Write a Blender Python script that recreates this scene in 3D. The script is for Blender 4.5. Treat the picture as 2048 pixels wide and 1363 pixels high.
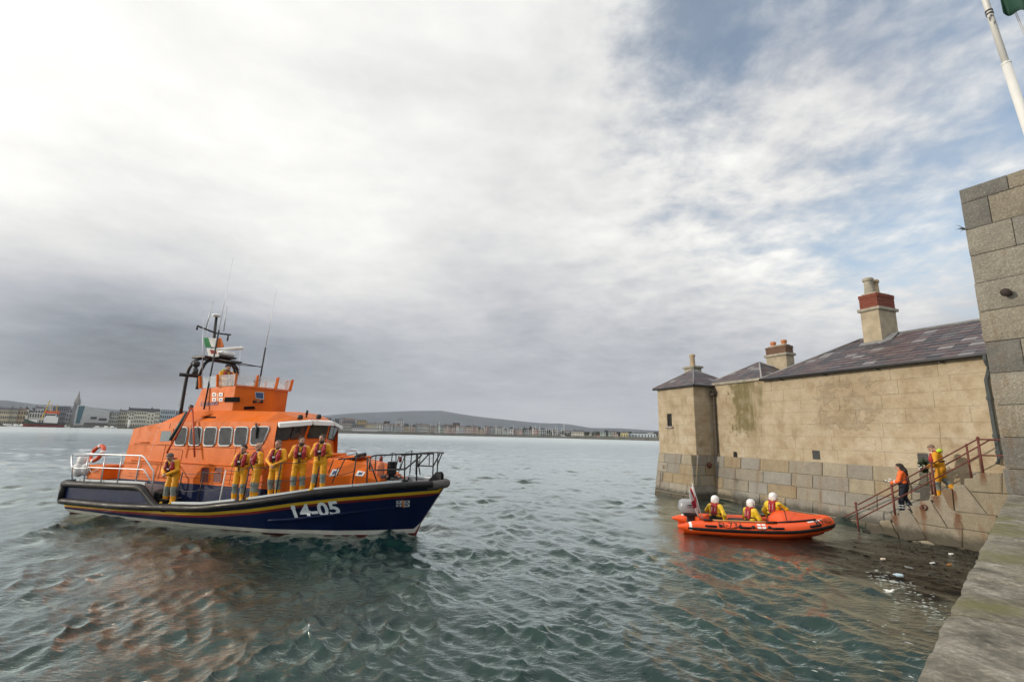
import bpy, bmesh, math, random
import numpy as np
from mathutils import Vector, Matrix, noise as mnoise
for o in list(bpy.data.objects): bpy.data.objects.remove(o)
SC = bpy.context.scene
COL = SC.collection
R = math.radians
random.seed(7)
# ------------------------------------------------------------------ camera
H, FPX, PITCH, ROLL = 3.1, 960.0, R(11.05), R(1.29)
_F = Vector((0, math.cos(PITCH), math.sin(PITCH)))
_U0 = Vector((0, -math.sin(PITCH), math.cos(PITCH)))
_R0 = Vector((1, 0, 0))
_R = _R0*math.cos(ROLL) + _U0*math.sin(ROLL)
_U = _U0*math.cos(ROLL) - _R0*math.sin(ROLL)
cam = bpy.data.cameras.new('camera'); co = bpy.data.objects.new('camera', cam); COL.objects.link(co)
cam.sensor_width = 36; cam.lens = 36*FPX/2048; cam.clip_start = .1; cam.clip_end = 30000
M = Matrix((( _R.x, _U.x, -_F.x, 0), (_R.y, _U.y, -_F.y, 0), (_R.z, _U.z, -_F.z, H), (0, 0, 0, 1)))
co.matrix_world = M
SC.camera = co
def ray(px, py): return _F + _R*((px-1024)/FPX) - _U*((py-681.5)/FPX)
EYE = Vector((0, 0, H))
def azpt(px, py, dist):            # ground distance along the direction of a photo pixel
    d = ray(px, py); k = dist/math.hypot(d.x, d.y); return EYE + d*k
# ------------------------------------------------------------------ world: nishita sky seen through a cloud deck
SUN_AZ, SUN_EL = R(-104), R(15)     # azimuth from +Y towards +X
W = bpy.data.worlds.new('World'); SC.world = W; W.use_nodes = True
nt = W.node_tree; nt.nodes.clear()
class NT:
    def __init__(s, t): s.t = t
    def n(s, kind, **kw):
        x = s.t.nodes.new(kind)
        for k, v in kw.items(): setattr(x, k, v)
        return x
    def link(s, a, b): s.t.links.new(a, b)
    def put(s, sock, v):
        if isinstance(v, bpy.types.NodeSocket): s.t.links.new(v, sock)
        else:
            try: sock.default_value = v
            except Exception: sock.default_value = (*v, 1)
    def m(s, op, a, b=None, c=None, clamp=False):
        x = s.n('ShaderNodeMath', operation=op, use_clamp=clamp)
        for i, v in enumerate((a, b, c)):
            if v is not None: s.put(x.inputs[i], v)
        return x.outputs[0]
    def v(s, op, a, b=None, scale=None):
        x = s.n('ShaderNodeVectorMath', operation=op)
        s.put(x.inputs[0], a)
        if b is not None: s.put(x.inputs[1], b)
        if scale is not None: s.put(x.inputs['Scale'], scale)
        return x.outputs['Value'] if op in ('DOT_PRODUCT', 'LENGTH', 'DISTANCE') else x.outputs[0]
    def sep(s, a):
        x = s.n('ShaderNodeSeparateXYZ'); s.put(x.inputs[0], a); return x.outputs
    def comb(s, a, b, c):
        x = s.n('ShaderNodeCombineXYZ')
        for i, q in enumerate((a, b, c)): s.put(x.inputs[i], q)
        return x.outputs[0]
    def noise(s, vec, scale, detail=4, rough=.5, dist=0., out=0):
        x = s.n('ShaderNodeTexNoise'); s.put(x.inputs['Vector'], vec)
        x.inputs['Scale'].default_value = scale; x.inputs['Detail'].default_value = detail
        x.inputs['Roughness'].default_value = rough; x.inputs['Distortion'].default_value = dist
        return x.outputs[out]
    def mr(s, v, a, b, c=0., d=1., smooth=False):
        x = s.n('ShaderNodeMapRange', interpolation_type='SMOOTHSTEP' if smooth else 'LINEAR')
        for i, q in enumerate((v, a, b, c, d)): s.put(x.inputs[i], q)
        return x.outputs[0]
    def mix(s, f, a, b, mode='MIX'):
        x = s.n('ShaderNodeMix', data_type='RGBA', blend_type=mode)
        s.put(x.inputs[0], f); s.put(x.inputs[6], a); s.put(x.inputs[7], b); return x.outputs[2]
    def ramp(s, f, pts, interp='LINEAR'):
        x = s.n('ShaderNodeValToRGB'); s.put(x.inputs[0], f); e = x.color_ramp.elements
        x.color_ramp.interpolation = interp
        while len(e) < len(pts): e.new(.5)
        for q, (p, c) in zip(e, pts): q.position = p; q.color = (*c, 1) if not isinstance(c, float) else (c, c, c, 1)
        return x.outputs[0]
    def mapping(s, vec, scale=(1, 1, 1), rot=(0, 0, 0), loc=(0, 0, 0)):
        x = s.n('ShaderNodeMapping'); s.put(x.inputs[0], vec)
        x.inputs['Scale'].default_value = scale; x.inputs['Rotation'].default_value = rot; x.inputs['Location'].default_value = loc
        return x.outputs[0]
N = NT(nt)
sky = N.n('ShaderNodeTexSky', sky_type='NISHITA', sun_disc=False, sun_elevation=SUN_EL, sun_rotation=SUN_AZ,
          air_density=1.0, dust_density=.6, ozone_density=1.2)
d = N.v('NORMALIZE', N.n('ShaderNodeTexCoord').outputs['Generated'])
dx, dy, dz = N.sep(d)
zc = N.m('MAXIMUM', dz, 0.0)
inv = N.m('DIVIDE', 1.0, N.m('ADD', zc, .16))
P = N.comb(N.m('MULTIPLY', dx, inv), N.m('MULTIPLY', dy, inv), 0.0)     # cloud-deck coordinates
n_big = N.noise(P, .55, 5, .55, .3)
n_mid = N.noise(N.v('ADD', P, (7.3, 2.1, 4.)), 1.5, 7, .6, .1)
n_fine = N.noise(N.v('ADD', P, (1.3, 9.1, 2.)), 6.0, 7, .6, .12)
n_str = N.noise(N.mapping(d, (2.2, 2.2, 10.)), 1.0, 5, .55, .4)          # stratus streaks near the horizon
def blob(px, py, deg):
    c = ray(px, py).normalized()
    return N.m('POWER', N.m('MAXIMUM', N.v('DOT_PRODUCT', d, tuple(c)), 0.0), 1/(R(deg)**2))
def wsum(items):
    acc = None
    for s_, w in items:
        t = N.m('MULTIPLY', s_, w); acc = t if acc is None else N.m('ADD', acc, t)
    return acc
# brightness of the cloud deck: dark towards the horizon, bright overhead
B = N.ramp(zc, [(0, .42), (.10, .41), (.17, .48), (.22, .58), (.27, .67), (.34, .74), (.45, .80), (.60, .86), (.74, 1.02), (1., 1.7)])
B = N.m('ADD', B, wsum([(blob(60, 770, 9), -.27), (blob(330, 735, 8), -.17), (blob(650, 760, 7), -.12), (blob(1050, 640, 4.5), -.13),
      (blob(1290, 650, 5), -.10), (blob(1130, 590, 4), -.05), (blob(500, 200, 17), .06), (blob(-150, 640, 11), -.09), (blob(640, 475, 8), .16), (blob(760, 520, 5), .06), (blob(80, 120, 9), .0),
      (blob(1000, 790, 7), .08), (blob(1250, 780, 8), .12), (blob(1900, 720, 10), .12), (blob(1200, 470, 7), .1), (blob(1700, 560, 10), .2), (blob(1250, 480, 9), .08), (blob(1600, 760, 9), .06), (blob(1650, 260, 22), -.19), (blob(-3200, 300, 24), .8), (blob(1500, 480, 8), .06)]))
B = N.m('ADD', B, N.m('MULTIPLY', wsum([(N.m('SUBTRACT', n_big, .5), .36), (N.m('SUBTRACT', n_mid, .5), .28), (N.m('SUBTRACT', n_str, .5), .3), (N.m('SUBTRACT', n_fine, .5), .2)]), N.mr(zc, .03, .22, .45, 1)))
# towards the right the deck breaks into small fleecy clouds with blue between
brk = N.mr(wsum([(blob(1950, 280, 25), 1.0), (blob(1520, 0, 8), .35), (blob(2150, 60, 22), .5)]), -.02, 1.15, smooth=True)
fleece = wsum([(n_mid, .42), (n_fine, .58)])
B = N.m('ADD', B, N.m('MULTIPLY', N.m('MULTIPLY', N.m('SUBTRACT', fleece, .5), 1.15), N.m('MULTIPLY', brk, N.mr(zc, .1, .35, .1, 1))))
B = N.m('MAXIMUM', B, .1)
gap = N.m('ADD', fleece, wsum([(brk, -.48), (n_big, .02), (blob(1400, -10, 6), -.12), (blob(1950, 90, 8), -.08), (blob(1830, 480, 5), -.05), (blob(1600, 120, 7), .05), (blob(1560, 230, 8), .1), (blob(1830, 230, 9), .1), (blob(1450, 480, 9), .08), (N.mr(zc, .1, .34, 1, 0), .3)]))
gap = N.m('ADD', gap, .26)
cover = N.m('MAXIMUM', N.mr(gap, .19, .53, .2, 1, smooth=True), N.mr(zc, .08, .26, 1, 0, True))
tint = N.ramp(B, [(0, (.85, .97, 1.15)), (.3, (.89, .98, 1.13)), (.6, (.97, .99, 1.04)), (.8, (1.0, 1.0, .99)), (1., (1.0, .995, .965))])
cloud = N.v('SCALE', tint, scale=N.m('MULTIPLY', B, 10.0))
skyc = N.v('MULTIPLY', sky.outputs[0], (2.0, 1.9, 1.8))
bg = N.n('ShaderNodeBackground'); bg.inputs['Strength'].default_value = .1
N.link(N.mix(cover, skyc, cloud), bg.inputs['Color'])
N.link(bg.outputs[0], N.n('ShaderNodeOutputWorld').inputs['Surface'])
# ------------------------------------------------------------------ sun, exposure
sl = bpy.data.lights.new('sun', 'SUN'); so = bpy.data.objects.new('sun', sl); COL.objects.link(so)
sl.energy = 2.8; sl.angle = R(.6); sl.color = (1, .87, .70)
_sd = Vector((math.sin(SUN_AZ)*math.cos(SUN_EL), math.cos(SUN_AZ)*math.cos(SUN_EL), math.sin(SUN_EL)))
so.rotation_euler = _sd.to_track_quat('Z', 'Y').to_euler()
vs = SC.view_settings; vs.view_transform = 'Standard'; vs.look = 'None'; vs.exposure = 0; vs.gamma = 1; vs.use_curve_mapping = False
# ------------------------------------------------------------------ materials
MATS = {}
def newmat(name):
    m = bpy.data.materials.new(name); m.use_nodes = True; t = m.node_tree
    b = next(x for x in t.nodes if x.type == 'BSDF_PRINCIPLED'); MATS[name] = m
    return m, NT(t), b
def mat(name, col, rough=.6, metal=0., var=.0, vscale=3., bump=.0, bscale=40., spec=.5, trans=0., alpha=1., rnd=0., coat=0., world=False):
    """plain procedural material: base colour with noise variation, wear and fine bump"""
    m, n, b = newmat(name)
    g = n.n('ShaderNodeNewGeometry').outputs['Position'] if world else n.n('ShaderNodeTexCoord').outputs['Object']
    c = (*col, 1)
    src = None
    if var:
        nz = n.noise(g, vscale, 6, .6)
        src = n.mix(n.mr(nz, .3, .7), tuple(min(1, q*(1-var)) for q in col), tuple(min(1, q*(1+var)) for q in col))
    if rnd:
        rv = n.n('ShaderNodeObjectInfo').outputs['Random']
        src = n.mix(1.0, src if src is not None else c, n.comb(*[n.mr(rv, 0., 1., 1-rnd, 1+rnd)]*3), 'MULTIPLY')
    if src is not None: n.link(src, b.inputs['Base Color'])
    else: b.inputs['Base Color'].default_value = c
    b.inputs['Roughness'].default_value = rough; b.inputs['Metallic'].default_value = metal
    b.inputs['Specular IOR Level'].default_value = spec
    if trans: b.inputs['Transmission Weight'].default_value = trans
    if coat: b.inputs['Coat Weight'].default_value = coat; b.inputs['Coat Roughness'].default_value = .08
    if alpha < 1: b.inputs['Alpha'].default_value = alpha
    if bump:
        bp = n.n('ShaderNodeBump'); bp.inputs['Strength'].default_value = 1.0; bp.inputs['Distance'].default_value = bump
        n.link(n.noise(g, bscale, 5, .6), bp.inputs['Height']); n.link(bp.outputs[0], b.inputs['Normal'])
    return m
# ------------------------------------------------------------------ mesh builder
class MB:
    def __init__(s): s.v = []; s.f = []; s.mi = []; s.k = 0
    def add(s, vs, fs, mi=0):
        o = len(s.v); s.v += [tuple(q) for q in vs]
        s.f += [tuple(i+o for i in f) for f in fs]; s.mi += [mi]*len(fs); return s
    def box(s, x0, y0, z0, x1, y1, z1, mi=0):
        v = [(x, y, z) for z in (z0, z1) for y in (y0, y1) for x in (x0, x1)]
        return s.add(v, [(0, 2, 3, 1), (4, 5, 7, 6), (0, 1, 5, 4), (2, 6, 7, 3), (0, 4, 6, 2), (1, 3, 7, 5)], mi)
    def bbox(s, x0, y0, z0, x1, y1, z1, b=.01, mi=0):           # box with chamfered edges
        X, Y, Z = (x0, x1), (y0, y1), (z0, z1); v = []; idx = {}
        for i in (0, 1):
            for j in (0, 1):
                for k in (0, 1):
                    sx, sy, sz = (1, -1)[i], (1, -1)[j], (1, -1)[k]
                    for a, off in enumerate(((0, 1, 1), (1, 0, 1), (1, 1, 0))):
                        idx[i, j, k, a] = len(v)
                        v.append((X[i]+sx*b*off[0], Y[j]+sy*b*off[1], Z[k]+sz*b*off[2]))
        f = []
        for a in range(3):
            for e in (0, 1):
                q = []
                for p in ((0, 0), (1, 0), (1, 1), (0, 1)):
                    t = list(p); t.insert(a, e); q.append(idx[(*t, a)])
                f.append(q if e else q[::-1])
                if a == 1: f[-1] = f[-1][::-1]
        for a in range(3):                                       # edges along axis a
            o = [q for q in range(3) if q != a]
            for p in ((0, 0), (1, 0), (1, 1), (0, 1)):
                t0 = list(p); t0.insert(a, 0); t1 = list(p); t1.insert(a, 1)
                f.append((idx[(*t0, o[0])], idx[(*t1, o[0])], idx[(*t1, o[1])], idx[(*t0, o[1])]))
        for i in (0, 1):
            for j in (0, 1):
                for k in (0, 1): f.append((idx[i, j, k, 0], idx[i, j, k, 1], idx[i, j, k, 2]))
        return s.add(v, f, mi)
    def ring(s, c, t, r, n, up=None, ry=None):
        t = Vector(t).normalized(); up = Vector(up) if up else (Vector((0, 0, 1)) if abs(t.z) < .9 else Vector((1, 0, 0)))
        a = t.cross(up).normalized(); b = a.cross(t).normalized(); c = Vector(c)
        return [c + a*(r*math.cos(q)) + b*((ry or r)*math.sin(q)) for q in [2*math.pi*i/n for i in range(n)]]
    def loft(s, rings, closed=True, cap0=True, cap1=True, mi=0):
        n = len(rings[0]); v = [p for r in rings for p in r]; f = []
        for j in range(len(rings)-1):
            for i in range(n if closed else n-1):
                a, b = j*n+i, j*n+(i+1) % n; f.append((a, b, b+n, a+n))
        if cap0: f.append(tuple(range(n))[::-1])
        if cap1: f.append(tuple(range((len(rings)-1)*n, len(rings)*n)))
        return s.add(v, f, mi)
    def tube(s, pts, r, n=8, mi=0, closed=False, up=None, ry=None):
        pts = [Vector(p) for p in pts]; m = len(pts)
        rr = r if isinstance(r, (list, tuple)) else [r]*m; rings = []
        for i, p in enumerate(pts):
            t = (pts[(i+1) % m] - pts[i-1]) if closed else (pts[min(i+1, m-1)] - pts[max(i-1, 0)])
            rings.append(s.ring(p, t, rr[i], n, up, ry))
        if closed: rings.append(rings[0])
        return s.loft(rings, True, not closed, not closed, mi)
    def lathe(s, prof, c=(0, 0, 0), axis='z', n=16, mi=0):
        c = Vector(c); rings = []
        for r, h in prof:
            q = []
            for i in range(n):
                a = 2*math.pi*i/n; u, w = r*math.cos(a), r*math.sin(a)
                q.append(c + (Vector((u, w, h)) if axis == 'z' else Vector((h, u, w)) if axis == 'x' else Vector((w, h, u))))
            rings.append(q)
        return s.loft(rings, True, True, True, mi)
    def ell(s, c, rx, ry, rz, n=12, m=8, mi=0):
        c = Vector(c); rings = []
        for j in range(m+1):
            t = math.pi*(j/m-.5); ct = max(math.cos(t), .02)
            rings.append([c+Vector((rx*ct*math.cos(2*math.pi*i/n), ry*ct*math.sin(2*math.pi*i/n), rz*math.sin(t))) for i in range(n)])
        return s.loft(rings, mi=mi)
    def prism(s, poly, p0, p1, mi=0):                            # 3D polygon swept from offset p0 to p1
        p0, p1 = Vector(p0), Vector(p1); n = len(poly)
        v = [Vector(p)+p0 for p in poly]+[Vector(p)+p1 for p in poly]
        f = [tuple(range(n))[::-1], tuple(range(n, 2*n))]+[(i, (i+1) % n, n+(i+1) % n, n+i) for i in range(n)]
        return s.add(v, f, mi)
    def xf(s, M_):
        s.v = [tuple(M_ @ Vector(p)) for p in s.v]; return s
    def build(s, name, mats, parent=None, smooth=False, **props):
        me = bpy.data.meshes.new(name); me.from_pydata(s.v, [], s.f)
        bm = bmesh.new(); bm.from_mesh(me); bmesh.ops.recalc_face_normals(bm, faces=bm.faces); bm.to_mesh(me); bm.free()
        mats = mats if isinstance(mats, (list, tuple)) else [mats]
        for m_ in mats: me.materials.append(m_)
        if len(mats) > 1: me.polygons.foreach_set('material_index', s.mi)
        return place(name, me, parent, smooth, **props)
def place(name, me, parent=None, smooth=False, **props):
    if smooth is True: me.polygons.foreach_set('use_smooth', [True]*len(me.polygons))
    elif smooth:
        me.polygons.foreach_set('use_smooth', [True]*len(me.polygons)); me.set_sharp_from_angle(angle=R(smooth))
    o = bpy.data.objects.new(name, me); COL.objects.link(o)
    if parent: o.parent = parent
    for k, v in props.items(): o[k] = v
    return o
def thing(name, label, cat, loc=(0, 0, 0), rotz=0., group=None):
    o = bpy.data.objects.new(name, None); COL.objects.link(o); o.location = loc; o.rotation_euler = (0, 0, rotz)
    o.empty_display_size = .2; o['label'] = label; o['category'] = cat
    if group: o['group'] = group
    return o
def tag(o, label, cat, group=None):
    o['label'] = label; o['category'] = cat
    if group: o['group'] = group
    return o
def kids(o, table={}):
    return list(o.children)
def dup(o, parent=None):
    c = o.copy(); COL.objects.link(c)
    if parent: c.parent = parent
    return c
def interp(x, xs, ys): return float(np.interp(x, xs, ys))
def cr(pts, n):                                                  # Catmull-Rom through points
    pts = [Vector(p) for p in pts]; out = []
    for i in range(len(pts)-1):
        a, b, c_, d_ = pts[max(i-1, 0)], pts[i], pts[i+1], pts[min(i+2, len(pts)-1)]
        for k in range(n):
            t = k/n; out.append(.5*((2*b)+(c_-a)*t+(2*a-5*b+4*c_-d_)*t*t+(3*b-a-3*c_+d_)*t**3))
    return out+[pts[-1]]
def text_mesh(txt, size, spacing=1.0, bold=0.0, align='CENTER', shear=0.):
    cu = bpy.data.curves.new('lettering', 'FONT'); cu.body = txt; cu.size = size; cu.align_x = align; cu.align_y = 'CENTER'
    cu.space_character = spacing; cu.offset = bold; cu.resolution_u = 3; cu.shear = shear
    o = bpy.data.objects.new('lettering', cu); COL.objects.link(o)
    dg = bpy.context.evaluated_depsgraph_get(); dg.update()
    me = bpy.data.meshes.new_from_object(o.evaluated_get(dg))
    bpy.data.objects.remove(o); bpy.data.curves.remove(cu); return me
def lettering(name, txt, size, fn, m, parent, spacing=1.0, bold=0., shear=0., sub=0):
    """flat letters mapped onto a surface: fn(u, v) -> 3D point"""
    me = text_mesh(txt, size, spacing, bold, shear=shear)
    if sub:
        bm = bmesh.new(); bm.from_mesh(me); bmesh.ops.triangulate(bm, faces=bm.faces)
        bmesh.ops.subdivide_edges(bm, edges=bm.edges, cuts=sub); bm.to_mesh(me); bm.free()
    for v in me.vertices: v.co = fn(v.co.x, v.co.y)
    me.materials.clear(); me.materials.append(m)
    return place(name, me, parent)
# ------------------------------------------------------------------ water: one sheet to the horizon, real waves where they can be told apart
def water_material():
    m, n, b = newmat('sea_water')
    g = n.n('ShaderNodeNewGeometry').outputs['Position']
    dist = n.v('LENGTH', n.v('SUBTRACT', g, (0, 0, 0)))
    b.inputs['Roughness'].default_value = .06; b.inputs['IOR'].default_value = 1.6
    c1 = n.mix(n.mr(n.noise(g, .35, 3), .35, .65), (.0045, .021, .0185), (.009, .034, .029))
    # weed-stained corner by the steps
    dc = n.v('DISTANCE', n.v('MULTIPLY', g, (1, 1, 0)), (12.3, 12.6, 0))
    k = n.m('ADD', n.mr(dc, 2.0, 6.6, 1, 0), n.m('MULTIPLY', n.m('SUBTRACT', n.noise(g, 1.1, 6, .6), .5), 1.1))
    weed = n.mr(k, .42, .62, 0, 1, True)
    n.link(n.mix(weed, c1, (.007, .0055, .0035)), b.inputs['Base Color'])
    n.link(n.m('MAXIMUM', n.mr(weed, 0, 1, .06, .22), n.mr(dist, 40, 300, .05, .22)), b.inputs['Roughness'])
    st = n.mapping(g, (1, 1.6, 1), (0, 0, R(25)))
    h1 = n.noise(st, 5.5, 5, .6, .4); h2 = n.noise(st, 1.15, 3, .5, .3)
    w2 = n.mr(dist, 60, 260, 0, 1)
    bp = n.n('ShaderNodeBump'); bp.inputs['Strength'].default_value = 1.0; bp.inputs['Distance'].default_value = 1.0
    n.link(n.m('ADD', n.m('MULTIPLY', h1, n.mr(dist, 12, 70, .028, .010)), n.m('MULTIPLY', n.m('MULTIPLY', h2, .05), w2)), bp.inputs['Height'])
    n.link(bp.outputs[0], b.inputs['Normal'])
    # bright overcast mirror: Fresnel reflection, strong because the real deck is far brighter than a photograph can hold
    b.inputs['Specular IOR Level'].default_value = 0.
    fr = n.n('ShaderNodeFresnel'); fr.inputs['IOR'].default_value = 1.333; n.link(bp.outputs[0], fr.inputs['Normal'])
    gl = n.n('ShaderNodeBsdfGlossy'); gl.inputs['Color'].default_value = (.955, 1, .975, 1); n.link(bp.outputs[0], gl.inputs['Normal']); n.link(b.inputs['Roughness'].links[0].from_socket, gl.inputs['Roughness'])
    mx = n.n('ShaderNodeMixShader'); n.link(n.m('MULTIPLY', n.m('MULTIPLY', fr.outputs[0], n.mr(fr.outputs[0], .14, .5, 1.1, WATER_GAIN)), n.mr(weed, 0, 1, 1, .30), clamp=True), mx.inputs[0]); n.link(b.outputs[0], mx.inputs[1]); n.link(gl.outputs[0], mx.inputs[2])
    out = next(x for x in m.node_tree.nodes if x.type == 'OUTPUT_MATERIAL'); n.link(mx.outputs[0], out.inputs['Surface'])
    return m
WATER_GAIN = 3.2
rng = np.random.default_rng(11)
WAVES = []
for i in range(150):
    lam = 10**rng.uniform(math.log10(.22), math.log10(5.5))
    th = R(200) + rng.normal(0, R(30)) if i % 4 else rng.uniform(0, 2*math.pi)
    amp = .0049*lam**.42*rng.uniform(.5, 1.4)
    WAVES.append((2*math.pi/lam, math.cos(th), math.sin(th), amp, rng.uniform(0, 6.28), lam))
def calm(x, y):
    """waves lie lower right against hulls and in the sheltered corner"""
    k = np.ones_like(x)
    for cx, cy, r in ((6.6, 17.5, 2.2), (8.3, 17.2, 2.2), (10., 16.8, 1.8), (13, 13, 3.2)):
        k = np.minimum(k, np.clip((np.hypot(x-cx, y-cy)-r*.3)/(r*1.2), .30, 1))
    return k
def wave(x, y, sp):
    hx = np.zeros_like(x); hy = np.zeros_like(x); hz = np.zeros_like(x)
    pt = np.sin(.9*x+.5*y+1.2*np.sin(.37*y))*np.sin(.63*x-1.05*y+1.5*np.sin(.29*x))
    env = .80+.55*np.clip(pt, -.6, 1)+.28*np.sin(2.1*x-1.3*y)*np.sin(1.7*x+2.4*y)+.25*np.sin(.23*x+.31*y+1.)*np.sin(.17*x-.26*y+2.)+.15*np.sin(.9*x+.4*y)
    for k, c, s, a, p, lam in WAVES:
        w = np.clip((lam/sp-2.2)/2.5, 0, 1)
        if w.max() <= 0: continue
        ph = k*(c*x+s*y)+p+.55*np.sin(.33*k*(-s*x+c*y)+p*2)
        hz += w*a*np.cos(ph); hx -= w*a*.95*c*np.sin(ph); hy -= w*a*.95*s*np.sin(ph)
    q = env*calm(x, y)
    return hx*q, hy*q, hz*q
def build_water():
    az = np.concatenate([np.linspace(-180, -62, 40)[:-1], np.linspace(-62, 60, 780), np.linspace(60, 180, 40)[1:]])
    r = np.concatenate([[.0, .8, 1.6], np.geomspace(2.2, 26, 330), np.geomspace(26.2, 250, 330), np.geomspace(255, 3000, 60)])
    A, Rr = np.meshgrid(np.radians(az), r)
    x = np.sin(A)*Rr; y = np.cos(A)*Rr
    sp = np.maximum(np.gradient(r)[:, None]*.8, Rr*np.radians(122/780))
    hx, hy, hz = wave(x, y, sp)
    far = np.clip((600-Rr)/200, 0, 1)
    V = np.stack([x+hx*far, y+hy*far, hz*far-.02*0], -1).reshape(-1, 3)
    nr, na = A.shape
    i = np.arange(nr-1)[:, None]*na+np.arange(na-1)[None]
    F = np.stack([i, i+1, i+1+na, i+na], -1).reshape(-1, 4)
    me = bpy.data.meshes.new('water'); me.vertices.add(len(V)); me.vertices.foreach_set('co', V.ravel())
    me.loops.add(F.size); me.loops.foreach_set('vertex_index', F.ravel().astype(np.int32))
    me.polygons.add(len(F)); me.polygons.foreach_set('loop_start', np.arange(0, F.size, 4, dtype=np.int32))
    me.polygons.foreach_set('loop_total', np.full(len(F), 4, np.int32)); me.update(calc_edges=True)
    bm = bmesh.new(); bm.from_mesh(me); bm.normal_update()
    if sum(f.normal.z for f in list(bm.faces)[10000:10100]) < 0: bmesh.ops.reverse_faces(bm, faces=bm.faces); bm.to_mesh(me)
    bm.free()
    me.materials.append(water_material())
    place('water', me, None, True, kind='structure')
build_water()
# ------------------------------------------------------------------ the big lifeboat
HEAD = R(109.3)
BO = Vector((-2.91, 15.95, .04))
B_FW = Vector((math.sin(HEAD), math.cos(HEAD), 0)); B_PT = Vector((-math.cos(HEAD), math.sin(HEAD), 0))
def boat_w(X, S, Z): return BO + B_FW*X - B_PT*S + Vector((0, 0, Z))
def bpx(px, py, S, lean=0., z0=0.):
    """point of the boat's fore-and-aft plane at starboard offset S (leaning in by lean per metre above z0) seen at a photo pixel"""
    dd = ray(px, py); nrm = -B_PT + Vector((0, 0, lean))
    p0 = boat_w(0, S, z0); t = (p0-EYE).dot(nrm)/dd.dot(nrm); q = EYE+dd*t-BO
    return Vector((q.dot(B_FW), q.dot(B_PT), q.z))
m_orange = mat('orange_gelcoat', (.62, .125, .004), .45, var=.10, vscale=1.3, bump=.0012, bscale=9, spec=.22, coat=.04)
m_navy = mat('navy_hull_paint', (.003, .010, .046), .32, var=.18, vscale=1.6, bump=.0015, bscale=5, spec=.16, coat=.02)
m_yellow = mat('yellow_stripe_paint', (.62, .40, .02), .4, var=.08)
m_red = mat('red_stripe_paint', (.16, .012, .014), .4, var=.1)
m_boot = mat('white_boot_top', (.62, .62, .58), .45, var=.12, vscale=4)
m_rubber = mat('black_rubber', (.009, .009, .011), .62, var=.35, vscale=3, bump=.004, bscale=18, spec=.25)
m_black = mat('black_painted_metal', (.012, .012, .014), .42, var=.2)
m_deck = mat('grey_nonslip_deck', (.19, .18, .19), .8, var=.2, vscale=6, bump=.003, bscale=150)
m_toe = mat('pale_grey_toe_rail', (.50, .55, .57), .5, var=.08)
m_white = mat('white_gloss_paint', (.72, .73, .72), .4, var=.06)
m_alu = mat('galvanised_rail', (.50, .52, .54), .38, .55, var=.12)
m_glass = mat('dark_window_glass', (.045, .045, .043), .06, var=.5, vscale=4, spec=.8)
m_clear = mat('clear_screen', (.75, .8, .82), .05, alpha=.28)
m_frame = mat('window_frame_alloy', (.42, .44, .45), .4, .2)
m_hose = mat('dark_green_hose', (.015, .05, .052), .5)
m_rust = mat('rusty_iron', (.11, .035, .022), .8, var=.4, vscale=12, bump=.003)
m_letter_w = mat('white_lettering', (.72, .78, .84), .5)
m_letter_n = mat('navy_lettering', (.03, .03, .13), .5)
m_solar = mat('blue_solar_cells', (.03, .06, .16), .15)
m_dkred = mat('dark_red_recess', (.10, .010, .008), .6)
m_slot = mat('dark_slot', (.008, .008, .009), .95, spec=.05)
m_rope = mat('pale_rope', (.45, .43, .40), .9)
m_grey = mat('mid_grey_steel', (.22, .23, .24), .45, .4, var=.2)
def weathered(m, dark):
    '''rain streaks and grime running down painted sides'''
    t = m.node_tree; n = NT(t); b = next(x for x in t.nodes if x.type == 'BSDF_PRINCIPLED'); src = b.inputs['Base Color'].links[0].from_socket
    g = n.n('ShaderNodeTexCoord').outputs['Object']; st = n.noise(n.mapping(g, (5, 5, .35)), 1.0, 6, .65); pt = n.noise(g, 2.2, 6, .65)
    c = n.mix(n.mr(n.m('ADD', n.m('MULTIPLY', st, .6), n.m('MULTIPLY', pt, .4)), .50, .66, 0, .45), src, dark)
    n.link(c, b.inputs['Base Color']); n.link(n.mr(pt, .35, .65, .32, .6), b.inputs['Roughness'])
weathered(m_orange, (.38, .085, .012)); weathered(m_navy, (.010, .015, .040)); weathered(m_rubber, (.035, .033, .03))
XS = [-13.24, -10, -7, -4.5, -3, -2, -1, 0, .5, .85, 1.02]
def S_(X): return interp(X, XS, [2.2, 2.4, 2.45, 2.4, 2.22, 1.97, 1.6, 1.05, .65, .32, .06])
def SW_(X): return interp(X, [-13.3, -10, -7, -4, -2, -1, 0], [2.05, 2.2, 2.15, 1.85, 1.25, .75, 0.02])
ZF_ = ([-13.3, -10, -8.5, -7.76, -6.24, -4.3, -2.1, 0, 1.02], [.36, .42, .49, .53, .61, .88, 1.26, 1.48, 1.53])
def ZF(X): return interp(X, *ZF_)
def ZY(X): return interp(X, [-13.3, -8.52, -7.16, -5.95, -4.31, -2.9, -1.66, -.3, .89, 1.02], [.21, .34, .38, .45, .66, .9, 1.07, 1.21, 1.30, 1.31])
def hull_s(X, z):
    zl = max(0., X*1.48); zt = ZF(X)
    if z >= zl:
        t = max(0, min(1, (z-zl)/(zt-zl))); p = interp(X, [-8, -3, 0], [.8, 1.0, 1.05])
        # flare with a spray knuckle forward
        s = SW_(X)+(S_(X)-SW_(X))*t**p
        return s
    kz = -.7 if X < -1 else -.7*max(0, -X); t = max(0., min(1, (z-kz)/(zl-kz+1e-6)))
    return SW_(X)*t**.55
boat = thing('lifeboat', 'large orange and navy lifeboat with a tall flybridge lying off the steps', 'lifeboat', BO, math.pi/2-HEAD)
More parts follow.
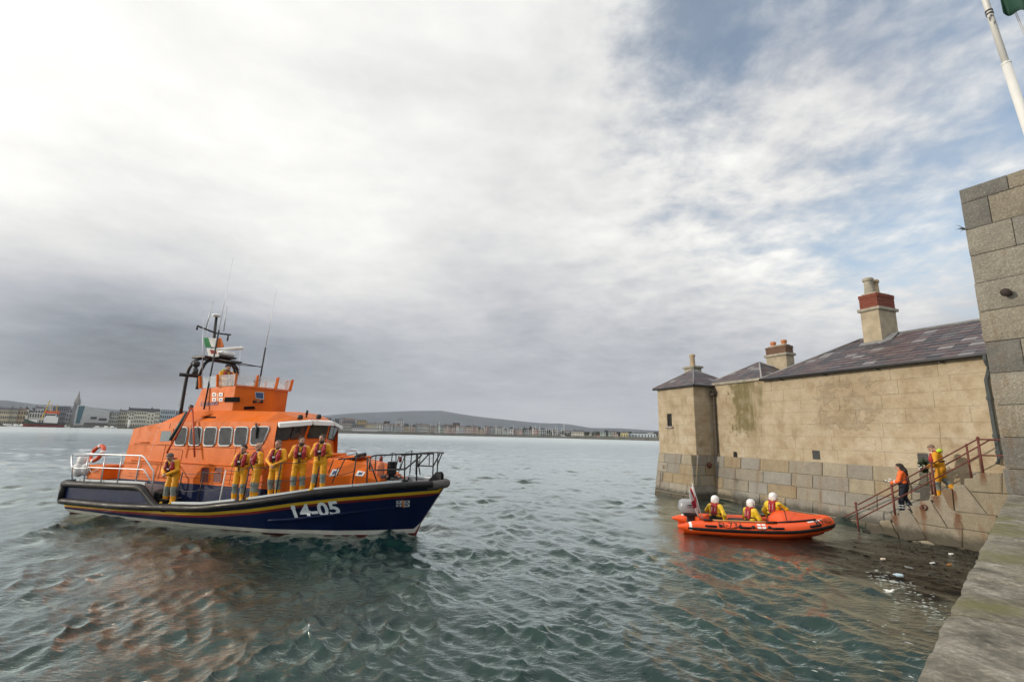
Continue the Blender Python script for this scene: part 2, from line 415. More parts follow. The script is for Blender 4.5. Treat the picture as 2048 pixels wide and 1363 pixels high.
def hull():
    b = MB(); sts = [-13.24+i*.4 for i in range(31)]+[-.9, -.6, -.3, 0, .2, .4, .6, .8, .93, 1.02]
    sts = [x for x in sts if x < -.95 or x >= -.9]; sts.sort(); rings = []; 
    for X in sts:
        stern = min(1, max(0, (X+13.24)/.6)); zl = max(0., X*1.48); zy = ZY(X)
        zs = [-.7 if X < -1 else -.7*max(0, -X), -.2, -.05+.04*max(0, (X+3)/4), .075+.08*max(0, (X+5)/6)*.6, zy*.38, zy*.6, zy-.125, zy-.05, zy+.04, ZF(X)-.03, ZF(X)+.05]
        if X > 0: zs = [max(z, zl+.004*i) for i, z in enumerate(zs)]
        row = [(X, -hull_s(X, z) if z > zs[0] else -.01, z) for z in zs]
        rings.append(row)
    n = len(rings[0]); mi = [3, 3, 2, 0, 0, 0, 3, 4, 0, 0]
    for side in (1, -1):
        for j in range(len(rings)-1):
            for k in range(n-1):
                q = [rings[j][k], rings[j+1][k], rings[j+1][k+1], rings[j][k+1]]
                b.add([(x, y*side, z) for x, y, z in q], [(0, 1, 2, 3)], mi[k])
    tr = rings[0]; b.add([(x, y, z) for x, y, z in tr]+[(x, -y, z) for x, y, z in tr[::-1]], [tuple(range(2*n))], 0)
    # raised quarters: panel between the two fenders
    qx = [-13.24, -12, -11, -10, -9.3, -9.0, -8.75, -8.5, -8.25, -8.0]
    for side in (1, -1):
        up = [(X, -side*S_(X), QT(X)-.02) for X in qx]; lo = [(X, -side*(S_(X)-.0), ZF(X)) for X in qx]
        for i in range(len(qx)-1): b.add([lo[i], lo[i+1], up[i+1], up[i]], [(0, 1, 2, 3)], 0)
    b.add([(-13.24, -2.2, .36), (-13.24, 2.2, .36), (-13.24, 2.2, 1.05), (-13.24, -2.2, 1.05)], [(0, 1, 2, 3)], 0)
    o = b.build('hull', [m_navy, m_rubber, m_boot, m_red, m_yellow], boat, 35); return o
def QT(X): return interp(X, [-13.3, -9.2, -8.95, -8.7, -8.4, -8.15, -7.9], [1.02, 1.14, 1.12, .98, .76, .62, .55])
hull_o = hull()
def fenders():
    b = MB()
    for side in (1, -1):
        pts = [(X, -side*(S_(X)+.03), ZF(X)) for X in [-13.3, -12.5, -11.5, -10.5, -9.5, -8.5, -7.76, -7, -6.24, -5.3, -4.3, -3.6, -2.8, -2.1, -1.4, -.7, 0, .4, .75]]
        b.tube(cr(pts, 3), .115, 10, up=(0, 0, 1))
        q = [(X, -side*(S_(X)+.03), QT(X)-.06) for X in [-13.3, -12, -11, -10, -9.3, -9.0, -8.75, -8.5, -8.25, -8.0, -7.7]]
        b.tube(cr(q, 3), [.115]*19+[.10]*12, 10, up=(0, 0, 1))
        b.tube([(-13.3, -side*2.23, .36), (-13.3, -side*2.23, .98)], .115, 8)
    b.tube([(-13.3, -2.2, .98), (-13.3, 2.2, .98)], .115, 8); b.tube([(-13.3, -2.2, .36), (-13.3, 2.2, .36)], .115, 8)
    b.build('fender_belt', m_rubber, boat, True)
    k = MB(); k.tube([(.62, -.5, 1.49), (.88, -.27, 1.51), (1.0, 0, 1.52), (.88, .27, 1.51), (.62, .5, 1.49)], .13, 10)
    k.build('bow_fender', mat('worn_grey_rubber', (.09, .085, .08), .8, var=.4, vscale=8, bump=.01, bscale=20), boat, True)
    s = MB()                                                                    # spray rail moulded on the bow
    for side in (1, -1):
        pts = []
        for X, z in ((-3.9, .36), (-3.2, .42), (-2.5, .52), (-1.6, .65), (-.7, .78), (-.2, .84), (.2, .89)):
            pts.append((X, -side*(hull_s(X, z)+.005), z))
        s.tube(cr(pts, 3), [.012+.04*math.sin(math.pi*min(1, .2+i/18)) for i in range(19)], 6)
    s.build('spray_rail', m_navy, boat, True)
fenders()
def decks():
    b = MB(); xs = [-8.35+i*.35 for i in range(25)]+[.35, .6, .8, .92]
    for a, c in zip(xs[:-1], xs[1:]):
        za, zb = ZF(a)+.05, ZF(c)+.05
        b.add([(a, -S_(a)+.01, za), (c, -S_(c)+.01, zb), (c, S_(c)-.01, zb), (a, S_(a)-.01, za)], [(0, 1, 2, 3)])
    xs = [-13.2+i*.46 for i in range(11)]
    for a, c in zip(xs[:-1], xs[1:]):
        b.add([(a, -S_(a)+.02, QT(a)-.03), (c, -S_(c)+.02, QT(c)-.03), (c, S_(c)-.02, QT(c)-.03), (a, S_(a)-.02, QT(a)-.03)], [(0, 1, 2, 3)])
    for side in (1, -1): b.add([(-8.6, -side*1.6, .5), (-8.6, -side*(S_(-8.6)-.02), .5), (-8.6, -side*(S_(-8.6)-.02), QT(-8.6)+.05), (-8.6, -side*1.6, 1.1)], [(0, 1, 2, 3)])
    b.build('deck', m_deck, boat)
    for side in (1, -1):                                                         # steps up from the side deck to the stern deck
        for k in range(2):
            s = MB(); s.bbox(-8.62+.28*k, -side*1.95-.3, .5, -8.34+.28*k, -side*1.95+.3, .94-.2*k, .02); s.build('deck_step', m_rubber, boat)
            e = MB(); e.box(-8.345+.28*k, -side*1.95-.28, .915-.2*k, -8.335+.28*k, -side*1.95+.28, .935-.2*k); e.build('step_nosing', m_alu, boat)
    for side in (1, -1):                                                         # toe rails (bulwark plates)
        for x0, x1 in ((-7.55, -4.95), (-4.45, .0)):
            n = 14; t = MB(); rings = []
            for i in range(n+1):
                X = x0+(x1-x0)*i/n; y = -side*(S_(X)-.04); z = ZF(X)+.04
                rings.append([(X, y, z), (X, y+side*.05, z), (X, y+side*.05, z+.13), (X, y, z+.13)])
            t.loft(rings); t.build('toe_rail', m_toe, boat)
        t = MB(); rings = []
        for i in range(8):
            X = -12.9+i*.55; y = -side*(S_(X)-.12); z = QT(X)-.02
            rings.append([(X, y, z), (X, y+side*.06, z), (X, y+side*.06, z+.12), (X, y, z+.12)])
        t.loft(rings); t.build('toe_rail', m_toe, boat)
decks()
# ---- superstructure
def CS(z): return 1.66-.07*(z-1.2)                     # half-breadth of the cabin side
CAB = boat
def cabin():
    b = MB()
    st = [(-11.22, 2.97, .95, 3.0, 3.02), (-10.5, 3.10, 1.05, 3.13, 3.15), (-9.85, 3.2, 1.1, 3.27, 3.3), (-9.2, 3.24, 1.14, 3.62, 3.64), (-8.4, 3.26, 1.14, 3.66, 3.68),
          (-6.5, 3.29, 1.14, 3.68, 3.70), (-5.0, 3.3, 1.0, 3.66, 3.70), (-4.47, 3.28, .85, 3.5, 3.6)]
    rings = []
    for X, zk, sr, zr, zc in st:
        dx = -.12 if X < -11 else 0
        h = [(X+dx, CS(.45), .45), (X+dx, CS(1.2), 1.2), (X+(0 if X > -11 else .02), CS(zk), zk), (X, sr, zr), (X, 0, zc)]
        rings.append([(x, -y, z) for x, y, z in h]+[(x, y, z) for x, y, z in h[-2::-1]])
    n = len(rings[0])
    for j in range(len(rings)-1):
        for k in range(n-1):
            mi = 1 if k in (0, n-2) else 0
            b.add([rings[j][k], rings[j+1][k], rings[j+1][k+1], rings[j][k+1]], [(0, 1, 2, 3)], mi)
    b.add(rings[0], [tuple(range(n))])
    # wheelhouse front: faceted, raked forward at the top
    brow = [(-4.47, 1.51, 3.28), (-4.02, .52, 3.40), (-4.02, -.52, 3.40), (-4.47, -1.51, 3.28)]
    sill = [(-4.63, 1.55, 2.62), (-4.18, .56, 2.74), (-4.18, -.56, 2.74), (-4.63, -1.55, 2.62)]
    base = [(-4.47, 1.66, 1.2), (-3.95, .62, 1.3), (-3.95, -.62, 1.3), (-4.47, -1.66, 1.2)]
    low = [(x, s, .7) for x, s, z in base]
    f = lambda p: (p[0], -p[1], p[2])
    for i in range(3):
        b.add([f(sill[i]), f(sill[i+1]), f(brow[i+1]), f(brow[i])], [(0, 1, 2, 3)])
        b.add([f(base[i]), f(base[i+1]), f(sill[i+1]), f(sill[i])], [(0, 1, 2, 3)])
        b.add([f(low[i]), f(low[i+1]), f(base[i+1]), f(base[i])], [(0, 1, 2, 3)], 1)
    for s in (1, -1):                                   # side cheeks between cabin side and the raked front
        b.add([f((-4.47, s*CS(.45), .45)), f((-4.47, s*CS(1.2), 1.2)), f((-4.63, s*1.552, 2.62)), f((-4.47, s*CS(3.28), 3.28)), f((-4.9, s*CS(2.6), 2.6))], [(1, 2, 4), (2, 3, 4)])
        b.add([f((-4.47, s*1.51, 3.28)), f((-4.02, s*.52, 3.40)), f((-4.47, s*.85, 3.5))], [(0, 1, 2)])
    b.add([f((-4.47, .85, 3.5)), f((-4.02, .52, 3.40)), f((-4.02, -.52, 3.40)), f((-4.47, -.85, 3.5)), f((-4.47, 0, 3.6))], [(0, 1, 2, 3, 4)])
    cab = b.build('cabin', [m_orange, m_navy], boat); 
    bv = cab.modifiers.new('bevel', 'BEVEL'); bv.width = .025; bv.segments = 2; bv.limit_method = 'ANGLE'; bv.angle_limit = R(12)
    w = MB()                                            # rubbing strake and rivet line on the side
    for s in (1, -1):
        w.tube([(-10.9, -s*(CS(1.86)+.012), 1.86), (-4.75, -s*(CS(1.86)+.012), 1.86)], .03, 6)
    w.build('side_strake', m_orange, boat)
    r = MB()
    for k in range(14):
        z = 1.45+k*.135; X = -10.15+.30*(z-1.2)*.45
        r.ell((X, -(CS(z)+.004), z), .017, .010, .017, 6, 4)
    r.build('rivet_line', m_white, boat, kind='stuff')
    for s in (1, -1):                                   # panel seams, grab rails and a side door outline
        side = lambda X, z: Vector((X, -s*(CS(z)+.004), z))
        for L in ([side(-9.35, 1.25), side(-9.35, 3.2)], [side(-6.05, 1.25), side(-6.05, 2.5)], [side(-11.0, 2.42), side(-4.75, 2.42)], [side(-10.9, 1.4), side(-4.6, 1.4)]):
            q = MB(); q.tube(L, .007, 4); q.build('panel_seam', MATS['panel_seam'] if 'panel_seam' in MATS else mat('panel_seam', (.20, .04, .008), .7), boat)
        q = MB(); q.tube(rounded([side(-9.15, 1.3), side(-8.45, 1.3), side(-8.45, 2.3), side(-9.15, 2.3)], .1), .008, 4, closed=True); q.build('locker_door_seam', MATS['panel_seam'], boat)
        for X0, X1, z in ((-10.75, -10.25, 2.5), (-8.3, -7.6, 2.36), (-6.9, -5.2, 1.62)):
            a, c_ = side(X0, z), side(X1, z); o_ = Vector((0, -s*.06, 0)); q = MB(); q.tube([a, a+o_, c_+o_, c_], .014, 6); q.build('grab_rail', m_orange, boat, True)
    wind = [[(-4.63, 1.55, 2.62), (-4.18, .56, 2.74), (-4.02, .52, 3.40), (-4.47, 1.51, 3.28)],
            [(-4.18, .56, 2.74), (-4.18, -.56, 2.74), (-4.02, -.52, 3.40), (-4.02, .52, 3.40)],
            [(-4.18, -.56, 2.74), (-4.63, -1.55, 2.62), (-4.47, -1.51, 3.28), (-4.02, -.52, 3.40)]]
    for i, w4 in enumerate(wind):
        q = [Vector(f(p)) for p in w4]; c_ = sum(q, Vector())/4; nn = (q[1]-q[0]).cross(q[3]-q[0]).normalized()
        if nn.x < 0: nn = -nn
        def bil(u, v): return (q[0]*(1-u)+q[1]*u)*(1-v)+(q[3]*(1-u)+q[2]*u)*v
        spans = [(.06, .50), (.54, .95)] if i != 1 else [(.09, .91)]
        for a, c in spans:
            loop = [bil(u, v)+nn*.012 for u, v in ((a, .10), (c, .10), (c, .84), (a, .84))]
            g = MB(); g.prism(loop, (0, 0, 0), nn*.012); fr = MB(); fr.tube(rounded(loop, .06), .018, 6, closed=True)
            go = fr.build('windscreen', m_black, boat, True); g.build('pane', m_glass, go)
    for i in range(3):                                  # white brow visor over the screens
        p, q = Vector(f(brow[i])), Vector(f(brow[i+1])); dd = (q-p).normalized(); nn = dd.cross(Vector((0, 0, 1)))
        if nn.x < 0: nn = -nn
        v = MB(); e = .01
        v.prism([p+nn*.0+Vector((0, 0, .02)), p+nn*.16+Vector((0, 0, -.03)), p+nn*.17+Vector((0, 0, -.16)), p+nn*.03+Vector((0, 0, -.10))], dd*e, (q-p)-dd*e)
        v.build('brow_visor', m_white, boat)
def rounded(loop, r, n=4):
    out = []; m_ = len(loop)
    for i in range(m_):
        a, b_, c = loop[i-1], loop[i], loop[(i+1) % m_]; p = b_+(a-b_).normalized()*r; q = b_+(c-b_).normalized()*r
        for k in range(n+1):
            t = k/n; out.append(p*(1-t)**2+b_*2*t*(1-t)+q*t*t)
    return out
cabin()
def side_pt(px, py): return bpx(px, py, CS(1.2), .07, 1.2)
def windows():
    quads = [((355, 854), (377, 854), (371, 890), (350, 890)), ((383, 854), (406, 854), (401, 890), (378, 890)), ((411, 854), (436, 854), (430, 891), (407, 891)),
             ((441, 854), (467, 854), (462, 891), (437, 891)), ((472, 853.5), (498, 853.5), (493, 891), (468, 891)), ((504, 853), (541, 853), (526, 889), (501, 890))]
    for q in quads:
        loop = [side_pt(*p) for p in q]; out = Vector((0, -1, 0))
        rl = rounded([p+out*.014 for p in loop], .13, 4)
        fr = MB(); fr.tube(rl, .027, 6, closed=True); fo = fr.build('cabin_window', m_frame, boat, True)
        g = MB(); g.prism(rounded([p+out*.006 for p in loop], .13, 4), (0, 0, 0), out*.014); g.build('pane', m_glass, fo)
        # the same window on the port side
        fr.xf(Matrix.Diagonal((1, -1, 1, 1))); f2 = fr.build('cabin_window', m_frame, boat, True); g.xf(Matrix.Diagonal((1, -1, 1, 1))); g.build('pane', m_glass, f2)
    hq = [side_pt(*p) for p in ((318, 857), (348, 857), (343, 888), (313, 888))]; o_ = Vector((0, -1, 0))
    hb = MB(); hb.prism([p+o_*.002 for p in hq], (0, 0, 0), o_*.025); ho = hb.build('side_hatch', m_orange, boat)
    hq = [side_pt(*p) for p in ((325, 861.5), (344.5, 861.5), (340.5, 882), (321, 882))]
    hb = MB(); hb.prism([p+o_*.02 for p in hq], (0, 0, 0), o_*.012); hb.build('pane', mat('pale_blind_glass', (.16, .20, .22), .2), ho)
    for x0, x1 in ((402.5, 420), (428.5, 446)):
        q = [side_pt(*p) for p in ((x0+1.5, 934), (x1, 934), (x1-2.5, 964.5), (x0-2.5, 964.5))]
        rb = MB(); rb.prism(rounded([p+o_*.004 for p in q], .05, 3), (0, 0, 0), o_*.008); ro = rb.build('side_vent', m_dkred, boat)
        rb = MB(); rb.tube(rounded([p+o_*.012 for p in q], .05, 3), .014, 6, closed=True); rb.build('vent_rim', m_orange, ro, True)
    w = MB(); a = side_pt(514.5, 846); w.tube([a+o_*.05, side_pt(516, 858)+o_*.06, side_pt(515, 876)+o_*.05], [.03, .035, .02], 6); w.build('window_wiper', m_black, boat, True)
windows()
def flybridge():
    b = MB()
    base = [(-9.15, .95, 3.6), (-6.95, 1.13, 3.6), (-6.08, .26, 3.6), (-6.12, -.45, 3.6), (-6.95, -1.13, 3.6), (-9.15, -.95, 3.6)]
    top = [(-8.78, .95, 4.50), (-6.95, 1.12, 4.56), (-6.04, .26, 4.50), (-6.08, -.46, 4.50), (-6.95, -1.12, 4.56), (-8.78, -.95, 4.50)]
    f = lambda p: Vector((p[0], -p[1], p[2]))
    inn = [f(p)*1.0 for p in top]; c = Vector((-7.5, 0, 4.5))
    rings = [[f(p) for p in base], [f(p) for p in top]]
    inner = [c+(q-c)*.93 for q in rings[1]]; floor = [Vector((q.x, q.y, 3.95)) for q in inner]
    b.loft(rings+[inner, floor], cap0=False, cap1=True)
    o = b.build('flybridge', m_orange, boat); bv = o.modifiers.new('bevel', 'BEVEL'); bv.width = .02; bv.segments = 2; bv.limit_method = 'ANGLE'; bv.angle_limit = R(15)
    lip = MB(); out = [c+(q-c)*1.05 for q in rings[1]][1:5]; a = [q*1 for q in rings[1]][1:5]
    for i in range(3): lip.prism([a[i], a[i+1], out[i+1], out[i]], (0, 0, 0), (0, 0, .035))
    lip.build('coaming_lip', m_orange, boat)
    T = [f(p) for p in top]
    for p, q, k in ((T[0], T[1], 2), (T[1], T[2], 2), (T[2], T[3], 1), (T[3], T[4], 2), (T[4], T[5], 2)):
        for j in range(k):
            a, d_ = p.lerp(q, j/k), p.lerp(q, (j+1)/k); o1 = ((a+d_)*.5-c); o1.z = 0; o1 = o1.normalized()
            up = Vector((0, 0, .40))+o1*.06
            g = MB(); g.prism([a, d_, d_+up, a+up], (0, 0, .02), o1*.008+Vector((0, 0, .02))); g.build('wind_screen', m_clear, boat)
            fin = MB(); t = (d_-a).normalized(); fin.prism([a-t*.03, a-t*.03+o1*.10, a-t*.03+o1*.16+Vector((0, 0, .45)), a-t*.03+o1*.07+Vector((0, 0, .45))], (0, 0, 0), t*.05)
            fin.build('screen_bracket', m_orange, boat)
    fp = lambda px, py: bpx(px, py, 1.14)
    def plate(name, quad, m_, th=.02, S=1.14, parent=boat):
        q = [bpx(*p, S) for p in quad]; pb = MB(); pb.prism(q, (0, 0, 0), (0, -th, 0)); return pb.build(name, m_, parent)
    # fittings on the starboard face follow its facets: aft facet S~0.95..1.13, forward facet turning in
    def face(px, py, seg):
        (x0, s0, z0), (x1, s1, z1) = seg; pa, pb = boat_w(x0, s0, z0), boat_w(x1, s1, z1); pc = boat_w(*[(a+b)/2 for a, b in zip(seg[0], seg[1])])+Vector((0, 0, 1))
        nn = (pb-pa).cross(Vector((0, 0, 1))).normalized(); dd = ray(px, py); t = (pa-EYE).dot(nn)/dd.dot(nn); q = EYE+dd*t-BO
        return Vector((q.dot(B_FW), q.dot(B_PT), q.z))
    A = ((-9, .958, 4), (-6.95, 1.14, 4)); F = ((-6.95, 1.14, 4), (-6.06, .265, 4))
    def onface(name, quad, seg, m_, th, parent=boat):
        q = [face(*p, seg) for p in quad]; nn = (q[1]-q[0]).cross(q[2]-q[0]).normalized()
        if nn.y > 0: nn = -nn
        pb = MB(); pb.prism([p+nn*.004 for p in q], (0, 0, 0), nn*th); return pb.build(name, m_, parent)
    onface('vent_slot', ((450, 794), (480, 793.5), (480, 803.5), (448.5, 803.5)), A, m_slot, .006)
    so_ = onface('solar_panel', ((510, 783), (528, 784), (528, 799), (511.5, 796.5)), F, m_frame, .03)
    onface('cells', ((511.5, 784.5), (526.5, 785.5), (526.5, 797), (512.5, 795)), F, m_solar, .036, so_)
    onface('fly_step', ((488, 813), (508, 812), (511, 817), (488, 818)), F, m_slot, .05)
    # four-square flag emblem: white squares with a pale cross
    em = None
    for i, (x, y) in enumerate(((425.3, 785), (438.5, 785), (425, 795), (438.5, 795))):
        q = onface('emblem_square', ((x, y), (x+7.2, y), (x+7.2, y+7), (x, y+7)), A, m_white, .006)
        k = onface('emblem_device', ((x+1.8, y+2), (x+5.2, y+2), (x+5.2, y+5.2), (x+1.8, y+5.2)), A, m_letter_n, .009, q)
    onface('emblem_cross', ((433.6, 786), (437.6, 786), (437.6, 801.5), (433.6, 801.5)), A, mat('pale_orange_print', (.66, .25, .10), .5), .005)
    o1, ox, oy = face(419, 806, A), face(444, 804, A), None
    ux = (ox-o1).normalized(); uy = Vector((0, 0, 1)); nn = ux.cross(uy).normalized()
    nn = -nn if nn.y > 0 else nn
    lettering('lettering', 'Lifeboats', .25, lambda u, v: o1+ux*u+uy*v+nn*.012, m_letter_n, boat, 1.06, .004)
    h = MB(); c0 = face(521, 803, F); h.tube([c0, c0+nn*.12], .03, 8); h.lathe([(.06, 0), (.05, .03), (.028, .07), (.025, .28), (.05, .33), (.07, .36)], c0+nn*.14+Vector((-.14, 0, 0)), 'x', 10)
    h.build('loud_hailer', m_black, boat, True)
flybridge()
def trunk():
    b = MB(); rings = []
    for X, sb, zb, st_, zt, zc in ((-4.3, 1.42, .9, .98, 2.26, 2.34), (-3.2, 1.30, 1.0, .88, 2.20, 2.28), (-2.2, 1.08, 1.2, .70, 2.12, 2.18), (-1.55, .92, 1.3, .56, 2.02, 2.06), (-.95, .78, 1.4, .52, 1.56, 1.57)):
        h = [(X, sb, zb), (X, sb-.04, zb+.38*(zt-zb)+.12), (X, st_, zt), (X, 0, zc)]
        rings.append([(x, -s, z) for x, s, z in h]+[(x, s, z) for x, s, z in h[-2::-1]])
    b.loft(rings, closed=False, cap0=False, cap1=True)
    o = b.build('forward_house', m_orange, boat); bv = o.modifiers.new('bevel', 'BEVEL'); bv.width = .03; bv.segments = 2; bv.limit_method = 'ANGLE'; bv.angle_limit = R(10)
    def onsl(X, t):                                       # point on the sloping side of the house
        i = next(k for k in range(len(rings)-1) if rings[k+1][0][0] >= X); a, c = rings[i], rings[i+1]; w = (X-a[0][0])/(c[0][0]-a[0][0])
        p = Vector(a[1]).lerp(Vector(c[1]), w); q = Vector(a[2]).lerp(Vector(c[2]), w); return p.lerp(q, t)
    for x in (-2.55, -1.72):
        q = [onsl(x, -.0), onsl(x+.24, -.0), onsl(x+.24, .42), onsl(x, .42)]; nn = (q[1]-q[0]).cross(q[3]-q[0]).normalized(); nn = nn if nn.z > 0 else -nn
        s = MB(); s.prism([p+nn*.004 for p in q], (0, 0, 0), nn*.006); so_ = s.build('warning_sticker', m_white, boat)
        c = sum(q, Vector())/4; s = MB(); s.prism([c+(p-c)*.5+nn*.012 for p in q], (0, 0, 0), nn*.003); s.build('sticker_print', m_solar, so_)
    for X, y in ((-3.3, -.2), (-2.3, -.15)):
        hb = MB(); hb.bbox(X-.35, y-.4, 2.22-.05*(X+3.3), X+.35, y+.4, 2.31-.05*(X+3.3), .025); ho = hb.build('roof_hatch', m_orange, boat)
        hh = MB(); hh.tube([(X-.2, y-.3, 2.36), (X-.2, y-.3, 2.42), (X+.2, y-.3, 2.42), (X+.2, y-.3, 2.36)], .012, 6); hh.build('handle', m_red, ho)
    v = MB(); p0 = bpx(693, 936, .5); v.tube([p0+Vector((-.16, 0, .05)), p0+Vector((.02, 0, 0)), p0+Vector((.16, 0, -.04))], [.13, .15, .1], 10)
    v.tube(cr([p0+Vector((.12, 0, -.02)), p0+Vector((.17, 0, .22)), p0+Vector((.4, 0, .42)), p0+Vector((.7, 0, .47))], 4), .055, 8); v.build('cowl_vent', m_rubber, boat, True)
trunk()
# ---- rails
def poly_part(name, lines, r, m_, parent=boat, n=6):
    b = MB()
    for L in lines: b.tube(L, r, n)
    return b.build(name, m_, parent, True)
def rails():
    for side in (1, -1):
        f = lambda p: Vector((p.x, p.y*side, p.z)); g = lambda L: [f(bpx(x, y, 2.25)) for x, y in L]
        poly_part('stern_rail', [g(((144.5, 957), (143.5, 913), (148, 907), (178, 907), (284, 910.5), (289, 914), (307, 941), (307, 950), (302, 997)))], .026, m_alu)
        poly_part('stern_rail', [g(((144, 930), (150, 936), (172, 936), (178, 934), (286, 938), (290, 941), (304, 967)))], .022, m_alu)
        for x in (178, 212, 245, 281):
            p = f(bpx(x, 909, 2.25)); p0 = Vector((p.x-.02, p.y, QT(p.x)+.0)); poly_part('rail_post', [[p, p0]], .024, m_alu)
    a, c = bpx(144, 909, 2.25), None
    poly_part('stern_rail', [[Vector((-13.05, -2.2, 1.95)), Vector((-13.05, 2.2, 1.95))], [Vector((-13.05, -2.2, 1.5)), Vector((-13.05, 2.2, 1.5))]], .024, m_alu)
    st = [(355, 1007), (398, 1007), (441, 1003), (487.5, 999), (546, 990.5), (614, 982), (673.6, 977)]
    for side in (1, -1):
        tops, mids = [], []
        for i, (x, y) in enumerate(st):
            p = bpx(x, y, 2.3); X = p.x; s = S_(X)-.08; z = ZF(X)+.1; lean = .0
            a = Vector((X, -side*s, z)); t = Vector((X+.06, -side*(s-.03), z+.98)); tops.append(t); mids.append(a.lerp(t, .46))
            poly_part('stanchion', [[a, t]], .02, m_white if i == 2 else m_black)
            k = MB(); k.bbox(a.x-.055, a.y-.03, a.z-.08, a.x+.055, a.y+.03, a.z+.05, .012); k.build('stanchion_foot', m_black, boat)
        wire = []
        for L in (tops, mids):
            pts = []
            for p, q in zip(L[:-1], L[1:]):
                for k in range(6): t = k/6; pts.append(p.lerp(q, t)-Vector((0, 0, .09*4*t*(1-t)*((q-p).length/1.2))))
            pts.append(L[-1]); wire.append(pts)
        poly_part('guard_wire', wire, .009, m_black, n=4)
    # pulpit
    for side, S0 in ((1, 1), (-1, 1)):
        def q(px, py):
            s = 1.0
            for _ in range(40):
                p = bpx(px, py, s); s = .5*s+.5*max(.16, S_(min(p.x, .95))-.12)
            p = bpx(px, py, s); return Vector((p.x, p.y*side, p.z))
        P_ = lambda L: [q(*p) for p in L]
        poly_part('pulpit_rail', [P_(((677, 918), (700, 916), (731, 913.5))), P_(((739, 938), (740, 917), (745, 911.5), (752, 910), (794, 908), (830, 906.5), (866, 906.5))), P_(((739, 939.7), (775, 939), (810, 938), (844, 909)))], .026, m_black)
        poly_part('pulpit_post', [P_(((733.5, 973), (735, 913)))], .022, m_black)
        poly_part('pulpit_post', [P_(((757.5, 972), (738, 918)))], .022, m_black)
        poly_part('pulpit_post', [P_(((809, 967), (809.5, 908)))], .022, m_black)
        poly_part('pulpit_post', [P_(((833, 961), (834, 907))), P_(((834, 933), (858, 907)))], .022, m_black)
        [poly_part('pulpit_brace', [P_(q_)], .016, m_black) for q_ in (((673.6, 950), (690, 917)), ((664, 966), (676, 935)), ((657, 945), (667, 918)), ((792, 938), (792, 908)), ((750, 938), (752, 910)))]
rails()
def foredeck_gear():
    zd = lambda X: ZF(X)+.05
    b = MB(); p = bpx(759, 961, .45); b.lathe([(.02, 0), (.115, .02), (.125, .12), (.12, .5), (.07, .6), (.03, .62)], p, 'z', 14); o = tag_child(b.build('rescue_float', mat('faded_orange_foam', (.55, .16, .07), .7, var=.1), boat, True))
    c = MB(); c.lathe([(.05, .58), (.055, .7), (.03, .78)], p, 'z', 10); c.build('float_cap', m_red, o, True)
    b = MB(); p = bpx(782, 962, .25); b.lathe([(.09, 0), (.1, .22), (.15, .24), (.15, .60), (.13, .62)], p, 'z', 14); b.build('capstan', m_rubber, boat, 40)
    b = MB(); rnd = random.Random(3)
    for k in range(16):
        x, y, z = p.x-.35+rnd.random()*.8, p.y-.3+rnd.random()*.55, zd(p.x)+.03+rnd.random()*.22
        if k % 2: b.tube([(x-.1, y, z), (x+.02, y+.07, z+.06), (x+.12, y-.03, z)], .022, 6)
        else: b.bbox(x-.07, y-.05, z-.04, x+.08, y+.05, z+.06, .015)
    b.build('windlass', mat('greasy_steel', (.10, .10, .105), .4, .6, var=.3, vscale=9), boat)
    b = MB()
    for dy in (-.09, .09):
        b.prism([(.42, dy, 1.57), (.86, dy, 1.60), (.86, dy, 1.78), (.80, dy, 1.86), (.68, dy, 1.86), (.60, dy, 1.78)], (0, -.012, 0), (0, .012, 0))
    b.tube([(.76, -.085, 1.76), (.76, .085, 1.76)], .055, 10); b.build('bow_roller', m_black, boat)
    for X, s in ((-.45, .95), (.12, .55)):
        for side in (1, -1):
            k = MB(); z = zd(X)+.01; y = -side*s
            k.prism([(X-.2, y-.03, z), (X+.2, y-.03, z), (X+.07, y-.03, z+.12), (X-.07, y-.03, z+.12)], (0, 0, 0), (0, .06, 0)); k.build('fairlead', m_grey, boat)
    k = MB(); k.bbox(-.32, -.7, zd(-.2), -.02, -.5, zd(-.2)+.13, .02); k.build('bollard_box', m_black, boat)
    a = MB(); z = zd(.1)+.12; a.tube([(-.45, .15, z), (.55, .05, z)], .045, 8); a.prism([(-.45, .12, z), (-.1, .3, z-.06), (-.05, .28, z+.03), (-.4, .1, z+.06)], (0, 0, 0), (0, .05, .02)); a.build('anchor', m_toe, boat)
    k = MB(); p = bpx(801, 913, .5); k.tube([p, p+Vector((0, 0, -.16))], .05, 8); k.build('bow_light', m_dkred, boat, True)
    f = MB(); p = bpx(748, 962, -.3); f.bbox(p.x-.16, p.y-.12, p.z-.02, p.x+.2, p.y+.12, p.z+.22, .03); f.build('deck_locker', m_orange, boat)
def tag_child(o): return o
foredeck_gear()
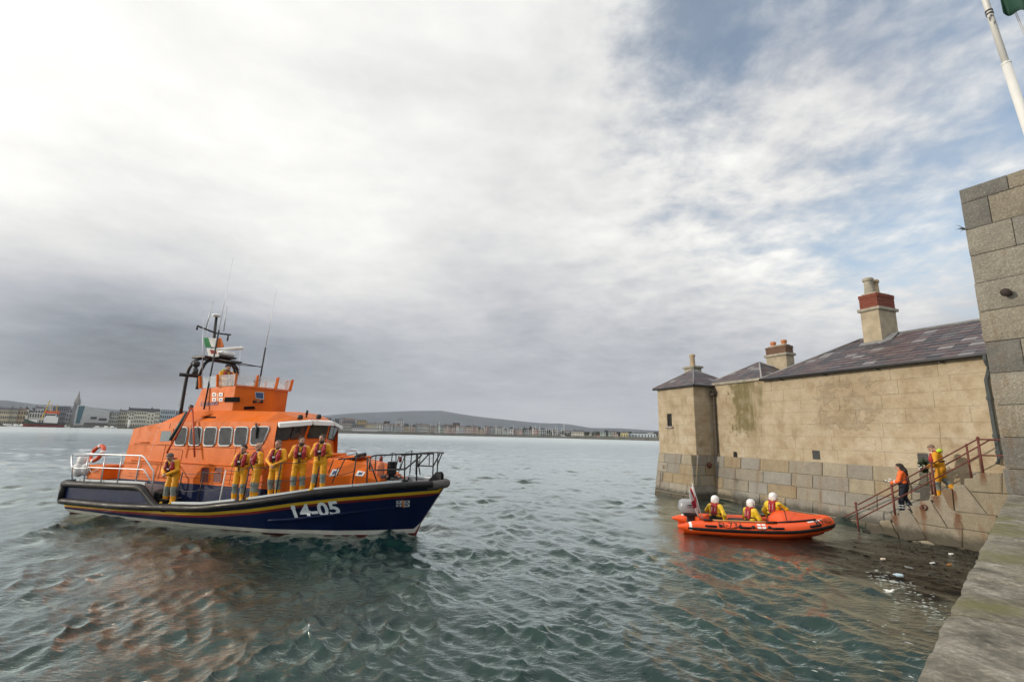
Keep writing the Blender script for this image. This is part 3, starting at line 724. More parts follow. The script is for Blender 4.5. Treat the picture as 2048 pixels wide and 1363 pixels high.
def hull_marks():
    A, Bp = bpx(590, 1025, 1.7), bpx(672, 1021, 1.45)
    def on_hull(X, z): return Vector((X, -(hull_s(X, z)+.012), z))
    x0, x1 = -3.22, -1.62
    me = lettering('hull_number', '14-05', .60, lambda u, v: on_hull((x0+x1)/2+u*1.06, .70+v*.95+.14*u), m_letter_w, boat, 1.0, .018, sub=2)
    q = MB(); q.add([on_hull(-3.06+x, .47+z) for x, z in ((-.02, .30), (.13, .40), (.13, .30), (.02, .22))], [(0, 1, 2, 3)]); q.build('numeral_flag', m_letter_w, boat)
    for i, (u, v) in enumerate(((-.10, .06), (.09, .06), (-.13, -.06), (.06, -.06))):
        q = MB(); a = [(-.075+u, -.045+v), (.055+u, -.045+v), (.075+u, .045+v), (-.055+u, .045+v)]
        q.add([on_hull(-.05+x*1.0, .93+z*.95) for x, z in a], [(0, 1, 2, 3)]); qo = q.build('emblem_square', m_toe, boat)
        q = MB(); q.add([on_hull(-.05+u+x, .93+z*.95+v*.95)+Vector((0, -.003, 0)) for x, z in ((-.03, -.02), (.03, -.02), (.03, .03), (-.03, .03))], [(0, 1, 2, 3)]); q.build('emblem_device', m_letter_n, qo)
    q = MB(); q.add([on_hull(-.05+x, .93+z)+Vector((0, -.002, 0)) for x, z in ((-.05, -.12), (.0, -.12), (.03, .12), (-.02, .12))], [(0, 1, 2, 3)]); q.build('emblem_cross', mat('orange_print', (.5, .2, .08), .5), boat)
hull_marks()
def mast_and_aerials():
    # transverse hoops carrying the radar platform
    for S, X, zt, xb, zb in ((1.06, -9.40, 5.72, -9.55, 3.55), (.74, -9.2, 5.66, -9.3, 4.5)):
        pts = [(xb, -S, zb), (X-.12, -S, zt-.75), (X-.02, -S*.97, zt-.35), (X, -S*.8, zt-.1), (X, -S*.5, zt), (X, 0, zt+.02)]
        pts = pts+[(x, -y, z) for x, y, z in pts[-2::-1]]
        poly_part('mast_hoop', [cr(pts, 4)], .06, m_black, n=8)
    b = MB(); b.bbox(-9.75, -.85, 5.68, -9.0, .85, 5.78, .03); b.build('radar_platform', m_black, boat)
    b = MB(); b.bbox(-9.4, -.35, 5.79, -8.75, .35, 5.87, .03); b.build('radar_base', m_black, boat)
    b = MB(); b.bbox(-9.45, -.30, 5.88, -8.8, .32, 6.06, .06); ro = b.build('radar_scanner', m_white, boat)
    b = MB(); b.bbox(-.62, -.07, 0, .62, .07, .12, .03); b.xf(Matrix.Translation((-8.95, 0, 6.10)) @ Matrix.Rotation(R(28), 4, 'Z') @ Matrix.Rotation(R(-7), 4, 'Y')); b.build('scanner_bar', m_white, ro)
    poly_part('mast_pole', [[(-9.72, 0, 5.75), (-9.78, 0, 7.55)]], [.07, .05], m_black, n=8)
    poly_part('yardarm', [[(-9.74, -.78, 6.98), (-9.74, .05, 6.86), (-9.6, .62, 6.90)], [(-9.74, -.78, 6.98), (-9.74, -.78, 6.82)], [(-9.6, .5, 6.9), (-9.6, .5, 6.62)], [(-9.74, 0, 6.5), (-9.5, -.5, 6.2)]], .035, m_black)
    b = MB(); b.lathe([(.06, 0), (.16, .04), (.16, .1), (.07, .14)], (-9.78, 0, 7.52), 'z', 12); b.build('mast_head_light', m_white, boat, True)
    poly_part('mast_aerial', [[(-9.85, -.33, 6.95), (-9.8, -.22, 8.15)]], .022, m_alu); poly_part('mast_aerial', [[(-9.7, .35, 7.0), (-9.68, .32, 8.05)]], .022, m_alu)
    def whip(name, p0, p1, p2, r0=.03, r1=.012):
        poly_part(name, [[p0, p1]], r0, m_black); poly_part(name, [[p1, p2]], [r1, .006], m_alu, n=5)
    whip('whip_aerial', bpx(408, 818, 1.13), bpx(438, 660, .75), bpx(466.5, 514, .45))
    whip('whip_aerial', bpx(517.5, 772, .0), bpx(531, 695, .0), bpx(553, 580, .0))
    poly_part('aerial_stay', [[Vector((-9.0, .6, 5.62)), bpx(524.5, 733, .0)], [Vector((-9.0, -.6, 5.72)), bpx(524.5, 734, .0)]], .018, m_black)
    poly_part('thin_aerial', [[bpx(404, 765, 1.0), bpx(407, 621, 1.0)]], .012, m_alu); poly_part('thin_aerial', [[bpx(405, 730, -.4), bpx(424, 602, -.4)]], .011, m_alu); poly_part('thin_aerial', [[bpx(478, 752, -.9), bpx(481, 690, -.9)]], .012, m_alu)
    b = MB(); p = bpx(391, 738, 1.25); b.lathe([(.06, -.22), (.1, -.18), (.1, .0), (.06, .04), (.06, .08), (.11, .12), (.13, .2), (.1, .29), (.03, .32)], p, 'z', 12); b.build('search_camera', m_black, boat, True)
    b = MB(); b.tube([(-9.6, -1.3, 5.0), (-9.3, -.7, 5.0)], .07, 8); b.tube([(-9.3, -.74, 4.6), (-8.9, -1.05, 4.66)], .03, 6); b.build('hoop_brace', m_black, boat, True)
    # davit: A-frame with a hose lashed to it
    O_ = Vector((0, -1, 0)); ap = side_pt(388, 815)+O_*.1
    poly_part('davit', [[ap, side_pt(353, 905)+O_*.35], [ap+Vector((.05, 0, 0)), side_pt(397.5, 913)+O_*.15], [ap+Vector((.05, -.06, 0)), side_pt(363, 880)+O_*.25]], .03, mat('orange_red_steel', (.42, .06, .015), .45))
    poly_part('hose', [[side_pt(384, 824)+O_*.18, side_pt(358, 880)+O_*.32]], .055, m_hose, n=8)
    b = MB(); c0 = side_pt(383.5, 814)+O_*.1; b.lathe([(.05, 0), (.09, .03), (.09, .1), (.07, .12)], c0, 'y', 12); b.build('deck_floodlight', m_black, boat, True)
    b = MB(); c0 = Vector((-8.2, -1.3, 3.52)); b.prism([c0, c0+Vector((.5, 0, .02)), c0+Vector((.3, -.2, -.1))], (0, 0, 0), (0, 0, .04)); b.build('roof_bracket', m_orange, boat)
    b = MB(); q = [bpx(408, 838.5, 1.38), bpx(435.5, 838.5, 1.38), bpx(431.5, 832.5, 1.34), bpx(411, 832.5, 1.34)]; b.prism(q, (0, 0, 0), (0, -.03, 0)); b.build('vent_slot', m_slot, boat)
    for px_, py_, S in ((600, 834, .75), (637, 833, .3)):
        b = MB(); c0 = bpx(px_, py_, S); b.lathe([(.04, -.06), (.09, -.03), (.09, .06), (.05, .07)], c0, 'x', 10); b.build('roof_floodlight', m_black, boat, True)
    b = MB(); c0 = bpx(613, 830, .4); b.tube([c0+Vector((0, 0, -.12)), c0+Vector((0, 0, .12))], [.03, .03], 6); b.tube([c0+Vector((0, 0, .02)), c0+Vector((.02, 0, .18))], [.045, .035], 8); b.build('horn', m_black, boat, True)
    poly_part('roof_rail', [[bpx(357, 810, .9), bpx(368, 788, .9), bpx(373, 787, .9)]], .02, m_alu)
    b = MB(); c0 = Vector((-10.45, .75, 3.4)); b.tube([c0+Vector((-.62, 0, 0)), c0+Vector((-.56, 0, 0)), c0+Vector((.56, 0, 0)), c0+Vector((.62, 0, 0))], [.12, .2, .2, .12], 12); lo = b.build('liferaft_canister', m_white, boat, True)
    for k in (-.3, .25):
        s = MB(); s.tube([c0+Vector((k, 0, 0)), c0+Vector((k+.05, 0, 0))], .207, 12); s.build('strap', m_orange, lo, True)
mast_and_aerials()
def stern_gear():
    b = MB(); p = bpx(211, 951, 1.2); p.z = 1.08; b.bbox(p.x-.42, p.y-.4, p.z, p.x+.42, p.y+.35, p.z+.50, .03); b.bbox(p.x-.45, p.y-.43, p.z+.43, p.x+.45, p.y+.38, p.z+.52, .02); o = b.build('deck_bin', m_orange, boat)
    r = MB(); r.tube(cr([(p.x-.25, p.y-.44, p.z+.4), (p.x-.1, p.y-.46, p.z+.28), (p.x+.1, p.y-.46, p.z+.3), (p.x+.25, p.y-.44, p.z+.4)], 4), .016, 6); r.build('rope_handle', m_rope, o)
    b = MB(); c = bpx(194, 906, .7); pts = [c+Vector((math.cos(a)*.3, math.sin(a)*.12, math.sin(a)*.29)) for a in [2*math.pi*k/20 for k in range(20)]]
    b.tube(pts, .075, 8, closed=True); lr = b.build('lifebuoy', mat('lifebuoy_orange', (.55, .07, .02), .6), boat, True)
    for a in (0.2, 1.8, 3.3, 4.9):
        s = MB(); q = [c+Vector((math.cos(a+t)*.3, math.sin(a+t)*.12, math.sin(a+t)*.29)) for t in (-.15, 0, .15)]; s.tube(q, .08, 8); s.build('band', m_white, lr, True)
    b = MB(); rnd = random.Random(5)
    for x, y, z, r_ in [(q_.x, q_.y, q_.z, r_) for q_, r_ in ((bpx(158, 938, 1.7), .24), (bpx(172, 938, 1.6), .22), (bpx(165, 921, 1.65), .2))]:
        b.ell((x, y, z), r_, r_*.8, r_*1.15, 14, 9)
    b.build('white_sack', mat('translucent_plastic_sack', (.55, .55, .56), .5, var=.2, vscale=7, bump=.02, bscale=14), boat, True)
    f = MB(); f.bbox(-12.2, .4, 1.1, -11.5, 1.3, 1.45, .03); f.build('deck_box', m_white, boat)
stern_gear()
# ------------------------------------------------------------------ the old stone building on the water's edge
BC = Vector((9.6, 25.78, 0)); BU = Vector((.37299, -.92784, 0)); BN = Vector((.92784, .37299, 0)); BROT = math.atan2(BU.y, BU.x)
def bld_w(x, y, z): return BC+BU*x+BN*y+Vector((0, 0, z))
def gpx(px, py, y):
    dd = ray(px, py); t = (BC+BN*y-EYE).dot(BN)/dd.dot(BN); q = EYE+dd*t-BC
    return Vector((q.dot(BU), y, q.z))
house = thing('stone_building', 'low rendered building with slate roof and granite footing rising from the water', 'building', BC, BROT)
def plaster_mat():
    m, n, b = newmat('stained_lime_render')
    g = n.n('ShaderNodeTexCoord').outputs['Object']; x, y, z = n.sep(g)
    big = n.noise(g, .55, 6, .6); mid = n.noise(g, 2.2, 7, .65, .4); fine = n.noise(g, 14, 6, .65)
    base = n.ramp(n.m('ADD', n.m('MULTIPLY', big, .5), n.m('MULTIPLY', mid, .5)), [(.30, (.23, .175, .11)), (.44, (.36, .29, .195)), (.56, (.44, .37, .265)), (.7, (.52, .455, .35))])
    def box(a, b0, b1, s): return n.m('MULTIPLY', n.mr(a, b0-s, b0+s, 0, 1, True), n.mr(a, b1-s, b1+s, 1, 0, True))
    moss = n.m('MULTIPLY', box(n.m('ADD', x, n.m('MULTIPLY', n.m('SUBTRACT', mid, .5), 2.4)), 1.0, 3.2, .9), box(n.m('ADD', z, n.m('MULTIPLY', n.m('SUBTRACT', mid, .5), 2.)), 2.9, 6.6, .9))
    drip = n.noise(n.mapping(g, (3.2, 3.2, .45)), 1., 5, .6)
    mk = n.mr(n.m('ADD', n.m('MULTIPLY', moss, .42), n.m('MULTIPLY', n.m('ADD', mid, drip), .6)), .80, 1.06, 0, .85, True)
    c = n.mix(mk, base, (.115, .10, .035))
    sill = n.m('MULTIPLY', n.m('MULTIPLY', box(x, -2.55, -1.15, .25), box(z, 2.9, 3.75, .25)), n.mr(drip, .4, .6, 0, .55))
    c = n.mix(sill, c, (.13, .115, .06))
    patch = n.m('MULTIPLY', box(x, 5.6, 8.6, .8), box(z, 3.4, 5.9, .5))
    pk = n.mr(n.m('ADD', n.m('MULTIPLY', patch, .35), mid), .72, .92, 0, .6, True)
    c = n.mix(pk, c, (.22, .165, .105))
    pale = n.mr(n.noise(n.v('ADD', g, (5, 3, 1)), 1.3, 6, .62), .50, .68, 0, .75)
    c = n.mix(n.m('MULTIPLY', pale, n.mr(z, 2.2, 4.6, 1.0, .35)), c, (.52, .47, .38))
    c = n.mix(n.mr(fine, .35, .7, .22, 0), c, (.18, .14, .09))
    n.link(c, b.inputs['Base Color']); b.inputs['Roughness'].default_value = .9; b.inputs['Specular IOR Level'].default_value = .2
    bp = n.n('ShaderNodeBump'); bp.inputs['Distance'].default_value = .012; bp.inputs['Strength'].default_value = 1
    n.link(n.m('ADD', fine, n.m('MULTIPLY', n.mr(n.m('ADD', mid, n.m('MULTIPLY', patch, .1)), .6, .66, 0, 1), 1.0)), bp.inputs['Height']); n.link(bp.outputs[0], b.inputs['Normal'])
    return m
def granite_mat(name, cols, speck=.5, bump=.01, stain=(.16, .07, .02), stain_amt=.35, low=True, scale=1., rust=()):
    """granite: one tone per stone, specks, rust runs, dark weed line near the water"""
    m, n, b = newmat(name)
    oi = n.n('ShaderNodeObjectInfo').outputs['Random']; g = n.n('ShaderNodeNewGeometry').outputs['Position']
    k = len(cols); c = n.ramp(oi, [(i/k, q) for i, q in enumerate(cols)], 'CONSTANT')
    spk = n.noise(g, 42*scale, 4, .7); mid = n.noise(g, 3.1*scale, 6, .65, .3)
    c = n.mix(n.mr(spk, .38, .62, speck, 0), c, (.10, .095, .085)); c = n.mix(n.mr(spk, .56, .72, 0, speck*.7), c, (.55, .52, .46))
    c = n.mix(n.mr(mid, .35, .65, .45, 0), c, n.mix(1., c, (.55, .55, .55), 'MULTIPLY'))
    if rust:
        ox, oy, oz = n.sep(n.n('ShaderNodeTexCoord').outputs['Object'])
        for rx, rz, rw, rl in rust:
            k1 = n.m('MULTIPLY', n.mr(n.m('ABSOLUTE', n.m('SUBTRACT', ox, n.m('ADD', rx, n.m('MULTIPLY', n.m('SUBTRACT', mid, .5), .25)))), rw*.25, rw, 1, 0, True), n.m('MULTIPLY', n.mr(oz, rz, rz+.06, 1, 0), n.mr(oz, rz-rl, rz-.1*rl, 0, 1, True)))
            c = n.mix(n.m('MULTIPLY', k1, n.mr(spk, .35, .65, .95, .6)), c, (.115, .038, .012))
    z = n.sep(g)[2]
    run = n.noise(n.mapping(g, (2.6, 2.6, .28)), 1.0, 5, .6); rk = n.mr(n.m('ADD', n.m('MULTIPLY', run, .7), n.m('MULTIPLY', mid, .3)), .53, .66, 0, stain_amt)
    c = n.mix(rk, c, stain)
    if low:
        wet = n.mr(n.m('ADD', z, n.m('MULTIPLY', n.m('SUBTRACT', mid, .5), .35)), .22, .50, 1, 0, True)
        c = n.mix(n.m('MULTIPLY', wet, .82), c, (.030, .027, .018)); n.link(n.mr(wet, 0, 1, .85, .35), b.inputs['Roughness'])
    else: b.inputs['Roughness'].default_value = .85
    n.link(c, b.inputs['Base Color']); b.inputs['Specular IOR Level'].default_value = .25
    bp = n.n('ShaderNodeBump'); bp.inputs['Distance'].default_value = bump
    n.link(n.m('ADD', n.noise(g, 16*scale, 6, .65), n.m('MULTIPLY', mid, 1.2)), bp.inputs['Height']); n.link(bp.outputs[0], b.inputs['Normal'])
    return m
m_plaster = plaster_mat()
m_mortar = mat('lime_mortar', (.30, .27, .21), .95, var=.3, vscale=4)
m_scored = mat('scored_joint', (.24, .19, .125), .95, var=.25, vscale=3)
m_granite = granite_mat('footing_granite', [(.36, .32, .24), (.32, .305, .27), (.37, .32, .225), (.29, .265, .225), (.33, .26, .16), (.35, .32, .26), (.28, .26, .225), (.38, .335, .255), (.35, .28, .18), (.32, .29, .23)], stain_amt=.45)
m_joint = mat('dark_open_joint', (.045, .042, .036), .95, var=.3, vscale=4)
m_slate = None
def slate_mat():
    m, n, b = newmat('roof_slate'); oi = n.n('ShaderNodeObjectInfo').outputs['Random']; g = n.n('ShaderNodeNewGeometry').outputs['Position']
    is_ = n.n('ShaderNodeNewGeometry').outputs['Random Per Island']
    rv = n.m('FRACT', n.m('ADD', oi, is_))
    c = n.ramp(rv, [(0, (.074, .048, .056)), (.2, (.040, .037, .049)), (.38, (.085, .056, .062)), (.56, (.055, .048, .060)), (.70, (.105, .074, .076)), (.82, (.085, .080, .092)), (.91, (.20, .19, .20))], 'CONSTANT')
    nz = n.noise(g, 5, 6, .6); c = n.mix(n.mr(nz, .4, .7, 0, .35), c, (.13, .12, .105))
    n.link(c, b.inputs['Base Color']); b.inputs['Roughness'].default_value = .5
    bp = n.n('ShaderNodeBump'); bp.inputs['Distance'].default_value = .006; n.link(n.noise(g, 22, 5, .6), bp.inputs['Height']); n.link(bp.outputs[0], b.inputs['Normal'])
    return m
m_slate = slate_mat()
m_lead = mat('lead_flashing', (.17, .175, .18), .5, var=.25, vscale=3)
m_gutter = mat('black_cast_iron', (.022, .022, .024), .5, var=.3, vscale=5)
m_conc = mat('weathered_concrete', (.28, .26, .21), .9, var=.3, vscale=4, bump=.008, bscale=30)
m_brick = mat('red_brick', (.17, .045, .026), .85, var=.3, vscale=9, rnd=.3, bump=.004)
m_brickm = mat('sooty_brick', (.13, .075, .05), .9, var=.4, vscale=9, rnd=.4, bump=.004)
m_pot = mat('buff_chimney_pot', (.32, .25, .165), .85, var=.4, vscale=5); m_potr = mat('terracotta_pot', (.40, .16, .07), .8, var=.2)
m_void = mat('dark_opening', (.012, .011, .010), .9)
RB = random.Random(21)
def panel_wall(name, x0, x1, z0, z1, y, rows, wlen, parent, axis='x', holes=()):
    """rendered wall scored into blocks: a core sheet with proud panels and open joints"""
    w = MB()
    P = (lambda a, z, o: (a, y-o, z)) if axis == 'x' else (lambda a, z, o: (y+o, a, z))
    th = .5
    q = [P(x0, z0, 0), P(x1, z0, 0), P(x1, z1, 0), P(x0, z1, 0)]
    w.prism([Vector(p) for p in q], Vector(P(0, 0, -th))-Vector(P(0, 0, 0)), (0, 0, 0))
    wo = w.build(name, m_scored, parent)
    hgt = (z1-z0)/rows; e = .0045
    for r in range(rows):
        xs = [x0]; a = x0+wlen*(.55 if r % 2 else 1.)*RB.uniform(.85, 1.15)
        while a < x1-.3: xs.append(a); a += wlen*RB.uniform(.88, 1.14)
        xs.append(x1)
        for a, c in zip(xs[:-1], xs[1:]):
            za, zb = z0+r*hgt+e, z0+(r+1)*hgt-e; segs = [(a+e, c-e, za, zb)]
            for hx0, hx1, hz0, hz1 in holes:
                new = []
                for s in segs:
                    if s[1] <= hx0 or s[0] >= hx1 or s[3] <= hz0 or s[2] >= hz1: new.append(s); continue
                    if s[0] < hx0: new.append((s[0], hx0, s[2], s[3]))
                    if s[1] > hx1: new.append((hx1, s[1], s[2], s[3]))
                    if s[2] < hz0: new.append((max(s[0], hx0), min(s[1], hx1), s[2], hz0))
                    if s[3] > hz1: new.append((max(s[0], hx0), min(s[1], hx1), hz1, s[3]))
                segs = new
            for s in segs:
                if s[1]-s[0] < .03 or s[3]-s[2] < .03: continue
                b = MB(); o = .012+RB.uniform(-.002, .002)
                b.prism([Vector(P(s[0], s[2], 0)), Vector(P(s[1], s[2], 0)), Vector(P(s[1], s[3], 0)), Vector(P(s[0], s[3], 0))], (0, 0, 0), Vector(P(0, 0, o))-Vector(P(0, 0, 0)))
                b.build('render_panel', m_plaster, wo)
    return wo
def stone_courses(name, pt, u0, u1, zs, wlen, parent, mats, core=None, th=.12, jit=.022, chamf=.02, joint=.010):
    """coursed masonry: pt(u, z, out) -> point on the (battered) face"""
    rnd = RB; cb = MB(); nz = len(zs)-1
    for a, b_ in zip(zs[:-1], zs[1:]):
        cb.add([pt(u0, a, -.015), pt(u1, a, -.015), pt(u1, b_, -.015), pt(u0, b_, -.015)], [(0, 1, 2, 3)])
    wo = cb.build(name, m_mortar, parent)
    for r, (za, zb) in enumerate(zip(zs[:-1], zs[1:])):
        us = [u0]; a = u0+wlen*(.5 if r % 2 else .95)*rnd.uniform(.8, 1.2)
        while a < u1-.25*wlen: us.append(a); a += wlen*rnd.uniform(.7, 1.3)
        us.append(u1)
        for a, c in zip(us[:-1], us[1:]):
            o = rnd.uniform(0, jit); j = joint; cz = lambda z, s: z+s*(j+rnd.uniform(0, .006)); ch = chamf
            fr = [(a+j, cz(za, 1)), (c-j, cz(za, 1)), (c-j, cz(zb, -1)), (a+j, cz(zb, -1))]
            m_ = ((a+c)/2, (za+zb)/2)
            inn = [(x+(ch if x < m_[0] else -ch), z+(ch if z < m_[1] else -ch)) for x, z in fr]
            v = [pt(x, z, -th*.2) for x, z in fr]+[pt(x, z, .0+o) for x, z in fr]+[pt(x, z, ch*.8+o+rnd.uniform(-.003, .003)) for x, z in inn]
            f = [(0, 1, 5, 4), (1, 2, 6, 5), (2, 3, 7, 6), (3, 0, 4, 7), (4, 5, 9, 8), (5, 6, 10, 9), (6, 7, 11, 10), (7, 4, 8, 11), (8, 9, 10, 11)]
            b = MB(); b.add(v, f); b.build('stone', mats, wo)
    return wo
ZP, ZE = 2.26, 5.95
def building():
    win = (-2.20, -1.80, 3.78, 4.50)
    wh = [gpx(1334.5, 827, .4), gpx(1344.5, 852, .4)]; win = (min(wh[0].x, wh[1].x), max(wh[0].x, wh[1].x), min(wh[0].z, wh[1].z), max(wh[0].z, wh[1].z))
    hole = gpx(1471, 908, 1.7); v1 = gpx(1633, 909.5, 1.7); v2 = gpx(1847, 918, 1.7)
    panel_wall('turret_wall', -3.12, -.15, ZP, ZE, .4, 7, 1.5, house, holes=[win])
    panel_wall('turret_return', .4, 1.7, ZP, ZE, -.15, 7, 1.3, house, axis='y')
    panel_wall('main_wall', -.15, 17, ZP-.02, 6.0, 1.7, 7, 1.7, house, holes=[(hole.x-.13, hole.x+.13, 2.2, hole.z+.14), (v1.x-.17, v1.x+.17, v1.z-.18, v1.z+.2), (v2.x-.15, v2.x+.15, v2.z-.2, v2.z+.24)])
    # back of the turret and of the house, never seen from the quay
    b = MB(); b.box(-3.12, .9, -1, -2.9, 4.4, ZE); b.box(-2.9, 4.2, -1, 17, 4.4, ZE-.02); b.build('back_wall', m_plaster, house)
    # small window with sill
    f = MB(); x0, x1, z0, z1 = win
    f.box(x0, .395, z0, x1, .405, z1); wo = f.build('window', m_void, house)
    f = MB(); f.box(x0+.03, .36, z0, x0+.07, .39, z1); f.box(x1-.07, .36, z0, x1-.03, .39, z1); f.box((x0+x1)/2-.015, .365, z0, (x0+x1)/2+.015, .385, z1); f.build('sash_bar', m_gutter, wo)
    f = MB(); f.bbox(x0-.09, .26, z0-.10, x1+.12, .41, z0-.005, .015); f.build('sill', mat('sill_stone', (.30, .27, .25), .85, var=.2), wo)
    # openings in the main wall
    pts = [Vector((hole.x+.12*math.cos(a), 1.685, hole.z+.0+.14*math.sin(a))) for a in [math.pi*k/10 for k in range(11)]]+[Vector((hole.x-.12, 1.685, ZP-.04)), Vector((hole.x+.12, 1.685, ZP-.04))]
    f = MB(); f.prism(pts, (0, 0, 0), (0, .01, 0)); f.build('drain_hole', m_void, house)
    for v in (v1, v2):
        f = MB(); f.box(v.x-.17, 1.68, v.z-.18, v.x+.17, 1.70, v.z+.2); vo = f.build('vent_grille', mat('grille_iron', (.045, .045, .045), .6, var=.3, vscale=20), house)
        for k in range(5): f = MB(); f.box(v.x-.15, 1.672, v.z-.15+.07*k, v.x+.15, 1.682, v.z-.11+.07*k); f.build('grille_bar', m_gutter, vo)
    # granite footing, battered
    zs = [-1.2, -.35, .18, .70, 1.22, 1.74, ZP]
    tb = lambda z: max(0, (ZP-z))/ZP*.40
    stone_courses('turret_footing', lambda u, z, o: (u*(1+.0)+0, .4-tb(z)-o, z) if True else None, -3.2, 0.0, zs, 1.1, house, m_granite)
    stone_courses('return_footing', lambda u, z, o: (-.15+tb(z)*.38+o, u, z), .0, 1.7, zs, .8, house, m_granite)
    mb_ = lambda z: max(0, (ZP-z))/ZP*.32
    stone_courses('main_footing', lambda u, z, o: (u, 1.68-mb_(z)-o, z), -.15, 17, [-1.2, -.40, .12, .60, 1.13, 1.68, ZP-.02], 1.4, house, m_granite)
    f = MB(); c0 = gpx(1422, 938, 1.3); f.lathe([(.02, -.02), (.16, 0), (.15, .06), (.08, .10)], (-.08, 1.15, 1.75), 'x', 14); f.build('rusty_boss', m_rust, house, True)
    f = MB(); p = gpx(1329, 932, .2); f.tube([p+Vector((0, -.03, .05)), p+Vector((0, -.12, 0)), p+Vector((0, -.10, -.08)), p+Vector((0, -.03, -.1))], .025, 6); p = gpx(1323, 948, .12); f.tube([p+Vector((0, -.06, .1)), p+Vector((0, -.09, -.3)), p+Vector((-.06, -.13, -.7))], .016, 6); f.build('mooring_iron', m_rust, house, True, kind='stuff')
building()
# ---- roofs
def slate_plane(name, a, b, c, d, rows, wlen, parent, budget=0, off=.0):
    """slope with eave a->b and ridge d->c, covered with lapped slates; the first `budget` slates are objects of their own"""
    a, b, c, d = map(Vector, (a, b, c, d)); nn = (b-a).cross(d-a).normalized(); nn = nn if nn.z > 0 else -nn
    core = MB(); core.add([a, b, c, d], [(0, 1, 2, 3)]); co_ = core.build(name, m_gutter, parent)
    rest = MB(); cnt = 0; items = []
    ux = (b-a).normalized()
    for r in range(rows):
        t0, t1 = r/rows, (r+1.18)/rows; t1 = min(t1, 1.0)
        L0, R0_ = a.lerp(d, t0), b.lerp(c, t0); L1, R1 = a.lerp(d, t1), b.lerp(c, t1)
        w0 = (R0_-L0).length; n = max(1, int(round(w0/wlen)))
        x = -wlen*(.5 if r % 2 else 0.); 
        while x < w0-.02:
            xe = x+wlen; xa, xb = max(0, x), min(w0, xe); x = xe
            if xb-xa < .04: continue
            p0, p1 = L0+ux*(xa+.005), L0+ux*(xb-.005)
            def up(p):                                     # follow the slope, clipped at the hips
                s = (p-L0).dot(ux); lo = (L1-L0).dot(ux); hi = (R1-L0).dot(ux); w = a.lerp(d, t1)-L0
                base = w-ux*w.dot(ux); return L0+base+ux*min(max(s, lo), hi)
            q = [p0, p1, up(p1), up(p0)]; j = RB.uniform(0, .006)
            v = [p+nn*(.030+j) for p in q[:2]]+[p+nn*(.006+j) for p in q[2:]]+[p+nn*(.012+j) for p in q[:2]]
            items.append((v, [(0, 1, 2, 3), (0, 1, 5, 4), (0, 4, 3), (1, 2, 5)], q[0].x))
    for k, (v, f, x) in enumerate(items):
        if budget > 0 and x < 12.6:
            s = MB(); s.add(v, f); s.build('slate', m_slate, co_); budget -= 1
        else: rest.add(v, f)
    if rest.v: rest.build('slate_courses', m_slate, co_, kind='stuff')
    return co_
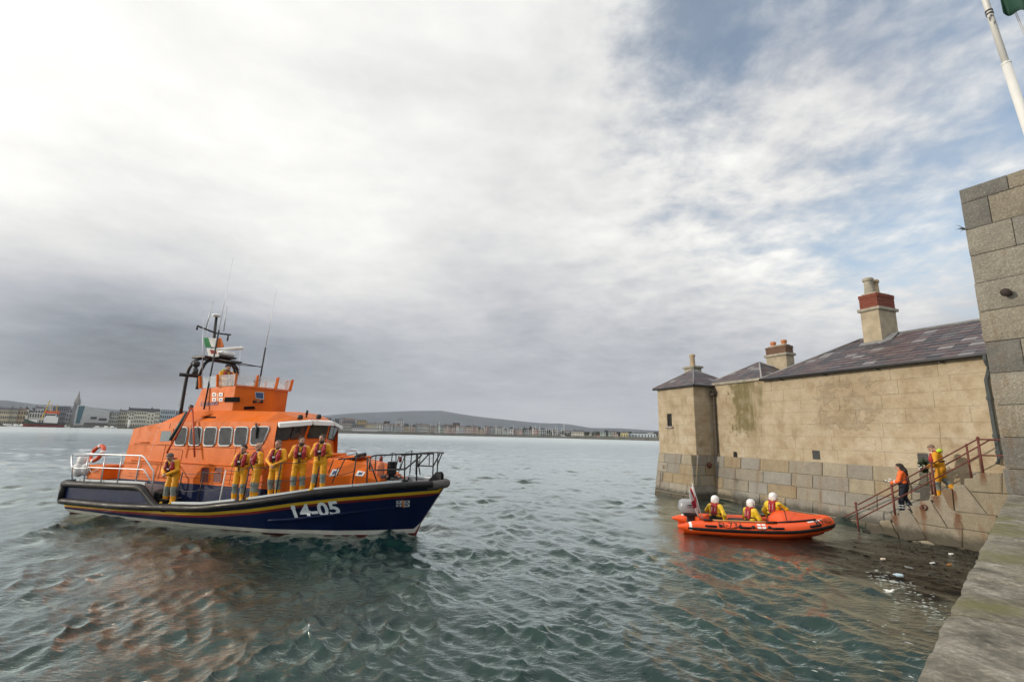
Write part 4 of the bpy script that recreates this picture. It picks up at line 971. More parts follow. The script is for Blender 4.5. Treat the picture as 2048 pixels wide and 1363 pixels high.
def roofs():
    # main roof: hipped at the turret end
    ex0, ex1, ey, ez = 3.25, 17.0, 1.47, 6.02; ry, rz, rx = 4.5, 7.74, 6.2
    slate_plane('main_roof', (ex0, ey, ez), (ex1, ey, ez), (ex1, ry, rz), (rx, ry, rz), 12, .46, house, 296)
    slate_plane('hip_slope', (ex0, 7.5, ez), (ex0, ey, ez), (rx, ry, rz), (rx, ry, rz), 12, .46, house)
    slate_plane('rear_slope', (ex1, 7.5, ez), (ex0, 7.5, ez), (rx, ry, rz), (ex1, ry, rz), 12, .46, house)
    f = MB(); f.tube([(ex0, ey, ez+.04), (rx, ry, rz+.03)], .05, 6); f.tube([(rx, ry, rz+.03), (ex1, ry, rz+.03)], .06, 6); f.tube([(ex0, 7.5, ez+.04), (rx, ry, rz+.03)], .05, 6); f.build('ridge_flashing', m_lead, house, True, kind='stuff')
    # turret pyramid
    q = [(-3.36, .22, 5.98), (.06, .22, 5.98), (.06, 3.9, 5.98), (-3.36, 3.9, 5.98)]; ap = (-1.78, 2.0, 7.1)
    for i in range(4): slate_plane('turret_roof', q[i], q[(i+1) % 4], ap, ap, 7, .42, house)
    f = MB()
    for p in q: f.tube([Vector(p)+Vector((0, 0, .03)), Vector(ap)+Vector((0, 0, .03))], .035, 6)
    f.build('hip_flashing', m_lead, house, True, kind='stuff')
    # low hipped roof between, behind a parapet
    q = [(-1.0, 1.95, 6.1), (2.9, 1.95, 6.1), (2.9, 7.0, 6.1), (-1.0, 7.0, 6.1)]; ap = (.75, 4.4, 7.4)
    for i in range(4): slate_plane('middle_roof', q[i], q[(i+1) % 4], ap, ap, 9, .42, house)
    f = MB()
    for p in q: f.tube([Vector(p)+Vector((0, 0, .03)), Vector(ap)+Vector((0, 0, .03))], .04, 6)
    f.build('hip_flashing', mat('pale_lead', (.30, .29, .28), .6), house, True, kind='stuff')
    f = MB(); f.bbox(-.05, 1.58, 5.995, 3.3, 1.95, 6.13, .015); f.build('parapet_coping', m_conc, house)
    # gutters and eaves boards
    f = MB(); f.tube([(ex0-.02, ey-.05, ez-.02), (ex1, ey-.05, ez-.02)], .06, 8); f.build('gutter', m_gutter, house, True)
    f = MB(); f.bbox(ex0, ey+.02, ez-.08, ex1, 1.69, ez-.02, .005); f.build('soffit', m_gutter, house)
    for k in range(5):
        f = MB(); x = 4.3+k*2.1; f.box(x-.02, ey-.05, ez-.12, x+.02, 1.69, ez-.085); f.build('gutter_bracket', m_gutter, house)
    f = MB(); f.bbox(-3.36, .18, 5.90, .08, .3, 5.985, .02); f.bbox(-.02, .3, 5.90, .10, 1.66, 5.985, .02); f.build('turret_gutter', m_gutter, house)
    f = MB(); f.box(-3.2, .25, 5.9, .0, 3.6, 5.95); f.build('turret_soffit', m_gutter, house)
    # downpipes
    d = MB(); d.bbox(-.02, 1.42, 5.42, .22, 1.68, 5.72, .03); d.tube([(.1, 1.58, 5.75), (.1, 1.58, 5.9)], .05, 8); d.tube([(.1, 1.58, 5.45), (.1, 1.58, 4.1), (.1, 1.58, 2.45), (.1, 1.5, 2.25)], .055, 8); 
    for z in (4.9, 3.9, 2.9): d.tube([(.1, 1.58, z-.05), (.1, 1.58, z+.05)], .075, 8)
    d.build('downpipe', mat('rusty_brown_pipe', (.05, .038, .028), .7, var=.4, vscale=8), house, 40)
    p0, p1 = gpx(1973, 716, 1.5), gpx(1998, 915, 1.58); x = p1.x
    d = MB(); d.tube(cr([(p0.x, 1.42, 5.96), (p0.x, 1.42, 5.8), (p0.x-.02, 1.58, 5.55), (x, 1.6, 5.2)], 4)+[Vector((x, 1.6, 4)), Vector((x, 1.6, 2.75)), Vector((x-.02, 1.5, 2.55))], .06, 8)
    for z in (4.6, 3.4, 2.9): d.tube([(x, 1.6, z-.06), (x, 1.6, z+.06)], .085, 8)
    d.build('downpipe', mat('grey_green_pipe', (.05, .06, .06), .6, var=.3, vscale=8), house, 40)
roofs()
def chimney(x0, x1, y0, y1, z0, zcap, ztop, pots, potz, m_shaft, brickm, name='chimney'):
    s = MB(); s.box(x0, y0, z0, x1, y1, zcap); ch = s.build(name, m_shaft, house)
    s = MB(); s.bbox(x0-.09, y0-.09, zcap, x1+.09, y1+.09, zcap+.13, .015); s.build('cap_slab', m_conc, ch)
    if ztop > zcap+.2:
        core = MB(); core.box(x0+.03, y0+.03, zcap+.13, x1-.03, y1-.03, ztop-.005); core.build('brick_core', m_mortar, ch)
        bk = MB(); n = int(round((ztop-zcap-.13)/.075)); h = (ztop-zcap-.13)/n
        for r in range(n):
            z = zcap+.13+r*h; o = .0 if r < n-2 else .025
            for (ax, a0, a1, f0) in (('x', x0, x1, y0), ('y', y0, y1, x1), ('x', x0, x1, y1), ('y', y0, y1, x0)):
                L = .225; a = a0-(L/2 if r % 2 else 0)
                while a < a1-.02:
                    p, q = max(a0, a)+.005, min(a1, a+L)-.005; a += L
                    if q-p < .03: continue
                    j = RB.uniform(0, .006)+o
                    out = j if f0 in (y1, x1) else -j; inn = -.04 if f0 in (y1, x1) else .04
                    lo, hi = sorted((f0+out, f0+inn))
                    if ax == 'x': bk.box(p, lo, z+.006, q, hi, z+h-.006)
                    else: bk.box(lo, p, z+.006, hi, q, z+h-.006)
        bk.build('brick_courses', brickm, ch, kind='stuff')
        s = MB(); s.bbox(x0+.08, y0+.08, ztop-.01, x1-.08, y1-.08, ztop+.08, .03); s.build('flaunching', m_conc, ch)
    for (x, y, r, m_) in pots:
        s = MB(); zt = ztop if ztop > zcap+.2 else zcap+.12
        s.lathe([(r*1.05, zt), (r, zt+.1), (r*.88, potz-.16), (r*1.12, potz-.14), (r*1.15, potz-.05), (r*.95, potz), (r*.7, potz), (r*.7, potz-.2)], (x, y, 0), 'z', 14); s.build('chimney_pot', m_, ch, 40)
m_shaft = mat('rendered_shaft', (.33, .28, .20), .9, var=.25, vscale=2.5, bump=.006, bscale=20)
chimney(6.72, 7.48, 3.9, 5.1, 6.8, 8.86, 9.62, [(7.0, 4.25, .19, m_conc), (6.93, 4.75, .19, m_pot)], 10.45, m_shaft, m_brick)
chimney(.72, 1.98, 5.0, 5.6, 6.3, 7.72, 8.28, [(1.0, 5.3, .14, m_potr), (1.68, 5.3, .14, m_potr)], 8.62, m_shaft, m_brickm)
chimney(-3.32, -2.52, 2.7, 3.3, 6.3, 7.38, 7.5, [(-2.92, 3.0, .16, m_pot)], 8.28, m_conc, m_brick)
fl = MB(); fl.prism([Vector((7.49, 3.6, 7.26)), Vector((7.85, 3.9, 7.44)), Vector((7.85, 4.5, 7.82)), Vector((7.49, 4.5, 7.82))], (0, 0, 0), (0, 0, .03)); fl.prism([Vector((6.6, 3.72, 7.33)), Vector((7.6, 3.72, 7.33)), Vector((7.6, 3.89, 7.44)), Vector((6.6, 3.89, 7.44))], (0, 0, 0), (0, 0, .03)); fl.build('chimney_flashing', m_lead, house, kind='stuff')
# ------------------------------------------------------------------ steps
steps = thing('stone_steps', 'worn granite boat steps climbing from the water along the building', 'steps', BC, BROT)
m_step = granite_mat('step_granite', [(.32, .28, .21), (.28, .25, .20), (.34, .30, .23), (.30, .26, .18)], stain=(.15, .06, .022), stain_amt=.8, scale=1.2, rust=[(*(lambda q: (q.x, q.z))(gpx(1680+a/5.242, 860+b/5.242, .05)), w_, l_) for a, b, w_, l_ in ((575, 888, .14, .8), (1003, 680, .17, .75), (1498, 446, .12, .5), (870, 820, .12, .6), (1190, 640, .10, .6), (1230, 880, .15, .9))])
CR2 = lambda x, y: (1680+x/5.242, 860+y/5.242)
YS = .05
def step_poly(L): return [gpx(*CR2(*p), YS) for p in L]
def steps_build():
    polys = [
     ([(230, 1040), (300, 1000), (360, 985), (415, 990), (480, 1110), (260, 1110)], 1.55),
     ([(420, 945), (522, 938), (640, 1165), (610, 1200), (480, 1120), (418, 985)], 1.55),
     ([(524, 893), (620, 888), (622, 840), (722, 834), (818, 972), (912, 1150), (640, 1165)], 1.5),
     ([(724, 788), (833, 784), (836, 740), (944, 729), (1128, 1026), (822, 974)], 1.5),
     ([(946, 685), (1060, 679), (1063, 629), (1178, 622), (1210, 850), (1298, 1034), (1132, 1026)], 1.5),
     ([(820, 978), (1130, 1028), (1282, 1036), (1284, 1235), (1000, 1200), (914, 1152)], 1.4),
     ([(1286, 1038), (1556, 1078), (1540, 1300), (1286, 1240)], 1.4),
     ([(1200, 852), (1640, 898), (1660, 1090), (1556, 1076), (1300, 1034)], 1.4),
     ([(1182, 622), (1190, 570), (1300, 574), (1362, 650), (1548, 888), (1205, 850)], 1.5),
     ([(1303, 504), (1425, 499), (1428, 449), (1700, 446), (1700, 662), (1366, 642), (1303, 572)], 1.5),
     ([(1704, 446), (2100, 446), (2100, 690), (1704, 662)], 1.5),
     ([(1368, 646), (1700, 666), (2100, 694), (2100, 930), (1640, 896), (1550, 888)], 1.45)]
    for L, dep in polys:
        q = step_poly(L); b = MB(); c = sum(q, Vector())/len(q); s = .992
        q2 = [c+(p-c)*s for p in q]; e = RB.uniform(-.006, .012)
        n = len(q2); rim = [c+(p-c)*(s-.03/max(.3, (p-c).length))-Vector((0, .014+e, 0)) for p in q2]
        v = rim+[p-Vector((0, e, 0)) for p in q2]+[p+Vector((0, dep, 0)) for p in q2]
        f = [tuple(range(n))]+[(i, (i+1) % n, n+(i+1) % n, n+i) for i in range(n)]+[(n+i, n+(i+1) % n, 2*n+(i+1) % n, 2*n+i) for i in range(n)]+[tuple(range(2*n, 3*n))]
        b.add(v, f); b.build('step_stone', m_step, steps)
    # body of the stair under water and behind the joints
    b = MB(); prof = step_poly([(300, 1060), (640, 900), (960, 740), (1200, 640), (1430, 520), (2100, 500)]); prof = [Vector((p.x, 0, p.z-.06)) for p in prof]+[Vector((17, 0, 2.2)), Vector((17, 0, -1.2)), Vector((7.8, 0, -1.2))]
    b.prism(prof, (0, YS+.05, 0), (0, 1.36, 0)); b.build('stair_core', m_mortar, steps)
    bl = MB(); p = step_poly([(1070, 622), (1180, 612), (1205, 840), (1150, 800)]); bl.prism(p, (0, -.06, 0), (0, .1, 0)); bl.build('rust_stained_post_base', granite_mat('rusty_granite', [(.20, .13, .075)], stain_amt=.8), steps)
    ring = MB(); c = gpx(*CR2(880, 806), YS-.05); ring.tube([c+Vector((.075*math.cos(a), 0, .075*math.sin(a))) for a in [2*math.pi*k/16 for k in range(16)]], .022, 6, closed=True); ring.build('mooring_ring', m_rust, steps, True)
    ring = MB(); c2 = gpx(*CR2(858, 810), YS-.03); ring.lathe([(.05, -.05), (.06, 0), (.03, .02)], c2, 'y', 10); ring.build('ring_boss', m_rust, steps, True)
steps_build()
m_rail = mat('rust_red_rail', (.115, .028, .019), .7, var=.45, vscale=7, bump=.002)
hand = thing('handrail', 'rusty red iron handrail along the outer edge of the boat steps', 'railing', BC, BROT)
def handrail():
    o = lambda x, y: gpx(*CR2(x, y), YS+.10)
    top = [o(185, 780), o(545, 590), o(960, 355), o(1435, 95), o(1900, 103)]; low = [o(190, 930), o(560, 740), o(975, 520), o(1462, 262), o(1900, 270)]
    for L in (top, low):
        for a, b_ in zip(L[:-1], L[1:]):
            r = MB(); r.tube([a, b_], .021, 8); r.build('rail', m_rail, hand, True)
    for (x0, y0, x1, y1) in ((185, 775, 198, 1075), (548, 585, 580, 890), (958, 345, 1005, 690), (1436, 90, 1502, 448)):
        p = o(x0, y0); q = o(x1, y1); r = MB(); r.tube([Vector((q.x, p.y, p.z+.03)), Vector((q.x, p.y, q.z-.05))], .033, 8); po = r.build('post', m_rail, hand, True)
        r = MB(); r.ell((q.x, p.y, p.z+.03), .045, .045, .045, 8, 6); r.build('post_knob', m_rail, po, True)
    i = lambda x, y: gpx(*CR2(x, y), 1.2)
    hr = thing('wall_handrail', 'single rusty handrail fixed beside the building wall above the steps', 'railing', BC, BROT)
    L = [i(-120, 990), i(20, 920), i(470, 700), i(945, 452), i(1565, 103), i(1740, 100)]
    for a, b_ in zip(L[:-1], L[1:]):
        r = MB(); r.tube([a, b_], .022, 8); r.build('rail', m_rail, hr, True)
    for (x0, y0, y1) in ((548, 655, 900), (945, 450, 640), (1335, 140, 500)):
        p, q = i(x0, y0), i(x0+(y1-y0)*.12, y1); r = MB(); r.tube([Vector((q.x, 1.2, p.z)), Vector((q.x, 1.2, q.z-.1))], .03, 8); r.build('post', m_rail, hr, True)
handrail()
# ------------------------------------------------------------------ quay: coping in the foreground and the high granite wall
QA, QD, QN = Vector((1.40, 1.83, 0)), Vector((.7300, .6835, 0)), Vector((.6835, -.7300, 0))     # edge point, along, inland
QZ = 2.3
quay = thing('quay_wall', 'quay with broad weathered granite coping slabs running up the right foreground', 'quay', QA, math.atan2(QD.y, QD.x))
def coping_mat():
    m, n, b = newmat('weathered_granite_coping'); g = n.n('ShaderNodeNewGeometry').outputs['Position']; oi = n.n('ShaderNodeObjectInfo').outputs['Random']
    big = n.noise(g, .9, 6, .62, .3); mid = n.noise(g, 5.5, 7, .7); spk = n.noise(g, 36, 5, .78)
    st = n.noise(n.mapping(g, (9, 2.6, 4), (0, 0, R(43))), 1., 7, .7, .4)
    c = n.ramp(n.m('ADD', n.m('MULTIPLY', mid, .55), n.m('MULTIPLY', st, .45)), [(.36, (.055, .05, .038)), (.46, (.19, .175, .135)), (.54, (.31, .285, .23)), (.64, (.46, .43, .36))])
    c = n.mix(n.mr(spk, .42, .60, .5, 0), c, (.09, .085, .08)); c = n.mix(n.mr(spk, .57, .70, 0, .45), c, (.50, .48, .44))
    c = n.mix(n.m('MULTIPLY', n.mr(big, .46, .62, 0, .85, True), n.mr(mid, .35, .6, .3, 1)), c, (.13, .125, .035))
    c = n.mix(n.mr(oi, 0, 1, 0, .25), c, (.15, .14, .12))
    n.link(c, b.inputs['Base Color']); b.inputs['Roughness'].default_value = .9; b.inputs['Specular IOR Level'].default_value = .2
    bp = n.n('ShaderNodeBump'); bp.inputs['Distance'].default_value = .022
    n.link(n.m('ADD', n.m('ADD', st, n.m('MULTIPLY', mid, .7)), n.m('MULTIPLY', spk, .35)), bp.inputs['Height']); n.link(bp.outputs[0], b.inputs['Normal'])
    return m
m_coping = coping_mat()
m_wall = granite_mat('wall_granite', [(.29, .27, .225), (.25, .24, .21), (.31, .28, .22), (.18, .175, .16), (.28, .25, .19), (.32, .295, .24)], stain_amt=.7, low=False, bump=.035, stain=(.13, .075, .03), scale=.9)
def quay_build():
    js = [-3.2, -2.1, -1.15, -.25, 1.07, 2.0, 2.8, 3.95, 5.0, 6.1, 7.2, 8.3, 9.4, 10.6]; rnd = random.Random(9)
    for s0, s1 in zip(js[:-1], js[1:]):
        nx, ny = 24, 14; b = MB(); W_ = 2.6; v = []; th = .4; sk = .06
        def edge(s): return .0035*math.sin(s*5.3)+.003*math.sin(s*13.+1)+.002*math.sin(s*29+2)
        for j in range(ny+1):
            for i in range(nx+1):
                s = s0+.012+(s1-s0-.024)*i/nx; y = W_*(j/ny)**1.6
                e = edge(s) if j == 0 else edge(s)*max(0, 1-j/2)
                z = .008*mnoise.noise((s*1.7, y*2.1, 3))+.005*mnoise.noise((s*6, y*6, 1))
                dz = min(i, nx-i); z -= .008 if dz == 0 else 0
                if j == 0: z -= .012
                v.append((s+sk*y, -(y+e), z))
        f = [(j*(nx+1)+i, j*(nx+1)+i+1, (j+1)*(nx+1)+i+1, (j+1)*(nx+1)+i) for j in range(ny) for i in range(nx)]
        b.add(v, f); top = [k for k in range(nx+1)]; lo = [(v[k][0], v[k][1]+.0, -th) for k in top]
        b.add([v[k] for k in top]+lo, [(i, i+1, nx+2+i, nx+1+i) for i in range(nx)])
        for e_ in (0, nx):
            col = [j*(nx+1)+e_ for j in range(ny+1)]; b.add([v[k] for k in col]+[(v[k][0], v[k][1], -th) for k in col], [(i, i+1, ny+2+i, ny+1+i) for i in range(ny)])
        b.build('coping_slab', m_coping, quay, 30)
    f = MB(); f.box(-4, -2.6, -4, 17, -.10, -.06); f.build('quay_core', m_joint, quay)
    zs = [-3.4, -2.8, -2.25, -1.7, -1.2, -.8, -.41]
    stone_courses('quay_face', lambda u, z, o: (u, -.10+o, z), -4, 17, zs, 1.3, quay, m_granite)
    g = MB(); g.box(-6, -14, -.9, 18, -2.6, -.2); g.build('quay_pavement', mat('quay_concrete', (.24, .23, .21), .9, var=.2, vscale=1.5), quay)
quay.location = (QA.x, QA.y, QZ)
quay_build()
TA = Vector((8.50, 8.44, QZ)); TD = Vector((.479, -.878, 0))
tower = thing('granite_wall', 'tall end of a rough granite block wall at the right edge', 'wall', TA, math.atan2(TD.y, TD.x))
def tower_build():
    hs = [5.58, 5.30, 4.77, 4.25, 3.72, 3.18, 2.62, 2.06, 1.50, .95, .42, .0][::-1]
    core = MB(); core.box(.03, .03, -.3, 6, 1.4, 5.57); core.build('wall_core', m_joint, tower)
    rnd = random.Random(4); e = .006
    for r, (z0, z1) in enumerate(zip(hs[:-1], hs[1:])):
        top = r == len(hs)-2
        us = [0., {10: .66, 9: .37, 8: .62, 7: 1.3, 6: .78}.get(r, .85 if r % 2 else .45)]
        while us[-1] < 5: us.append(us[-1]+rnd.uniform(1.0, 1.5))
        us.append(6.)
        for a, c in zip(us[:-1], us[1:]):
            b = MB(); o = -rnd.uniform(0, .012)-(.03 if r == 0 else 0); n = 6; v = []; first = a == 0
            x0, x1 = a+(e if not first else o), c-e; za, zb = z0+e, z1-(e if not top else 0)
            for j in range(n+1):
                for i in range(n+1):
                    u, w = i/n, j/n; ed = min(i, n-i, j, n-j)
                    d_ = (-.018 if ed == 0 else 0)+(.012*mnoise.noise((u*3+a*5, w*3+z0*7, 2)) if ed else 0)
                    v.append((x0+(x1-x0)*u, o-d_-.005, za+(zb-za)*w))
            f = [(j*(n+1)+i, j*(n+1)+i+1, (j+1)*(n+1)+i+1, (j+1)*(n+1)+i) for j in range(n) for i in range(n)]
            b.add(v, f); D_ = 1.4 if first or top else .1
            rim = [i for i in range(n+1)]+[(j*(n+1)+n) for j in range(1, n+1)]+[n*(n+1)+i for i in range(n-1, -1, -1)]+[j*(n+1) for j in range(n-1, 0, -1)]
            rv = [v[k] for k in rim]; bk = [(p[0], D_, p[2]) for p in rv]; m_ = len(rim)
            b.add(rv+bk, [(i, (i+1) % m_, m_+(i+1) % m_, m_+i) for i in range(m_)])
            b.build('stone', m_wall, tower, 30)
    f = MB(); f.lathe([(.07, -.16), (.065, -.05), (.05, .0), (.05, .05)], (.42, -.02, 3.42), 'y', 8); f.build('iron_bolt', mat('black_rust', (.03, .02, .018), .85, var=.4, vscale=12), tower, True)
tower_build()
weed = MB(); rnd = random.Random(2)
for k in range(9):
    a = Vector((TA.x, TA.y, QZ+4.78))-TD*.0; dr = Vector((-rnd.uniform(.5, 1), rnd.uniform(-.3, .3), rnd.uniform(-.5, .6))).normalized()*rnd.uniform(.08, .2); weed.tube([a, a+dr*.6+Vector((0, 0, .02)), a+dr], [.008, .006, .002], 4)
tag(weed.build('weed_tuft', mat('dry_weed', (.06, .06, .025), .9)), 'small tuft of weed growing from a joint at the edge of the tall granite wall', 'plant')
# ------------------------------------------------------------------ flagpole
def flagpole():
    a = Vector((9.93, 7.70, 0)); t = thing('flagpole', 'white flagpole with worn paint behind the tall granite wall', 'flagpole', (a.x, a.y, 2.1)); t.rotation_mode = 'QUATERNION'; t.rotation_quaternion = Vector((0, 0, 1)).rotation_difference(Vector((-.643*.070, .766*.070, 1)))
    m_pole, n, b = newmat('chipped_white_pole'); g = n.n('ShaderNodeTexCoord').outputs['Object']
    n.link(n.mix(n.mr(n.noise(n.mapping(g, (4, 4, 2.4)), 1.6, 6, .7), .62, .66), (.62, .62, .60), (.06, .06, .065)), b.inputs['Base Color']); b.inputs['Roughness'].default_value = .45
    p = MB(); p.tube([(0, 0, 0), (0, 0, 8.35)], [.080, .070], 14); p.build('lower_pole', mat('white_pole_paint', (.62, .62, .60), .45, var=.06), t, True)
    p = MB(); p.tube([(0, 0, 8.3), (0, 0, 10.4), (0, 0, 13.5)], [.055, .05, .04], 14); p.build('upper_pole', m_pole, t, True)
    for z in (8.34, 9.55, 9.62, 10.15): 
        p = MB(); p.tube([(0, 0, z), (0, 0, z+.03)], [.062 if z > 8.4 else .076]*2, 12); p.build('band', m_black if z > 9 else m_white, t, True)
    for k in range(2):
        h = MB(); h.tube([(.28+.10*k, -.2, .6), (.30+.04*k, -.2, 8.5), (.16, -.1, 13.4)], .006, 4); h.build('halyard', m_rope, t)
    fm = MB(); nx, nz = 16, 12; v = []; Q = [azpt(*q, 12.3) for q in ((2006, 26), (2075, 30), (2062, -90), (1985, -90))]; c0 = Q[0]
    for j in range(nz+1):
        for i in range(nx+1):
            u, w = i/nx, j/nz; p = (Q[0]*(1-u)+Q[1]*u)*(1-w)+(Q[3]*(1-u)+Q[2]*u)*w-c0; v.append((p.x+.10*math.sin(u*8+w*2), p.y+.10*math.sin(u*8+w*2), p.z+.04*math.sin(u*6)))
    fm.add(v, [(j*(nx+1)+i, j*(nx+1)+i+1, (j+1)*(nx+1)+i+1, (j+1)*(nx+1)+i) for j in range(nz) for i in range(nx)], 0)
    fm.mi = [0 if (k % nx) < nx*.75 else 1 for k in range(len(fm.mi))]
    fo = fm.build('flag', [mat('dark_green_flag', (.010, .055, .035), .8), mat('white_flag_cloth', (.6, .6, .58), .8)], None, True); fo.location = c0; tag(fo, 'dark green flag hanging from the halyard of the flagpole at the top right', 'flag')
    sm = fo.modifiers.new('thick', 'SOLIDIFY'); sm.thickness = .004
    c = MB(); rnd = random.Random(8)
    for k in range(5): z = 9.75+k*.13; c.tube([(.2, -.13, z), (.24+rnd.uniform(-.05, .05), -.1, z+.04), (.2, -.15, z+.1)], .018, 5)
    c.build('halyard_clips', mat('purple_cord', (.12, .06, .12), .7), t, True)
flagpole()
# ------------------------------------------------------------------ people: one continuous body surface grown from tapered limbs
def caps_d(P, a, b, ra, rb):
    a = np.array(a, float); b = np.array(b, float); ab = b-a; L2 = max(ab @ ab, 1e-9)
    t = np.clip(((P-a) @ ab)/L2, 0, 1); return np.linalg.norm(P-(a+t[..., None]*ab), axis=-1)-(ra+(rb-ra)*t)
def surf_nets(D, o, h):
    """naive surface nets over a sampled signed distance field"""
    s = D < 0; nx, ny, nz = D.shape
    c = np.zeros((nx-1, ny-1, nz-1), int); acc = np.zeros((nx-1, ny-1, nz-1, 3)); cnt = np.zeros((nx-1, ny-1, nz-1))
    sl = [slice(0, -1), slice(1, None)]
    for ax in range(3):
        for u in (0, 1):
            for w in (0, 1):
                i0 = [None]*3; i1 = [None]*3; oth = [k for k in range(3) if k != ax]
                i0[ax] = sl[0]; i1[ax] = sl[1]; i0[oth[0]] = i1[oth[0]] = sl[u]; i0[oth[1]] = i1[oth[1]] = sl[w]
                d0, d1 = D[tuple(i0)], D[tuple(i1)]; m = (d0 < 0) != (d1 < 0)
                t = np.where(m, d0/np.where(m, d0-d1, 1), 0)
                acc[..., ax] += np.where(m, t, 0); acc[..., oth[0]] += m*u; acc[..., oth[1]] += m*w; cnt += m
    act = cnt > 0; idx = -np.ones(act.shape, int); idx[act] = np.arange(act.sum())
    g = np.stack(np.nonzero(act), -1); V = (g+acc[act]/cnt[act][:, None])*h+np.array(o)
    F = []
    for ax in range(3):
        b, c_ = [k for k in range(3) if k != ax]
        i0 = [slice(1, -1)]*3; i1 = [slice(1, -1)]*3; i0[ax] = slice(0, -1); i1[ax] = slice(1, None)
        m = s[tuple(i0)] != s[tuple(i1)]; q = np.stack(np.nonzero(m), -1)
        q0 = q.copy(); q0[:, b] += 1; q0[:, c_] += 1
        flip = s[tuple(i0)][m]
        def at(db, dc):
            r = q0.copy(); r[:, b] -= db; r[:, c_] -= dc; return idx[r[:, 0], r[:, 1], r[:, 2]]
        qd = np.stack([at(0, 0), at(1, 0), at(1, 1), at(0, 1)], -1)
        if ax == 1: flip = ~flip
        qd[~flip] = qd[~flip][:, ::-1]; F.append(qd)
    return V, np.concatenate(F)
def sdf_mesh(prims, h, k=.035, wr=0., cut=None, seed=0, mirror=False):
    """prims: (a, b, ra, rb, label[, k]); returns verts, faces, labels per face"""
    A = np.array([p[0] for p in prims]+[p[1] for p in prims], float); rm = max(max(p[2], p[3]) for p in prims)+.05
    lo, hi = A.min(0)-rm, A.max(0)+rm; n = np.ceil((hi-lo)/h).astype(int)+2
    ax = [lo[i]+h*np.arange(n[i]) for i in range(3)]
    D = np.full(tuple(n), .25)
    for p in prims:
        kk = p[5] if len(p) > 5 else k; R_ = max(p[2], p[3])+kk+.03
        q0 = np.minimum(p[0], p[1])-R_; q1 = np.maximum(p[0], p[1])+R_
        i0 = np.maximum(((q0-lo)/h).astype(int), 0); i1 = np.minimum(((q1-lo)/h).astype(int)+2, n)
        sl = tuple(slice(a, b) for a, b in zip(i0, i1))
        G = np.stack(np.meshgrid(*[ax[i][sl[i]] for i in range(3)], indexing='ij'), -1)
        d = caps_d(G, p[0], p[1], p[2], p[3]); e = D[sl]; hh = np.maximum(kk-np.abs(d-e), 0)/kk
        D[sl] = np.minimum(d, e)-hh*hh*kk*.25
    if wr or cut:
        G = np.stack(np.meshgrid(*ax, indexing='ij'), -1)
        if wr:
            x, y, z = G[..., 0], G[..., 1], G[..., 2]
            D = D+wr*(np.sin(31*z+9*x+11*y+seed)*np.sin(14*y-17*x+8*z+2*seed)+.6*np.sin(53*z-21*x+seed*3)*np.sin(27*y+19*x+seed))
        if cut: D = np.maximum(D, cut(G))
    V, F = surf_nets(D, lo, h)
    C = V[F].mean(1); best = np.full(len(C), 9.); lab = np.zeros(len(C), int)
    for p in prims:
        d = caps_d(C, p[0], p[1], p[2], p[3]); m = d < best; best[m] = d[m]; lab[m] = p[4]
    return V, F, lab
def mesh_from(name, parts, mats, parent, M_=None):
    vs, fs, mi, o = [], [], [], 0
    for V, F, L in parts:
        vs.append(V); fs += [tuple(int(i)+o for i in f) for f in F]; mi += [int(q) for q in L]; o += len(V)
    V = np.concatenate(vs)
    if M_ is not None: V = V @ np.array(M_.to_3x3()).T+np.array(M_.translation)
    me = bpy.data.meshes.new(name); me.from_pydata(V.tolist(), [], fs)
    for m in mats: me.materials.append(m)
    me.polygons.foreach_set('material_index', mi); return place(name, me, parent, True)
m_skin = mat('skin', (.40, .23, .165), .55, var=.12, vscale=14)
m_oily = mat('yellow_oilskin', (.64, .29, .010), .5, var=.22, vscale=5, bump=.010, bscale=16, spec=.3, rnd=.14)
m_dry = mat('yellow_drysuit', (.68, .47, .015), .5, var=.14, vscale=5, bump=.006, bscale=22)
m_patch = mat('grey_knee_patch', (.16, .18, .16), .8, var=.2, vscale=8)
m_wellie = mat('yellow_boot', (.62, .38, .02), .4, var=.1)
m_black_c = mat('black_cloth', (.014, .014, .016), .85, var=.3)
m_lj = mat('red_lifejacket', (.30, .012, .018), .6, var=.2, vscale=6)
m_hivis = mat('orange_hivis', (.85, .14, .02), .6, var=.12, vscale=6, bump=.005, bscale=22)
m_navyc = mat('navy_trousers', (.012, .015, .028), .85, var=.2)
m_reflect = mat('reflective_tape', (.55, .57, .58), .35)
m_lime = mat('lime_hood', (.42, .62, .02), .6)
m_hair = {k: mat(k+'_hair', c, .75, var=.35, vscale=30, bump=.006, bscale=60) for k, c in dict(dark=(.018, .013, .011), grey=(.09, .085, .08), brown=(.05, .032, .02)).items()}
m_stub = mat('short_stubble', (.17, .11, .085), .8); m_helm = mat('white_helmet', (.74, .74, .73), .3, var=.05, coat=.3)
m_eye = mat('eye_dark', (.02, .016, .014), .3)
def rotY(v, a): return Vector((v[0]*math.cos(a)+v[2]*math.sin(a), v[1], -v[0]*math.sin(a)+v[2]*math.cos(a)))
def rotZ(v, a): return Vector((v[0]*math.cos(a)-v[1]*math.sin(a), v[0]*math.sin(a)+v[1]*math.cos(a), v[2]))
SUITS = {'oily': [m_skin, m_oily, m_oily, m_patch, m_wellie, m_black_c], 'dry': [m_skin, m_dry, m_black_c, m_black_c, m_black_c, m_black_c],
         'hivis': [m_skin, m_hivis, m_navyc, m_navyc, m_black_c, m_black_c]}
